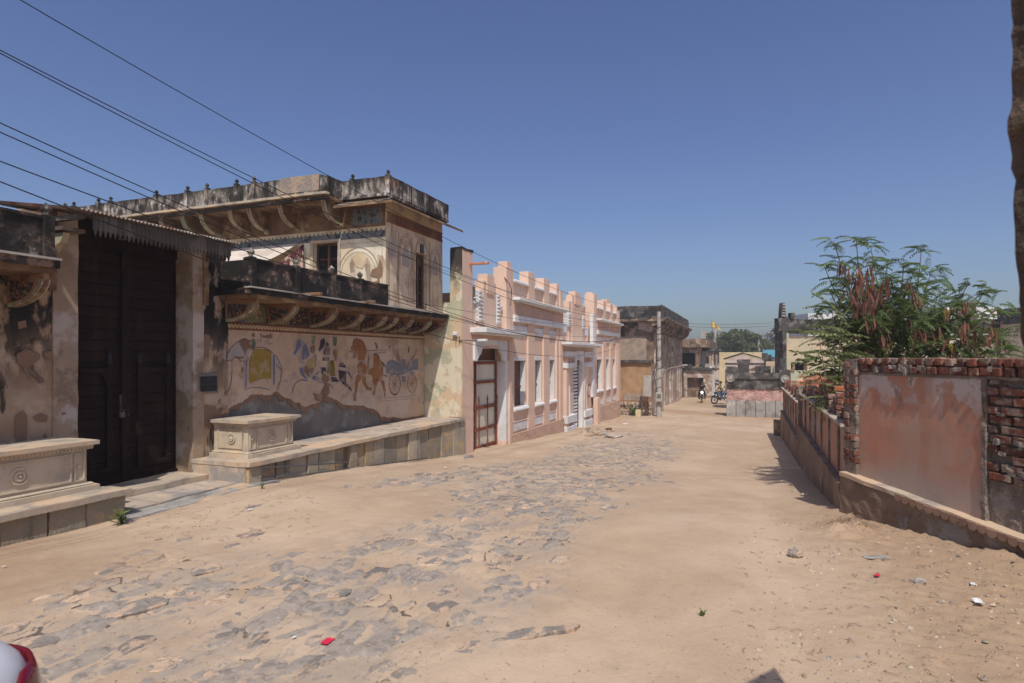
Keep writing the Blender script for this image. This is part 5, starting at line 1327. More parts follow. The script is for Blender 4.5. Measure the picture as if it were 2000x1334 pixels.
# near rough masonry edge on the far right
YM = 1.42
m = MB()
prof = [(0, 1.07), (.18, 1.07), (.5, 1.0), (.72, .985), (1.35, .985), (1.55, .985), (2.1, .98), (2.35, 1.0), (2.50, 1.015), (2.9, .985), (3.2, .99), (3.7, .97), (4.4, .96), (6, .95)]
zz = np.arange(-.1, 2.58, .028)
px_of = np.interp(zz, [EYE + (HOR - y) / FPX * YM for y in (1334, 900, 740, 700, 560, 500, 350, 335, 230, 215, 100, 30, 0, -40)], [2030, 2012, 2004, 1998, 1990, 1984, 1982, 1972, 1967, 1975, 1977, 1976, 1972, 1972])
vs, fs = [], []
ds = np.linspace(0, .42, 26)
for z, p in zip(zz, px_of):
    z = float(z)
    ex = (p - 1000) / FPX * YM + .006 * float(mnoise.noise(Vector((z * 14, 1, 0)))) + .005 * float(mnoise.noise(Vector((z * 45, 4, 0))))
    for j, d in enumerate(ds):
        nn = mnoise.noise(Vector((d * 9, z * 9, 2.2))) * .03 + mnoise.noise(Vector((d * 30, z * 30, 5))) * .010
        vs.append((ex + d * .14 + nn * .5, YM - d * .99 + nn * .3))
        vs[-1] = (vs[-1][0], vs[-1][1], z)
J = len(ds)
for i in range(len(zz) - 1):
    for j in range(J - 1): fs.append((i * J + j, i * J + j + 1, (i + 1) * J + j + 1, (i + 1) * J + j))
nfront = len(vs)
back = [(x + .3, y + .22, z) for x, y, z in vs[0::J]]
vs += back
for i in range(len(zz) - 1): fs.append((nfront + i, i * J, (i + 1) * J, nfront + i + 1))
m.add(vs, fs)
m.solo('ruined_masonry', M['rough_rock'], 'dark rough broken masonry edge rising at the right border', 'masonry', base=(0, 0, 0), frame=Frame(0, 0, 0), merge=False, smooth=False)

# ------------------------------------------------------------------ pod tree
def curve_pts(p, q, bend, n=6):
    p, q = Vector(p), Vector(q)
    mid = (p + q) / 2 + Vector(bend)
    return [p * (1 - t) ** 2 + mid * 2 * t * (1 - t) + q * t * t for t in [i / n for i in range(n + 1)]]
def frond_mesh(name, L_, n, ll, lw, m, droop=.25, pairs=True, seed=0, fold=.5):
    rs = random.Random(seed)
    mb = MB()
    pts = [Vector((L_ * i / n, 0, -droop * L_ * (i / n) ** 2 + .06 * L_ * (i / n))) for i in range(n + 1)]
    mb.tube(pts, [.004 * (1 - .7 * i / n) for i in range(n + 1)], 3, caps=False)
    for i in range(1, n + 1):
        p = pts[i]
        for s in (-1, 1):
            d = Vector((.45 + rs.uniform(-.1, .1), s, -fold + rs.uniform(-.25, .25))).normalized() * ll * rs.uniform(.8, 1.1) * (1 - .35 * (i / n) ** 3)
            wv = Vector((1, -s * .4, .1)).normalized() * lw
            q = p + d
            mid = p + d * .45
            mb.add([p, mid + wv, q, mid - wv], [(0, 1, 2, 3)])
    me = mb.mesh(name, loose=True)
    me.materials.append(M[m])
    return me
LFb = [frond_mesh('leaf', .42, 11, .105, .017, 'leaf_pale', .35, seed=i) for i in range(3)]
LFm = [frond_mesh('leaf', .23, 8, .072, .0125, 'leaf', .5, seed=i + 5, fold=.7) for i in range(4)]
LFy = [frond_mesh('leaf', .20, 8, .055, .009, 'leaf_yellow', .5, seed=9)]
def pod_mesh(seed):
    rs = random.Random(seed)
    L_ = rs.uniform(.16, .23)
    n = 5
    vs = []
    for i in range(n + 1):
        t = i / n
        w_ = .013 * (math.sin(math.pi * min(1, t * .9 + .08)) ** .5) * 1.15
        x = .02 * math.sin(t * 2 + seed)
        vs += [(x - w_, .0, -L_ * t), (x, .003, -L_ * t), (x + w_, .0, -L_ * t)]
    fs = [(i * 3 + k, i * 3 + k + 1, i * 3 + k + 4, i * 3 + k + 3) for i in range(n) for k in range(2)]
    me = MB().add(vs, fs).mesh('seed_pod', loose=True)
    me.materials.append(M['pod'])
    return me
PD = [pod_mesh(i) for i in range(4)]
random.seed(21)
def tree3(px, py, Y): return Vector(at(px, py, Y))
tb = at(1722, 900, 10.6); tb = (tb[0], tb[1], -.25)
tr = Thing('pod_tree', 'feathery green tree hung with long reddish brown seed pods behind the wall', 'tree', tb)
tm = MB()
crotch = [tree3(1722, 735, 10.6), tree3(1760, 745, 10.5), tree3(1690, 745, 10.7)]
tm.tube([Vector(tb), tree3(1726, 780, 10.6), crotch[0], tree3(1722, 690, 10.6)], [.06, .05, .04, .03], 7)
tips = [(1628, 470), (1672, 466), (1700, 480), (1610, 520), (1650, 545), (1690, 505), (1735, 510), (1765, 520), (1800, 485), (1785, 530), (1822, 525), (1840, 560), (1620, 565), (1690, 560), (1740, 560), (1780, 590), (1820, 600),
        (1893, 552), (1870, 590), (1925, 565), (1950, 600), (1910, 620), (1860, 640), (1900, 660), (1940, 650), (1800, 640), (1760, 640), (1700, 620), (1660, 600), (1640, 640), (1720, 660), (1780, 680), (1840, 690), (1665, 675), (1945, 690), (1980, 640), (1975, 680), (1600, 610)]
segs_ = []
for i, (x, y) in enumerate(tips):
    Y = rr(9.6, 11.4)
    tip = tree3(x, y, Y)
    org = crotch[0] if x < 1800 else crotch[1]
    if i % 3 == 0: org = tree3(1722, 700, 10.6)
    b_ = curve_pts(org, tip, (rr(-.15, .15), rr(-.15, .15), rr(-.35, -.1)), 8)
    tm.tube(b_, [.022 * (1 - .85 * k / 8) + .003 for k in range(9)], 5, caps=False)
    segs_.append(b_)
tm.part('trunk', M['bark'], tr, smooth=True)
NL = 0
rest, resty = [], []
def place_frond(meshes, p, az, pitch, s):
    global NL
    if NL < 285:
        tr.piece('leaf', random.choice(meshes), p, (rr(-.3, .3), pitch, az), (s, s, s)); NL += 1
    else:
        rest.append((random.choice(meshes), Vector(p), (rr(-.3, .3), pitch, az), s))
for b_ in segs_:
    for k in range(3, 9):
        p = b_[k]
        for _ in range(2 if k < 7 else 3):
            place_frond(LFm if R() > .03 else LFy, p + Vector((rr(-.05, .05), rr(-.05, .05), rr(-.03, .05))), rr(0, 6.28), rr(-.6, .35), rr(.8, 1.25))
        if R() < .5:
            q_ = p + Vector((rr(-.35, .35), rr(-.35, .35), rr(-.2, .15)))
            for _ in range(4): place_frond(LFm, q_, rr(0, 6.28), rr(-.4, .5), rr(.8, 1.2))
for b_ in segs_:
    for _ in range(7):
        rest.append((random.choice(LFm), b_[8] + Vector((rr(-.1, .1), rr(-.1, .1), rr(-.12, .04))), (rr(-.3, .3), rr(-.7, .3), rr(0, 6.28)), rr(.7, 1.1)))
    for _ in range(9):
        rest.append((random.choice(LFm), b_[random.randint(4, 7)] + Vector((rr(-.14, .14), rr(-.14, .14), rr(-.1, .1))), (rr(-.3, .3), rr(-.7, .5), rr(0, 6.28)), rr(.7, 1.2)))
for _ in range(200):
    rest.append((random.choice(LFm), tree3(random.gauss(1745, 55), random.gauss(600, 38), rr(9.9, 11.2)), (rr(-.3, .3), rr(-.6, .6), rr(0, 6.28)), rr(.8, 1.2)))
# denser leafy mass low in the crown
for _ in range(560):
    x, y = rr(1640, 1970), rr(585, 735)
    if y < 640 and x > 1860 and R() < .6: continue
    rest.append((random.choice(LFm if R() > .05 else LFy), tree3(x, y, rr(9.7, 11.3)), (rr(-.3, .3), rr(-.5, .6), rr(0, 6.28)), rr(.8, 1.3)))
mbs = {}
for me, p, rot, s in rest:
    mname = me.materials[0].name
    mb = mbs.setdefault(mname, MB())
    mt = Matrix.Translation(p) @ Matrix.LocRotScale(None, __import__('mathutils').Euler(rot), (s, s, s))
    mb.add([tuple(mt @ v.co) for v in me.vertices], [tuple(f.vertices) for f in me.polygons])
for k, mb in mbs.items():
    o = mb.part('foliage', bpy.data.materials[k], tr, loose=True, kind='stuff')
# hanging pods in bunches
NP = 0
for (x, y, n_, sx, sy) in ((1690, 545, 26, 22, 22), (1705, 580, 24, 20, 25), (1680, 600, 14, 20, 25), (1700, 620, 14, 12, 25), (1665, 565, 8, 14, 14), (1655, 535, 5, 12, 10), (1735, 560, 6, 6, 15), (1790, 585, 12, 14, 15), (1770, 560, 8, 10, 12), (1850, 620, 8, 12, 12), (1880, 605, 10, 10, 10), (1800, 650, 10, 12, 14), (1830, 660, 10, 12, 14), (1880, 650, 12, 14, 14), (1910, 650, 12, 14, 14), (1945, 645, 14, 14, 16), (1860, 680, 10, 14, 12), (1780, 640, 10, 10, 14), (1900, 680, 6, 10, 10), (1960, 670, 6, 10, 10), (1720, 660, 8, 12, 10), (1640, 520, 4, 8, 6)):
    for _ in range(int(n_ * (1.6 if x < 1760 else .8))):
        p = tree3(x + rr(-sx, sx), y + rr(-sy, sy) - 8, rr(9.3, 10.2))
        tr.piece('seed_pod', random.choice(PD), p, (rr(-.25, .25), rr(-.25, .25), rr(0, 6.28)), (rr(.9, 1.3),) * 3); NP += 1
# pale broad-leaved sapling leaning over the lane wall
ba = at(1640, 790, 9.9)
bt = Thing('broad_leaf_sapling', 'sapling with long pale green feather-shaped leaves beside the pod tree', 'sapling', (ba[0], ba[1], -.25))
tm = MB()
stems = []
for (x, y, Y) in ((1625, 600, 9.8), (1600, 660, 9.5), (1640, 640, 9.9), (1600, 720, 9.4), (1650, 700, 9.8), (1665, 650, 10.1), (1685, 690, 9.9)):
    b_ = curve_pts((ba[0], ba[1], -.25), tree3(x, y, Y), (0, 0, .1), 7)
    tm.tube(b_, [.022 - .0026 * k for k in range(8)], 5, caps=False); stems.append(b_)
tm.part('trunk', M['bark'], bt, smooth=True)
lane_dir = ANG
k = 0
fx = [(1665, 668, 1592, 652), (1660, 640, 1600, 580), (1655, 672, 1575, 650), (1650, 690, 1566, 690), (1652, 700, 1590, 715), (1668, 655, 1600, 640), (1650, 735, 1568, 692), (1650, 745, 1570, 705), (1648, 728, 1580, 735), (1640, 745, 1572, 728), (1652, 712, 1600, 690), (1700, 660, 1640, 655), (1690, 670, 1640, 680), (1700, 700, 1640, 705), (1710, 690, 1660, 720), (1720, 715, 1660, 690), (1740, 700, 1700, 730), (1730, 720, 1690, 690), (1700, 730, 1650, 700), (1690, 735, 1640, 728), (1665, 590, 1630, 570), (1660, 600, 1640, 640), (1670, 620, 1650, 650), (1755, 700, 1790, 725), (1770, 715, 1820, 730)]
for (x0_, y0_, x1_, y1_) in fx:
    Y = rr(9.3, 10.1)
    p, q_ = tree3(x0_, y0_, Y), tree3(x1_, y1_, Y + rr(-.3, .2))
    d = q_ - p
    L_ = d.length
    az = math.atan2(d.y, d.x); el_ = math.asin(d.z / L_)
    bt.piece('leaf', LFb[k % 3], p, (rr(-.3, .3), -el_ - .28, az), (L_ / .40,) * 3); k += 1
for b_ in stems:
    for j in range(4, 8):
        for _ in range(3):
            bt.piece('leaf', random.choice(LFb), b_[j], (rr(-.3, .3), rr(-.5, .3), rr(0, 6.28)), (rr(.7, 1.1),) * 3)

# ------------------------------------------------------------------ things further down the lane
# ochre compound wall and rubble footing just past the pink building
oc = Thing('ochre_wall', 'ochre plastered wall with a whitewashed lettered band and rubble footing', 'wall', (32.5, 5.5, -1.4))
a_, _z = on_v(1213, 700, 6.3)
MB().wall('u', 33.0, 33.3, 4.95, 8, -1.0, 1.42, step=.4).part('wall', M['ochre'], oc, rough=.03)
MB().box(32.85, 33.4, 4.9, 8, 1.42, 1.56, .3).part('stone_ledge', M['black_stone'], oc, rough=.03)
MB().box(32.98, 33.0, 5.15, 6.4, -.62, -.25).part('white_band', M['old_pale'], oc)
text('५१६८५  ८०', .30, (32.965, 5.75, -.43), M['concrete'], oc.o, oc.base, rotz=-math.pi / 2)
rb = [stone_mesh(.14 * rr(.7, 1.2), .12, 7, 40 + i, .08, .05) for i in range(6)]
for me in rb: me.materials.clear(); me.materials.append(M['rubble'])
for r_ in range(4):
    for k in range(9):
        oc.piece('stone', random.choice(rb), (32.9 - r_ * .02 + rr(-.04, .04), 5.0 + k * .22 + rr(-.05, .05), -1.30 + r_ * .17), (0, math.pi / 2 * 0 - 1.2, rr(-.4, .4)), (1, 1, 1))
MB().wall('v', 4.95, 5.25, 33.3, 38, -1.6, 1.0, step=.4).part('crumbling_wall', M['old_pale'], oc, rough=.06)

# old house with heavy cornice
hb = Thing('cornice_house', 'old brown haveli house with overhanging bracketed cornice and tall arched windows', 'house', (40, 5.6, -1.6))
UC = 38.2
MB().wall('u', UC, UC + .4, 5.6, 12, -2.2, 4.0, step=.5).part('side_wall', M['old_brown'], hb, rough=.04)
MB().box(UC - .05, UC - .005, 6.0, 9, .95, 3.0, .3).part('bare_brickwork', M['rubble'], hb, rough=.03)
hol = [(40.6, 41.7, -1.8, .5)] + [(a, a + .55, 1.25, 3.0) for a in (39.2, 43.5, 44.6, 45.7, 48.2, 49.3, 50.4)] + [(41.8, 43.0, 1.25, 3.2)] + [(46.5, 47.6, -1.8, .6), (51.5, 52.6, -1.9, .5)]
MB().wall('v', 5.6, 6.0, UC + .4, 54.5, -2.4, 4.0, hol, step=.6).part('street_wall', M['old_pale'], hb, rough=.03)
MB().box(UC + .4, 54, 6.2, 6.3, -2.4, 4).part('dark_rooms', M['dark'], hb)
for a in (38.6, 40.3, 41.9, 43.2, 46.3, 47.7, 51.2, 52.7, 54.2): MB().box(a, a + .22, 5.50, 5.62, -2.3, 3.9, .5).part('pilaster', M['old_pale'], hb, rough=.02)
for h in hol[1:8]:
    MB().box(h[0] - .1, h[1] + .1, 5.5, 5.62, h[2] - .12, h[2] - .02).part('window_sill', M['old_pale'], hb)
    MB().prism(arch_pts((h[0] + h[1]) / 2, h[2], h[1] - h[0], h[3] - h[2]), 'v', 5.85, 5.9).part('window_shutter', M['brown_wood'], hb)
MB().prism([(5.6, 3.95), (5.6, 3.55), (4.75, 4.0), (4.7, 4.08), (4.72, 4.14), (5.6, 4.2)], 'u', UC - .6, 54.9).part('cornice', M['old_brown'], hb)
k = UC
while k < 54.5:
    spandrel_bracket(hb, k, 5.6, 4.85, 3.95, 3.2, .12, style='plain'); k += .75
MB().box(UC - .4, 54.9, 5.0, 5.2, 4.16, 4.75, .4).part('parapet', M['black_stone'], hb, rough=.03)
MB().box(UC - .5, UC + .0, 5.0, 12, 4.05, 4.85, .4).part('parapet', M['black_stone'], hb, rough=.03)
MB().box(UC - .7, UC + .1, 4.9, 12, 3.9, 4.06, .4).part('cornice', M['old_brown'], hb, rough=.02)
k = UC
while k < 55:
    finial(hb, k, 5.1, 4.72, 1.5, 'black_stone'); k += 1.1
MB().prism([(5.62, 3.9), (6.5, 3.9), (6.5, 3.45), (6.2, 3.4), (5.9, 3.25), (5.65, 3.3)], 'u', UC - .03, UC - .005).part('whitewash_patch', M['pale_pink'], hb)

# shop shed and balconied house farther along
shp = Thing('shop_shed', 'low whitewashed shop shed with an open door below the balconied house', 'shed', (59, 5, -2))
MB().wall('u', 56.6, 56.9, 3.2, 5.6, -2.6, .55, [(3.9, 5.3, -2.6, -.1)], step=.6).part('front_wall', M['old_pale'], shp, rough=.02)
MB().box(57.4, 57.5, 3.3, 5.6, -2.6, .2).part('door_leaf', M['brown_wood'], shp)
MB().box(56.4, 60, 3.1, 5.8, .55, .75, .4).part('roof', M['black_stone'], shp, rough=.05)
MB().wall('v', 3.2, 3.4, 56.91, 61.5, -2.6, .9, step=.6).part('side_wall', M['white'], shp, rough=.02)
for k in range(7): MB().box(57 + k * .4, 57.3 + k * .4, 3.5 + R() * 1.5, 4 + R() * 1.5, .75, .85 + R() * .25).part('roof_clutter', M['black_stone'], shp, rough=.05)
bh = Thing('balcony_house', 'balconied old house with an arched rooftop pavilion beyond the cornice house', 'house', (64, 4.9, -2))
MB().wall('v', 4.3, 4.7, 57.5, 74, -2.8, 2.6, [(59, 60.3, .9, 2.2), (63, 64, -2.5, .4), (66, 66.8, -2.5, .4), (64.6, 65.4, .9, 2.1), (67, 67.8, .9, 2.1)], step=.8).part('street_wall', M['old_pale'], bh, rough=.03)
MB().wall('u', 57.2, 57.5, 4.3, 9, -2.8, 2.6, [(4.6, 6.0, .9, 2.1)], step=.8).part('side_wall', M['old_brown'], bh, rough=.03)
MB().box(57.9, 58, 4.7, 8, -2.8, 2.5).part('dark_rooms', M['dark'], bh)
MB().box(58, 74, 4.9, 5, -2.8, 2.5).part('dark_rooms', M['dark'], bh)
MB().box(56.8, 74.5, 3.6, 9, 2.6, 3.35, .5).part('roof_parapet', M['old_brown'], bh, rough=.04)
for (a, b) in ((60.5, 64), (67.5, 71.5)):
    MB().box(a, b, 3.2, 4.3, .35, .55).part('balcony_slab', M['old_brown'], bh)
    for k in np.arange(a, b + .1, (b - a) / 4):
        MB().box(k - .09, k + .09, 3.25, 3.42, .55, 2.3).part('column', M['old_pale'], bh)
        MB().prism([(4.3, .35), (4.3, -.3), (3.9, 0), (3.3, .35)], 'u', k - .06, k + .06).part('bracket', M['old_pale'], bh)
    MB().box(a, b, 3.26, 3.34, .55, 1.05).part('balcony_wall', M['white'], bh)
    MB().box(a, a + .1, 3.35, 4.3, .55, 2.3).part('balcony_wall', M['old_pale'], bh) if a > 66 else MB().wall('u', a, a + .12, 3.35, 4.3, .55, 2.3, [(3.65, 4.0, 1.1, 1.8)], step=1).part('balcony_wall', M['pale_pink'], bh)
    MB().box(a - .3, b + .3, 2.9, 4.4, 2.3, 2.5, .3).part('balcony_roof', M['black_stone'], bh, rough=.03)
for k in range(4):
    MB().prism([(3.6 + .9 * math.cos(t), 0) for t in ()] or [(59.6 + k * 1.3, 3.3), (59.6 + k * 1.3, 4.3), (60.4 + k * 1.3, 4.3), (60.4 + k * 1.3, 3.3)], 'v', 4.2, 4.25).part('pavilion_opening', M['pale_pink'], bh)
# lane debris wall stub
MB().box(70, 90, -2.5, 4.3, -2.7, -2.68).solo('back_lane', M['rubble'], kind='structure', base=(80, 1, -2.6))

# low monument wall facing the camera
UM = 35.2
lm = Thing('memorial_wall', 'low black-topped wall with rough pink stone face and round medallions', 'wall', (UM, 0, -1.55))
mv = lambda x: on_u(x, 740, UM)[0]
mz_ = lambda y: on_u(1475, y, UM)[1]
vl, vr = mv(1419), mv(1534)
MB().box(UM, UM + .5, vr, vl, -1.8, mz_(783), .3).part('core', M['grey_plinth'], lm)
ns = 6
for k in range(ns):
    a, b = vl + (vr - vl) * k / ns, vl + (vr - vl) * (k + 1) / ns
    MB().box(UM - .22, UM + .1, b + .01, a - .01, -1.9, mz_(783) + rr(-.02, .02)).part('plinth_slab', M['grey_plinth'], lm, bevel=.01)
MB().box(UM - .05, UM + .4, vr, vl, mz_(783), mz_(760), .12).part('rough_stone_face', M['pink_stone'], lm, rough=.06, rs=3)
MB().box(UM - .10, UM + .4, vr, vl, mz_(760), mz_(740), .2).part('stained_band', M['black_stone'], lm, rough=.02)
MB().box(UM - .18, UM + .4, vr, vl, mz_(740), mz_(728), .2).part('cornice', M['black_stone'], lm, rough=.015)
for x in (1427, 1533):
    c = mv(x)
    MB().box(UM - .25, UM + .4, c - .27, c + .27, mz_(752), mz_(722), .15).part('end_pier', M['black_stone'], lm, rough=.012)
    MB().lathe(c, mz_(739), [(.21, UM - .25), (.21, UM - .30), (.16, UM - .30), (.14, UM - .27), (.05, UM - .32)], 20, 'u').part('medallion', M['grey_plinth'], lm)
for x, y0_, y1_, w_ in ((1427, 722, 716, 18), (1433, 728, 718, 14), (1452, 728, 705, 22), (1452, 706, 702, 26), (1490, 728, 715, 30), (1530, 724, 700, 12)):
    a, b = mv(x + w_ / 2), mv(x - w_ / 2)
    MB().box(UM + .1, UM + .6, a, b, mz_(y0_) - .05, mz_(y1_), .15).part('dark_block', M['black_stone'], lm, rough=.02)

# gabled shed behind it
ug = 42.
gs = Thing('gabled_shed', 'low pale gabled shed with dark mouldings behind the memorial wall', 'shed', (ug, 0, -1.7))
gv = lambda x: on_u(x, 700, ug)[0]
gz = lambda y: on_u(1460, y, ug)[1]
MB().prism([(gv(1416), gz(704)), (gv(1450), gz(693)), (gv(1492), gz(704)), (gv(1492), gz(740)), (gv(1416), gz(740))], 'u', ug, ug + 3).part('gable_wall', M['pale_pink'], gs)
for x0_, y0_, x1_, y1_ in ((1413, 702.5, 1450.2, 691), (1450.2, 691, 1495, 703)): MB().prism([(gv(x0_), gz(y0_)), (gv(x1_), gz(y1_)), (gv(x1_), gz(y1_) + .09), (gv(x0_), gz(y0_) + .09)], 'u', ug - .05, ug + 3.2).part('roof_edge', M['black_stone'], gs)
MB().box(ug - .05, ug, gv(1493), gv(1416), gz(711), gz(709)).part('moulding', M['black_stone'], gs)
MB().prism([(gv(1457), gz(723)), (gv(1492), gz(711)), (gv(1492), gz(723))], 'u', ug - .04, ug - .01).part('brown_triangle', M['old_brown'], gs)  # brown wedge low on the gable wall
# yellow house and sky blue house
yh = Thing('yellow_house', 'plain pale yellow house wall behind the gabled shed', 'house', (62, 0, -2))
yv = lambda x, u=62.: on_u(x, 700, u)[0]
MB().wall('u', 62, 62.4, yv(1540), yv(1405), -3, on_u(1450, 688, 62)[1], step=1).part('wall', M['yellow_wall'], yh, rough=.02)
MB().box(62.4, 66, yv(1540), yv(1410), -3, 1.9).part('body', M['yellow_wall'], yh)
MB().box(61.9, 61.99, yv(1444), yv(1440), .2, 1.0).part('window', M['dark'], yh)
bl_ = Thing('blue_house', 'small sky blue painted house front behind black rooftops', 'house', (50, -1, -2))
MB().box(50, 53, on_u(1534, 700, 50)[0], on_u(1490, 700, 50)[0], -2.5, on_u(1510, 683, 50)[1]).part('wall', M['blue_wall'], bl_)
for x, y in ((1492, 690), (1500, 693), (1508, 697), (1514, 700)): MB().box(49.4, 49.9, on_u(x + 7, 700, 49.4)[0], on_u(x - 4, 700, 49.4)[0], 1.0, on_u(x, y, 49.4)[1], .3).part('dark_parapet', M['black_stone'], bl_, rough=.03)
MB().box(48.4, 49.3, on_u(1536, 700, 48.4)[0], on_u(1496, 700, 48.4)[0], -2, on_u(1510, 706, 48.4)[1], .4).part('pale_outhouse', M['cream_green'], bl_)
MB().box(48.2, 48.38, on_u(1534, 700, 48.2)[0], on_u(1512, 700, 48.2)[0], -2, on_u(1510, 713, 48.2)[1]).part('tin_wall', M['concrete'], bl_)

# large pale house on the right, behind the compound
YB = 37.
rbf = Frame((1529 - 1000) / FPX * YB, YB, 0)
rh = Thing('pale_house', 'long single-storey cream and green house with blackened parapet beyond the compound', 'house', (8, 0, -1.5), frame=rbf)
ha = lambda x: (x - 1529) / FPX * YB
hz = lambda y: EYE + (HOR - y) / FPX * YB
MB().wall('v', .6, 1.0, ha(1541), ha(2060), -2, hz(655), [(ha(1554), ha(1586), hz(724), hz(708))], step=1.).part('front_wall', M['cream_green'], rh, rough=.02)
MB().box(ha(1554), ha(1590), 1.3, 1.4, hz(730), hz(700)).part('window', M['dark'], rh)
MB().prism([(ha(1553), hz(725)), (ha(1560), hz(708)), (ha(1560), hz(725))], 'v', .5, .59).part('open_shutter', M['old_brown'], rh)
MB().wall('v', 0, .55, 0, ha(1541), -2, hz(650), step=.6).part('corner_buttress', M['cream_green'], rh, rough=.03)
MB().box(-.05, .18, -.1, 1, -2, hz(645), .5).part('drain_pipe', M['black_stone'], rh, rough=.02)
MB().box(-.15, ha(2060), .3, 1.2, hz(646), hz(642), .5).part('cornice', M['black_stone'], rh, rough=.02)
m = MB(); k = ha(1545)
while k < ha(2050): m.box(k, k + .07, .42, .62, hz(651), hz(647.5)); k += .16
m.part('dentil_row', M['old_brown'], rh, kind='stuff')
MB().box(ha(1541), ha(2060), .4, 1.1, hz(647), hz(646.2), .5).part('brown_moulding', M['old_brown'], rh)
MB().box(-.1, ha(2060), .5, .9, hz(642), hz(622), .4).part('parapet', M['black_stone'], rh, rough=.05)
MB().box(-.12, ha(1545), .3, .95, hz(650), hz(620), .3).part('corner_block', M['black_stone'], rh, rough=.04)
MB().prism([(ha(1531), hz(620)), (ha(1532), hz(600)), (ha(1533.5), hz(590)), (ha(1538.5), hz(590)), (ha(1541), hz(606)), (ha(1543), hz(620))], 'v', .4, .8).part('broken_pinnacle', M['black_stone'], rh, rough=.04)
for k in range(5):
    MB().box(ha(1532.5 + k * .4), ha(1539), .33, .42, hz(617 - k * 5.5), hz(614.5 - k * 5.5)).part('pinnacle_band', M['concrete'], rh)
MB().box(ha(1551), ha(1560), .4, .8, hz(622), hz(610), .2).part('broken_post', M['black_stone'], rh, rough=.04)
MB().box(ha(1930), ha(1975), .3, .7, hz(645), hz(604), .4).part('corner_block', M['black_stone'], rh, rough=.03) if 0 else None
MB().box(ha(1960), ha(2060), -1.5, .2, -2, hz(632), .5).part('projecting_bay', M['pale_pink'], rh, rough=.02)
MB().box(ha(1955), ha(2060), -1.7, .3, hz(634), hz(604), .5).part('parapet', M['black_stone'], rh, rough=.04)
MB().box(ha(1700), ha(1960), .2, .6, -2, hz(690), 1).part('painted_dado', M['pale_pink'], rh)
wr = Thing('white_house', 'pale whitewashed upper storey showing over the black parapet', 'house', (20, 6, 0), frame=rbf)
hb2 = lambda x: (x - 1000) / FPX * 43 - rbf.ox
MB().box(hb2(1578), hb2(1640), 6, 10, 0, EYE + (HOR - 612) / FPX * 43).part('wall', M['white'], wr)
MB().box(hb2(1850), hb2(1960), 6, 10, 0, EYE + (HOR - 600) / FPX * 43).part('wall', M['white'], wr)
MB().box(hb2(1866), hb2(1905), 5.9, 6, hz(640), EYE + (HOR - 590) / FPX * 43).part('window_block', M['old_brown'], wr)

# far trees
def far_tree(name, label, px, py, Y, wpx, hpx, mk, n, seed, trunk=True, cs=.5):
    rs = random.Random(seed)
    u, v, z = at(px, py, Y)
    W, Hh = wpx / FPX * Y / 2, hpx / FPX * Y / 2
    t = Thing(name, label, 'tree', (u, v, -2.2))
    MB().tube([(u, v, -2.3), (u + .1, v, z - Hh * .5), (u, v, z)], [.3, .22, .1], 6).part('trunk', M['bark'], t)
    cl = [(rs.gauss(0, .42), rs.gauss(0, .42), rs.uniform(-.8, .75)) for _ in range(46)]
    m = MB()
    for k in range(n):
        c = rs.choice(cl)
        r_ = .28
        x, y, zz_ = (c[i] * (1 - .45 * max(0, c[2])) * 1.15 if i < 2 else c[i] for i in range(3))
        d = Vector((rs.gauss(0, 1), rs.gauss(0, 1), rs.gauss(0, 1))).normalized() * r_ * rs.random() ** .5
        p = Vector((u + (x + d.x) * W, v + (y + d.y) * W, z + (zz_ + d.z) * Hh))
        a, b = Vector((rs.gauss(0, 1), rs.gauss(0, 1), rs.gauss(0, .6))).normalized() * cs * rs.uniform(.5, 1.2), Vector((rs.gauss(0, 1), rs.gauss(0, 1), rs.gauss(0, 1))).normalized() * cs * .45
        m.add([p - a, p + b, p + a, p - b], [(0, 1, 2, 3)])
    m.part('crown', M[mk], t, loose=True)
far_tree('green_tree', 'bushy green tree behind the yellow house', 1440, 672, 80, 92, 62, 'far_leaf', 5200, 1, cs=.32)
far_tree('small_dark_tree', 'small darker tree beside the far utility pole', 1478, 680, 95, 46, 54, 'far_leaf', 1500, 2, cs=.35)
far_tree('brown_tree', 'dry brownish tree behind the blue house', 1522, 668, 100, 66, 56, 'far_leaf_brown', 1100, 3, cs=.35)
far_tree('brown_tree', 'wide low dry treetops along the skyline behind the black rooftops', 1510, 688, 140, 60, 20, 'far_leaf_brown', 1400, 4, cs=.5)
far_tree('green_tree', 'small green bush growing beside the pale outhouse', 1503, 716, 47, 14, 26, 'far_leaf', 400, 5, cs=.2)

# ------------------------------------------------------------------ poles, wires, flag
def ppos(px, py, zf):
    """pole foot from the pixel of its foot"""
    return on_g(px, py)
pu, pvv, pz = 32.4, 4.45, zg(32.4)
po = Thing('utility_pole', 'patched concrete utility pole with meter boxes past the pink building', 'pole', (pu, pvv, pz))
ptop = on_u(1278, 609, pu)[1]
MB().tube([(pu, pvv, pz - .3), (pu, pvv, ptop)], [.14, .10], 8).part('pole', M['concrete'], po)
MB().box(pu - .04, pu + .04, pvv - .6, pvv + .35, ptop - .35, ptop - .27).part('crossarm', M['iron_grey'], po)
ins = [(pu, pvv + .3, ptop - .22), (pu, pvv - .55, ptop - .22), (pu, pvv - .3, ptop - .22), (pu, pvv, ptop + .02), (pu, pvv + .1, ptop - .6), (pu, pvv, ptop - .8)]
for a, b, z in ins[:4]: MB().lathe(a, b, [(.03, z), (.05, z + .03), (.03, z + .06), (.045, z + .09), (.02, z + .12)], 8).part('insulator', M['black_paint'], po)
MB().tube([(pu, pvv, .95), (pu - .1, pvv - .6, 1.15), (pu - .2, pvv - 1.3, 1.3)], .022, 6).part('lamp_arm', M['concrete'], po)
MB().box(pu - .35, pu - .05, pvv - 1.45, pvv - 1.2, 1.27, 1.34).part('lamp_head', M['concrete'], po, bevel=.02)
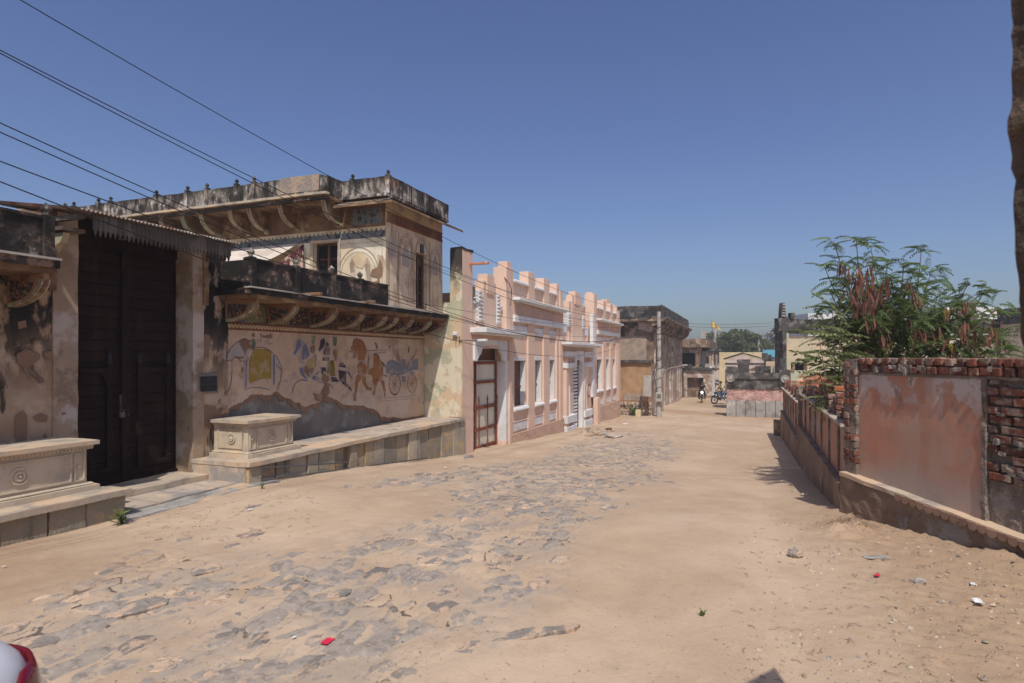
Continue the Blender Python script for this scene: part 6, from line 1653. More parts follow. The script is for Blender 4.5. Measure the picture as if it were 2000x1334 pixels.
MB().box(pu - .35, pu - .1, pvv + .35, pvv + .78, -.35, .75).part('switch_box', M['concrete'], po, bevel=.02)
MB().box(pu - .3, pu - .12, pvv - .2, pvv + .12, -1.35 + .75, -.12).part('meter_box', M['concrete'], po, bevel=.02)
MB().box(pu - .32, pu - .3, pvv - .14, pvv + .06, -.40, -.2).part('meter_window', M['p_green'], po)
m = MB()
for k in range(9):
    z = rr(0, ptop - .5)
    m.tube([(pu + .13 * math.cos(t), pvv + .13 * math.sin(t), z + t * .03) for t in [i * .8 for i in range(9)]], .012, 4)
m.tube([(pu - .15, pvv + .3, .7), (pu - .2, pvv + .1, 1.4), (pu, pvv + .05, 2.8)], .02, 4).tube([(pu - .15, pvv + .1, -.1), (pu - .2, pvv + .2, .6), (pu - .05, pvv, 1.6)], .015, 4)
m.part('tangled_cable', M['cable'], po)
wires = [((40, 0), (330, 160), (635, 340), 3), ((0, 98), (250, 232), (500, 350), 0), ((0, 104), (250, 240), (490, 356), 1), ((0, 240), (150, 305), (305, 378), 4), ((0, 258), (150, 322), (330, 403), 2), ((0, 315), (200, 388), (450, 480), 5), ((0, 355), (100, 385), (380, 500), 4)]
for i, (p0, pm, p1, ti) in enumerate(wires):
    # in plan the wire runs from a point above the lane behind the camera's left to the far pole
    A_ = Vector((1.9 + .1 * i, 5.35 - .05 * i)); B_ = Vector(ins[ti][:2])
    def fpt(px, py):
        t = (px - CXP) / FPX
        du_, dv_ = CU * t + SU, CU - SU * t              # per metre of depth, street frame
        d = B_ - A_
        # A + s d = Y (du, dv)
        den = d.x * dv_ - d.y * du_
        s = (A_.y * du_ - A_.x * dv_) / den
        p = A_ + d * s
        Y = p.x * SU + p.y * CU
        return s, EYE + (HOR - py) / FPX * Y
    s0, z0 = fpt(*p0); s1, z1 = fpt(*p1)
    zB = ins[ti][2] + .12
    mtx = np.array([[1, s, s * s] for s in (s0, s1, 1.)])
    co_ = np.linalg.solve(mtx, np.array([z0, z1, zB]))
    if co_[2] < 0: co_ = np.array([0, 0, 0]); k_ = (zB - z0) / (1 - s0); co_ = np.array([z0 - k_ * s0, k_, 0])
    pts = []
    for k in range(49):
        s = -.35 + 1.35 * (k / 48) ** 1.25
        p = A_ + (B_ - A_) * s
        pts.append((p.x, p.y, co_[0] + co_[1] * s + co_[2] * s * s))
    MB().tube(pts, .0048, 4).solo('power_line', M['cable'], ['top overhead wire running alone across the sky', 'upper of two close overhead wires below the topmost one', 'lower of the close pair of overhead wires, second pair from the top', 'overhead wire ending above the roof parapet, first of the middle pair', 'overhead wire just under the middle pair', 'overhead wire sagging to the tin canopy', 'lowest overhead wire crossing the gate canopy'][i], 'wire', 'overhead wires along the street', base=(0, 0, 3), merge=False)
for i, (y0_, y1_) in enumerate(((505, 560), (600, 640), (655, 690))):
    # service wires slung along the pink facade
    pts = []
    for k in range(25):
        f = k / 24
        u_ = 9.5 + (pu - 9.5) * f
        v_ = 5.9 + (pvv - 5.9) * f
        z0_ = (3.55, 2.75, 2.55)[i]; z1_ = ptop - (.5, .7, .9)[i]
        pts.append((u_, v_, z0_ + (z1_ - z0_) * f - (.55, .5, .75)[i] * 4 * f * (1 - f) * .6))
    MB().tube(pts, .004, 4).solo('service_wire', M['cable'], ['highest thin service wire slung along the pink facade', 'middle service wire slung across the pink windows', 'lowest service wire drooping in front of the cusped door'][i], 'wire', 'service wires along the pink facade', base=(9.5, 5.9, 2), merge=False)
# leaning pale pole with flag
lu, lv, lz = on_g(1388, 757)
Yp = lu * SU + lv * CU
lp = Thing('leaning_pole', 'pale leaning concrete pole with painted foot and small crossarm down the lane', 'pole', (lu, lv, lz))
tp = Vector(at(1398, 640, Yp))
MB().tube([(lu, lv, lz - .3), tuple(tp)], [.22, .15], 8).part('pole', M['concrete'], lp)
f_ = lambda f: Vector((lu, lv, lz)).lerp(tp, f)
MB().tube([tuple(f_(.02)), tuple(f_(.12))], .235, 8).part('painted_band', M['white'], lp)
MB().box(tp.x - .05, tp.x + .05, tp.y - 1.1, tp.y + .3, tp.z - .6, tp.z - .5).part('crossarm', M['iron_grey'], lp)
fu = Vector(at(1391, 628, Yp - 1))
fg = Thing('yellow_flag', 'yellow pennant flag flying above the leaning pole', 'flag', tuple(fu - Vector((0, 0, 2))))
fl = lambda x, y, d=0: Vector(at(x, y, Yp - 1 + d))
m = MB()
top_, bot_ = [], []
for k in range(9):
    f = k / 8
    top_.append(tuple(fl(1391 + 17 * f, 626 + 18 * f + 1.2 * math.sin(f * 7), .15 * math.sin(f * 6)))); bot_.append(tuple(fl(1391.5 + 16.5 * f, 638 + 6.5 * f + 1.0 * math.sin(f * 7 + 1), .15 * math.sin(f * 6))))
m.add(top_ + bot_, [(k, k + 1, k + 10, k + 9) for k in range(8)])
m.part('cloth', M['flag'], fg, loose=True)
MB().tube([tuple(fl(1390.5, 624)), tuple(fl(1391.5, 660))], .03, 5).part('flagstaff', M['brown_wood'], fg)
m = MB(); m.add([tuple(fl(x, y, -.22)) for x, y in ((1395, 633), (1399, 635), (1403, 640), (1398, 639))], [(0, 1, 2, 3)])
m.part('emblem', M['p_brown'], fg, loose=True)
# far pole with transformer fittings
fp = Vector(at(1481, 700, 85))
tpz = at(1481, 658, 85)[2]
t = Thing('utility_pole', 'distant utility pole with two crossarms in front of the small dark tree', 'pole', (fp.x, fp.y, -2))
MB().tube([(fp.x, fp.y, -2.2), (fp.x, fp.y, tpz)], [.25, .2], 8).part('pole', M['concrete'], t)
for z in (tpz - .3, tpz - 1.0): MB().box(fp.x - .06, fp.x + .06, fp.y - .5, fp.y + .6, z, z + .12).part('crossarm', M['iron_grey'], t)
MB().box(fp.x - .2, fp.x + .2, fp.y + .1, fp.y + .5, tpz - 2.3, tpz - 1.9).part('fuse_box', M['black_paint'], t)
MB().tube([tuple(at(1474, 690, 84.8)), tuple(at(1473, 668, 84.8))], .08, 5).part('stay', M['iron_grey'], t)
for i, dz_ in enumerate((0, .7)):
    a, b = Vector(at(1290, 628 + i * 6, 45)), Vector(at(1560, 626 + i * 6, 45))
    MB().tube([tuple(a.lerp(b, k / 12) - Vector((0, 0, .25 * 4 * (k / 12) * (1 - k / 12)))) for k in range(13)], .012, 4).solo('distant_wire', M['iron_grey'], ['higher of two distant wires crossing the sky over the lane', 'lower of two distant wires crossing the sky over the lane'][i], 'wire', 'distant wires over the lane', base=(40, 0, 4), merge=False)
# ------------------------------------------------------------------ dusty air
hz_m = bpy.data.materials.new('dusty_air')
hz_m.use_nodes = True
hz_m.node_tree.nodes.clear()
_v = hz_m.node_tree.nodes.new('ShaderNodeVolumePrincipled')
_v.inputs['Color'].default_value = (.93, .94, .98, 1)
_v.inputs['Density'].default_value = .0017
_v.inputs['Anisotropy'].default_value = .2
_o = hz_m.node_tree.nodes.new('ShaderNodeOutputMaterial')
hz_m.node_tree.links.new(_v.outputs[0], _o.inputs['Volume'])
MB().box(-310, 310, -310, 310, -3.6, 9.5).solo('haze', hz_m, kind='stuff', base=(0, 0, 0), merge=False)
# ------------------------------------------------------------------ motorcycles and riders
def wheel(t, c, r, axis_ang, name='wheel', parent=None):
    """wheel standing in the plane of local x'=direction angle"""
    ca, sa = math.cos(axis_ang), math.sin(axis_ang)
    def P(x, y, z): return (c[0] + ca * x - sa * y, c[1] + sa * x + ca * y, c[2] + z)
    n, k = 20, 7
    vs, fs = [], []
    for i in range(n):
        a = 2 * math.pi * i / n
        for j in range(k):
            b = 2 * math.pi * j / k
            rr_ = r - .05 + .05 * math.cos(b)
            vs.append(P(rr_ * math.cos(a), .045 * math.sin(b), rr_ * math.sin(a)))
    for i in range(n):
        for j in range(k): fs.append((i * k + j, ((i + 1) % n) * k + j, ((i + 1) % n) * k + (j + 1) % k, i * k + (j + 1) % k))
    w_ = MB().add(vs, fs).part(name, M['black_rubber'], t, smooth=True)
    m = MB()
    for i in range(10):
        a = 2 * math.pi * i / 10
        m.tube([P(0, 0, 0), P((r - .08) * math.cos(a), 0, (r - .08) * math.sin(a))], .008, 4)
    m.tube([P(0, -.07, 0), P(0, .07, 0)], .05, 8)
    m.part('spokes', M['chrome'], t, parent=w_)
    return w_
def motorcycle(name, label, c, ang, lit=False, col='black_paint'):
    t = Thing(name, label, 'motorcycle', c)
    ca, sa = math.cos(ang), math.sin(ang)
    P = lambda x, y, z: (c[0] + ca * x - sa * y, c[1] + sa * x + ca * y, c[2] + z)
    wheel(t, P(.62, 0, .30), .30, ang); wheel(t, P(-.62, 0, .30), .30, ang)
    def tb_(n, mm, pts, r, k=8): return MB().tube([P(*p) for p in pts], r, k).part(n, M[mm], t, smooth=True)
    for s in (-1, 1): tb_('fork', 'chrome', [(.62, .09 * s, .30), (.45, .09 * s, .85)], .022)
    tb_('handlebar', 'black_paint', [(.28, -.36, .98), (.38, -.2, 1.0), (.42, 0, .96), (.38, .2, 1.0), (.28, .36, .98)], .016)
    tb_('fuel_tank', col, [(.38, 0, .80), (.28, 0, .82), (.10, 0, .82), (-.05, 0, .76)], [.05, .13, .14, .07], 10)
    tb_('seat', 'black_rubber', [(-.02, 0, .76), (-.2, 0, .76), (-.5, 0, .79), (-.72, 0, .84)], [.08, .11, .11, .05], 8)
    tb_('engine', 'iron_grey', [(.22, 0, .42), (.1, 0, .42), (-.1, 0, .42), (-.2, 0, .46)], [.08, .15, .16, .08], 8)
    tb_('frame', 'black_paint', [(.42, 0, .85), (.3, 0, .4), (-.1, 0, .3), (-.45, 0, .55), (-.7, 0, .78)], .03, 6)
    tb_('exhaust', 'chrome', [(.2, -.14, .35), (.0, -.16, .26), (-.75, -.17, .34)], [.025, .03, .045], 8)
    tb_('front_mudguard', col, [(.35, 0, .52), (.5, 0, .63), (.66, 0, .65), (.85, 0, .55)], [.03, .05, .05, .03], 6)
    tb_('rear_mudguard', col, [(-.4, 0, .66), (-.62, 0, .68), (-.88, 0, .55)], [.05, .06, .04], 6)
    m = MB(); m.tube([P(.46, 0, .84), P(.54, 0, .84), P(.60, 0, .84)], [.06, .10, .095], 12)
    h = m.part('headlamp', M['black_paint'], t)
    MB().tube([P(.60, 0, .84), P(.615, 0, .84)], [.085, .07], 12).part('lens', M['headlight' if lit else 'glass_dark'], t, parent=h)
    MB().add([P(.56, -.1, .66), P(.56, .1, .66), P(.56, .1, .73), P(.56, -.1, .73), P(.55, -.1, .66), P(.55, .1, .66), P(.55, .1, .73), P(.55, -.1, .73)], [(0, 1, 2, 3), (7, 6, 5, 4), (0, 4, 5, 1), (1, 5, 6, 2), (2, 6, 7, 3), (3, 7, 4, 0)]).part('number_plate', M['white'], t)
    for s in (-1, 1):
        tb_('mirror', 'black_paint', [(.34, .28 * s, 1.0), (.34, .33 * s, 1.15), (.34, .40 * s, 1.18)], [.006, .006, .035], 6)
        tb_('footrest', 'black_rubber', [(.0, .1 * s, .30), (.0, .3 * s, .30)], .018, 5)
    return P
def person(label, c, ang, shirt, trousers, seat=(-.12, 0, .86), hands=((.30, .34, 1.0), (.30, -.34, 1.0)), lean=.08, feet=((.05, .24, .34), (.05, -.24, .34)), headyaw=0):
    ca, sa = math.cos(ang), math.sin(ang)
    P = lambda x, y, z: (c[0] + ca * x - sa * y, c[1] + sa * x + ca * y, c[2] + z)
    t = Thing('person', label, 'person', c)
    sx, _, sz = seat
    def skin_body(nodes, edges, name, mm, root=0):
        me = bpy.data.meshes.new(name)
        b_ = t.base
        me.from_pydata([tuple(P(*n[0])[i] - b_[i] for i in range(3)) for n in nodes], edges, [])
        o = bpy.data.objects.new(name, me); COL.objects.link(o); o.parent = t.o
        md = o.modifiers.new('skin', 'SKIN')
        for i, n in enumerate(nodes):
            me.skin_vertices[0].data[i].radius = n[1] if isinstance(n[1], tuple) else (n[1], n[1])
            me.skin_vertices[0].data[i].use_root = (i == root)
        s2 = o.modifiers.new('smooth', 'SUBSURF'); s2.levels = s2.render_levels = 1
        me.materials.append(M[mm])
        return o
    N_ = [((sx, 0, sz), (.15, .12)), ((sx + lean * .4, 0, sz + .22), (.14, .11)), ((sx + lean, 0, sz + .44), (.17, .11)), ((sx + lean + .01, 0, sz + .53), (.06, .06)), ((sx + lean + .03, 0, sz + .60), .05), ((sx + lean + .05, 0, sz + .66), (.075, .085)), ((sx + lean + .05, 0, sz + .76), (.075, .085))]
    E = [(0, 1), (1, 2), (2, 3), (3, 4), (4, 5), (5, 6)]
    for s, hnd in zip((1, -1), hands):
        k = len(N_)
        sh_ = (sx + lean, .19 * s, sz + .46)
        elb = ((sh_[0] + hnd[0]) / 2 - .03, (sh_[1] + hnd[1]) / 2 + .07 * s, (sh_[2] + hnd[2]) / 2 - .07)
        N_ += [(sh_, .062), (elb, .046), (hnd, .032), ((hnd[0] + .06, hnd[1], hnd[2] - .01), .035)]
        E += [(2, k), (k, k + 1), (k + 1, k + 2), (k + 2, k + 3)]
    for s, ft in zip((1, -1), feet):
        k = len(N_)
        N_ += [((sx + .05, .11 * s, sz - .02), .085), ((sx + .42, .20 * s, sz - .02), .07), ((ft[0], ft[1], ft[2]), .045), ((ft[0] + .14, ft[1], ft[2] - .03), .035)]
        E += [(0, k), (k, k + 1), (k + 1, k + 2), (k + 2, k + 3)]
    skin_body(N_, E, 'body', 'skin')
    # clothes just outside the body
    g = 1.14
    S = [(N_[0][0], (.165, .135)), (N_[1][0], (.155, .125)), (N_[2][0], (.185, .125)), (N_[3][0], (.07, .065))]
    Es = [(0, 1), (1, 2), (2, 3)]
    for s, kk in ((1, 7), (-1, 11)):
        k = len(S)
        mid = tuple(N_[kk][0][i] * .35 + N_[kk + 1][0][i] * .65 for i in range(3))
        S += [(N_[kk][0], .076), (mid, .062)]
        Es += [(2, k), (k, k + 1)]
    skin_body(S, Es, 'shirt', shirt)
    T = [((sx, 0, sz - .02), (.17, .13))]; Et = []
    for kk in (15, 19):
        k = len(T)
        foot = tuple(N_[kk + 1][0][i] * .12 + N_[kk + 2][0][i] * .88 for i in range(3))
        T += [(N_[kk][0], .10), (N_[kk + 1][0], .085), (foot, .062)]
        Et += [(0, k), (k, k + 1), (k + 1, k + 2)]
    skin_body(T, Et, 'trousers', trousers)
    hx, hy, hz_ = N_[6][0]
    q = P(hx - .02, 0, hz_ + .015)
    MB().lathe(q[0], q[1], [(.07, q[2] - .07), (.098, q[2] - .03), (.10, q[2] + .02), (.085, q[2] + .06), (.05, q[2] + .085), (.01, q[2] + .095)], 12).part('hair', M['hair'], t, smooth=True)
    # face
    f = MB()
    for s in (-1, 1): f.tube([P(hx + .075, .03 * s, hz_ - .03), P(hx + .09, .03 * s, hz_ - .03)], .012, 6)
    f.part('eyes', M['hair'], t)
    MB().tube([P(hx + .07, 0, hz_ - .03), P(hx + .105, 0, hz_ - .065)], [.008, .016], 6).part('nose', M['skin'], t)
    for kk in (17, 21):
        p, q = N_[kk][0], N_[kk + 1][0]
        MB().tube([P(p[0] - .03, p[1], p[2] - .02), P(q[0], q[1], q[2])], [.045, .04], 7).part('shoe', M['white' if shirt != 'cloth_black' else 'black_rubber'], t)
c1 = on_g(1371, 786)
a1 = math.pi + math.atan2(0, 1) + .0
toward = math.atan2(-c1[1], -c1[0])
motorcycle('motorcycle', 'black motorcycle with its headlight lit ridden towards the camera', c1, toward, lit=True)
person('rider in a black shirt on the motorcycle with lit headlight', c1, toward, 'cloth_black', 'cloth_black')
c2 = on_g(1410, 789); c2 = (c2[0], c2[1], c2[2])
a2 = toward + math.radians(-62)
motorcycle('motorcycle', 'dark motorcycle standing beside the memorial wall with two people', c2, a2)
person('driver in a pale yellow shirt and jeans on the motorcycle by the wall', c2, a2, 'cloth_yellow', 'denim', seat=(-.02, 0, .86))
person('passenger in a white shirt and jeans sitting behind on the motorcycle by the wall', c2, a2, 'cloth_white', 'denim', seat=(-.42, 0, .90), hands=((-.18, .2, 1.25), (-.18, -.2, 1.25)), lean=.03, feet=((-.25, .25, .36), (-.25, -.25, .36)))
c3 = on_g(1404, 757)
motorcycle('motorcycle', 'parked dark motorcycle leaning at the foot of the balcony house', c3, toward + math.radians(-70))

# ------------------------------------------------------------------ white car corner at the lower left
cf = Frame(-1.40, 1.95, math.radians(-90))      # local x runs back along the car, local y across: near side 0, far side -1.6
car = Thing('parked_car', 'white car with a dark red tail lamp parked at the lower left edge', 'car', (2, -.8, 0), frame=cf)
W2, LC, RC = .80, 3.9, .22
def plan(inset, nseg=7):
    r, pts = RC, []
    x0, x1, y0, y1 = inset, LC - inset, -2 * W2 + inset, -inset
    for cx, cy, a0 in ((x0 + r, y1 - r, math.pi), (x0 + r, y0 + r, math.pi * 1.5), (x1 - r, y0 + r, 0), (x1 - r, y1 - r, math.pi / 2)):
        seq = [a0 - math.pi / 2 * 0 + 0]
        for k in range(nseg + 1):
            if a0 == math.pi: a = math.pi / 2 + math.pi / 2 * k / nseg
            elif a0 == math.pi * 1.5: a = math.pi + math.pi / 2 * k / nseg
            elif a0 == 0: a = 1.5 * math.pi + math.pi / 2 * k / nseg
            else: a = math.pi / 2 * k / nseg
            pts.append((cx + r * math.cos(a), cy + r * math.sin(a)))
    return pts
lev = [(.26, .05), (.32, .01), (.45, -.005), (.62, 0), (.74, .01), (.80, .03), (.845, .06), (.87, .11), (.885, .17)]
vs, rings = [], []
for z, ins in lev: vs += [(x, y, z) for x, y in plan(ins)]
k = len(plan(0))
fs = [(i * k + j, i * k + (j + 1) % k, (i + 1) * k + (j + 1) % k, (i + 1) * k + j) for i in range(len(lev) - 1) for j in range(k)]
fs += [tuple(range(k))[::-1], tuple(range((len(lev) - 1) * k, len(lev) * k))]
MB().add(vs, fs).part('body', M['car_white'], car, smooth=True)
cab = [(.75, .88, .66), (1.15, 1.34, .56), (1.9, 1.40, .56), (2.5, 1.34, .56), (3.1, .88, .66)]
vs, fs = [], []
for x, z, hw in cab: vs += [(x, -W2 + hw, .87), (x, -W2 + hw * .93, z), (x, -W2 - hw * .93, z), (x, -W2 - hw, .87)]
for i in range(4):
    for j in range(3): fs.append((i * 4 + j, i * 4 + j + 1, (i + 1) * 4 + j + 1, (i + 1) * 4 + j))
MB().add(vs, fs).part('cabin_glass', M['glass_dark'], car, smooth=False)
MB().box(1.2, 2.4, -W2 - .54, -W2 + .54, 1.34, 1.42).part('roof', M['car_white'], car, bevel=.03)
def lamp_at(far):
    # patch wrapped round the tail corner, a little proud of the body
    vs, fs, n, mseg = [], [], 9, 12
    for i in range(n + 1):
        z = .44 + .35 * i / n
        ins = float(np.interp(z, [a for a, b in lev], [b for a, b in lev])) - .008
        lo = -.12 - .05 * math.sin(math.pi * i / n) + .10 * (i / n) ** 2
        hi = .62 - .26 * (i / n) - .06 * (i / n) ** 3
        for j in range(mseg + 1):
            s = lo + (hi - lo) * j / mseg                       # arc length: <0 on the tail face
            if s < 0: x, y = 0, -RC + s
            elif s < math.pi / 2 * RC:
                a = s / RC; x, y = RC * (1 - math.cos(a)), -RC + RC * math.sin(a)
            else: x, y = RC + s - math.pi / 2 * RC, 0
            nx, ny = (1, 0) if s < 0 else ((0, -1) if s >= math.pi / 2 * RC else (math.cos(s / RC), -math.sin(s / RC)))
            x, y = x + nx * ins, y + ny * ins
            vs.append((x, -2 * W2 - y if far else y, z))
    fs = [(i * (mseg + 1) + j, i * (mseg + 1) + j + 1, (i + 1) * (mseg + 1) + j + 1, (i + 1) * (mseg + 1) + j) for i in range(n) for j in range(mseg)]
    tl = MB().add(vs, fs).part('tail_lamp', M['lamp_red'], car, loose=True, smooth=True)
    sd = tl.modifiers.new('thick', 'SOLIDIFY'); sd.thickness = .012; sd.offset = 0
lamp_at(False); lamp_at(True)
for x in (.75, 3.2):
    for y in (-.06, -2 * W2 + .06):
        w_ = MB().lathe(x, .30, [(.30, y - .09), (.30, y + .09)], 20, 'v').part('wheel', M['black_rubber'], car, bevel=.03)
        MB().lathe(x, .30, [(.18, y - .095), (.18, y + .095)], 14, 'v').part('hub_cap', M['chrome'], car, parent=w_)
MB().box(-.04, .1, -2 * W2 + .2, -.2, .28, .42).part('bumper', M['car_white'], car, bevel=.03)

# ------------------------------------------------------------------ stones, rubble and litter
random.seed(5)
def rock(name, label, px, py, a, b, h, m, cat='rock', seed=0, group=None, sink=.3, rough=.25):
    u, v, _ = on_g(px, py)
    z = zgr(u, v)
    bm = bmesh.new()
    bmesh.ops.create_icosphere(bm, subdivisions=3, radius=1)
    rs = random.Random(seed)
    off = Vector((rs.uniform(0, 99), rs.uniform(0, 99), 0))
    pl_ = [(Vector((rs.gauss(0, 1), rs.gauss(0, 1), rs.gauss(0, 1))).normalized(), rs.uniform(.55, .85)) for _ in range(9)]
    for vv in bm.verts:
        p = vv.co.copy()
        for n_, d in pl_:
            e = p.dot(n_) - d
            if e > 0: p -= n_ * e
        p += mnoise.noise_vector(p * 2.5 + off) * rough * .5 + mnoise.noise_vector(p * 7 + off) * rough * .2
        vv.co = Vector((p.x * a, p.y * b, (p.z + 1 - sink * 2) * h * .5))
    me = bpy.data.meshes.new(name); bm.to_mesh(me); bm.free()
    me.materials.append(M[m])
    o = bpy.data.objects.new(name, me); COL.objects.link(o)
    o.location = ST.w(u, v, z); o.rotation_euler = (0, 0, rs.uniform(0, 6))
    setp(o, label, cat, group)
    return o
rock('stone', 'pale smooth oblong stone lying on sand at lower left', 147, 1193, .045, .022, .03, 'step_stone', seed=3, rough=.08)
rock('lump_of_mortar', 'crumbly pale lump of broken mortar in the middle of the right-hand dirt', 1553, 1080, .075, .06, .11, 'rubble', 'rubble', seed=4, rough=.6)
rock('stone', 'pale angular stone near the wall at lower right', 1794, 1140, .06, .05, .07, 'grey_rock', seed=5)
rock('stone_slab', 'flat blue grey slab fragment lying in the dirt near the right wall', 1713, 1090, .12, .055, .035, 'grey_plinth', 'stone', seed=6, rough=.1)
rock('stone', 'small brown stone at the far lower right corner', 1925, 1255, .03, .02, .02, 'slab_stone', seed=7)
rock('stone', 'dark stone beside the shadow of the lane wall', 1553, 958, .06, .04, .04, 'slab_stone', seed=8)
rock('stone', 'rounded stone at the tip of the wall shadow, next to straw', 1576, 968, .09, .07, .06, 'slab_stone', seed=9)
rock('stone', 'lone small stone on the pavement in front of the three-window bay', 1066, 852, .10, .06, .05, 'grey_rock', seed=10)
rock('stone', 'flat stone against the foot of the first pink pier', 915, 893, .16, .09, .08, 'grey_rock', seed=11)
rock('brick_fragment', 'dark brown brick fragment beside the rubble heap', 1188, 839, .24, .14, .16, 'brown_wood', 'rubble', seed=12, rough=.1)
rock('broken_slab', 'large pale broken slab at the front of the rubble heap', 1198, 857, .42, .28, .14, 'step_stone', 'slab', seed=13, rough=.1)
rock('broken_slab', 'leaning flat slab in the middle of the rubble heap', 1177, 853, .22, .3, .14, 'step_stone', 'slab', seed=14, rough=.1)
rock('broken_slab', 'low flat slab at the left end of the rubble heap', 1145, 849, .30, .18, .07, 'coping', 'slab', seed=15, rough=.1)
hp = Thing('rubble_heap', 'heap of broken stones on the street before the far pink door', 'rubble', on_g(1168, 848))
for k in range(34):
    x, y = 1166 + random.gauss(0, 11), 846 + random.gauss(0, 4)
    u, v, _ = on_g(x, y)
    o = hp.piece('stone', random.choice(rb), (u, v, zgr(u, v) + .05), (rr(-.5, .5), rr(-.5, .5), rr(0, 6)), (rr(.5, 1.3),) * 3)
# litter
def litter(name, label, px, py, s, m, cat='litter', seed=0):
    u, v, _ = on_g(px, py)
    z = zgr(u, v) + .006
    rs = random.Random(seed)
    n = 6
    g = [[(u + s * (i / n - .5), v + s * .6 * (j / n - .5), z + .012 + s * .12 * mnoise.noise(Vector((i * .7, j * .7, seed)))) for j in range(n + 1)] for i in range(n + 1)]
    MB().add([p for r_ in g for p in r_], [(i * (n + 1) + j, (i + 1) * (n + 1) + j, (i + 1) * (n + 1) + j + 1, i * (n + 1) + j + 1) for i in range(n) for j in range(n) if not (rs.random() < .12 and (i in (0, n - 1) or j in (0, n - 1)))]).solo(name, M[m], label, cat, base=(u, v, z), loose=True)
dm('red_foil', (.62, .03, .07), rough=.4, bump=None, mottle=0)
litter('wrapper', 'crumpled red foil wrapper on the worn paving', 640, 1250, .085, 'red_foil', seed=1)
litter('wrapper', 'white paper scrap on the paving left of the red wrapper', 574, 1246, .03, 'white', seed=2)
litter('wrapper', 'small red scrap in the dirt near the right wall', 1714, 1128, .06, 'red_foil', seed=3)
litter('wrapper', 'white scrap at the upper part of the rubbish near the right wall', 1900, 1142, .06, 'white', seed=4)
litter('wrapper', 'crumpled white scrap lying beyond the other at lower right', 1910, 1182, .09, 'white', seed=5)
litter('wrapper', 'white plastic scrap on the sand in front of the stone bench', 488, 1000, .07, 'white', seed=6)
litter('wrapper', 'bluish plastic bag on the road at the far end of the pink building', 1222, 829, .35, 'white', seed=7)
litter('wrapper', 'small white scrap on the paving below the slab platform', 870, 913, .07, 'white', seed=8)
litter('wrapper', 'tiny white scrap on the sand at the left edge', 8, 1110, .03, 'white', seed=9)
# straw heap at the wall corner
hu, hv, _ = on_g(1660, 1035)
m = MB()
for k in range(420):
    a, b = hu + random.gauss(0, .14), hv + random.gauss(0, .12)
    z = zgr(a, b) + rr(0, .05)
    d = Vector((random.gauss(0, 1), random.gauss(0, 1), random.gauss(0, .5))).normalized() * rr(.02, .07)
    m.tube([(a, b, z), (a + d.x * .5, b + d.y * .5, z + d.z * .5 + .01), (a + d.x, b + d.y, z + d.z)], .0018, 3, caps=False)
m.solo('straw', M['dry_twig'], 'heap of dry straw and roots at the wall corner', 'straw', kind='stuff', base=(hu, hv, 0), merge=False)
# weeds
def weed(label, px, py, n, s, mk='leaf', seed=0, grp=None, z_=None):
    random.seed(seed)
    u, v, _ = on_g(px, py)
    z = zgr(u, v) if z_ is None else z_
    t = Thing('weed', label, 'plant', (u, v, z), grp)
    me = MB().add([(0, 0, 0), (.35 * s, .16 * s, .02 * s), (.75 * s, .15 * s, .0), (s, 0, -.05 * s), (.75 * s, -.15 * s, 0), (.35 * s, -.16 * s, .02 * s)], [(0, 1, 2, 3), (0, 3, 4, 5)]).mesh('leaf', loose=True)
    me.materials.append(M[mk])
    st = MB()
    for k in range(n):
        h = s * rr(.2, 1.5)
        d = (rr(-.5, .5) * s, rr(-.5, .5) * s)
        st.tube([(u, v, z), (u + d[0], v + d[1], z + h)], .004, 4, caps=False)
        t.piece('leaf', me, (u + d[0], v + d[1], z + h), (rr(-.4, .4), rr(-.8, .2), rr(0, 6.28)), (rr(.7, 1.2),) * 3)
    st.part('stem', M['leaf'], t)
weed('small broad-leaved weed at the end of the left platform', 238, 1018, 22, .095, 'leaf', 3)
weed('tiny green weed at the end of the pipe rail', 512, 955, 8, .05, 'leaf', 4)
weed('sparse low green weed growing in the sand of the road', 1372, 1196, 12, .028, 'leaf', 5)
weed('green weed tangle by the yellow block at the rubble footing', 1237, 812, 34, .26, 'leaf', 6)
MB().box(0, .28, 0, .28, 0, .42).solo('yellow_block', M['yellow_wall'], 'small pale yellow kerb block among weeds by the ochre wall', 'block', base=on_g(1245, 818), frame=ST) if 0 else None
bu, bv_, bz_ = on_g(1246, 815)
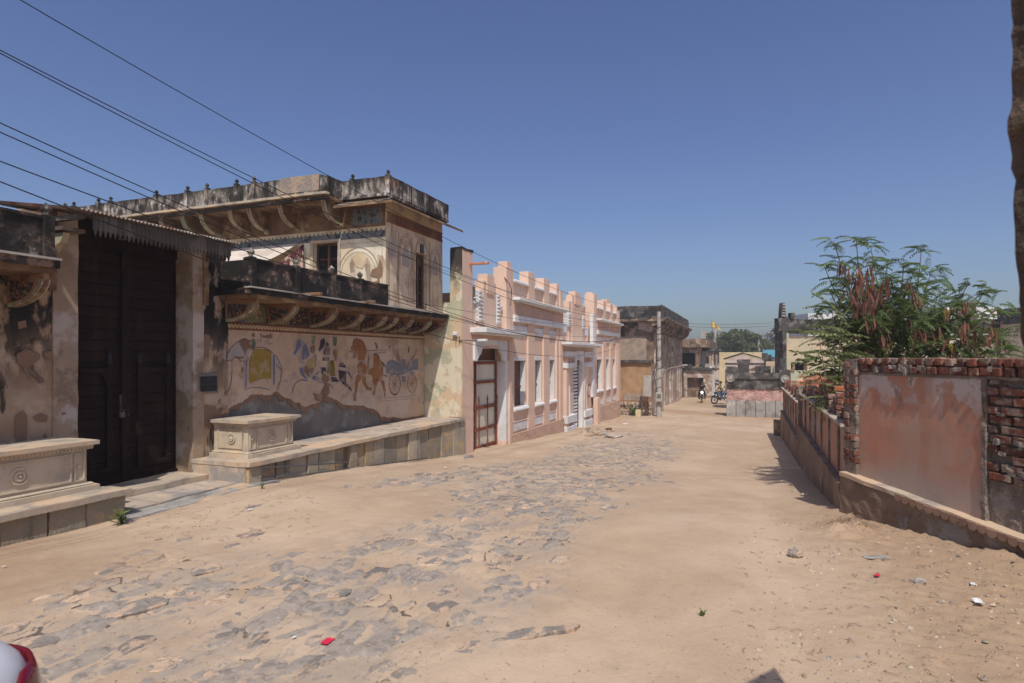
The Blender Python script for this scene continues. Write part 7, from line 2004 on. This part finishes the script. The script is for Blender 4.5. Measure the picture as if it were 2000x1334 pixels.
MB().box(bu, bu + .25, bv_ - .13, bv_ + .13, bz_ - .1, bz_ + .38).solo('kerb_block', M['yellow_wall'], 'small pale yellow kerb block among weeds by the ochre wall', 'block', base=(bu, bv_, bz_), bevel=.02)
# gravel and grit: nobody could count it
random.seed(8)
pb = MB()
def peb(u, v, s):
    z = zgr(u, v)
    vs = [(u + s * math.cos(t) * rr(.7, 1.1), v + s * math.sin(t) * rr(.6, 1.1), z - .1 * s) for t in [i * 2 * math.pi / 5 for i in range(5)]] + [(u + rr(-.3, .3) * s, v + rr(-.3, .3) * s, z + s * rr(.3, .6)) for _ in range(2)]
    c = 5
    pb.add(vs, [(i, (i + 1) % 5, c + (0 if i < 3 else 1)) for i in range(5)] + [(3, c, c + 1), (0, c + 1, c)])
for k in range(3600):
    if k % 3:
        px, py = 1000 + 1000 * R() ** .7, rr(960, 1334)
        if px < 1400 and R() < .7: continue
    else: px, py = rr(0, 1500), rr(930, 1334)
    u, v, _ = on_g(px, py)
    peb(u, v, .004 + .010 * R() ** 4)
for k in range(700):
    px, py = rr(1460, 2000), rr(1000, 1334)
    if R() < .5: py = 1010 + (px - 1650) * .28 + rr(0, 120)
    u, v, _ = on_g(px, py); peb(u, v, .006 + .022 * R() ** 2)
    if k == 350:
        pb.solo('gravel', M['rubble'], 'scattered grit and small stones over the sandy street', 'gravel', kind='stuff', base=(0, 0, 0), merge=False, loose=True)
        pb = MB()
pb.solo('gravel', M['coping'], 'pale grit and chips scattered on the dirt at the right', 'gravel', kind='stuff', base=(0, 0, 0), merge=False, loose=True)
tw = MB()
for k in range(300):
    px, py = (rr(1450, 2000), rr(980, 1334)) if k % 2 else (rr(250, 620), rr(940, 1060))
    u, v, _ = on_g(px, py)
    z = zgr(u, v) + .006; a = rr(0, 6.28); L_ = rr(.02, .08)
    tw.tube([(u, v, z), (u + L_ * .5 * math.cos(a), v + L_ * .5 * math.sin(a), z + .008), (u + L_ * math.cos(a + .3), v + L_ * math.sin(a + .3), z)], .0022, 3)
tw.solo('twigs', M['dry_twig'], 'scattered dry twigs and straw on the sand', 'twigs', kind='stuff', base=(0, 0, 0), merge=False)
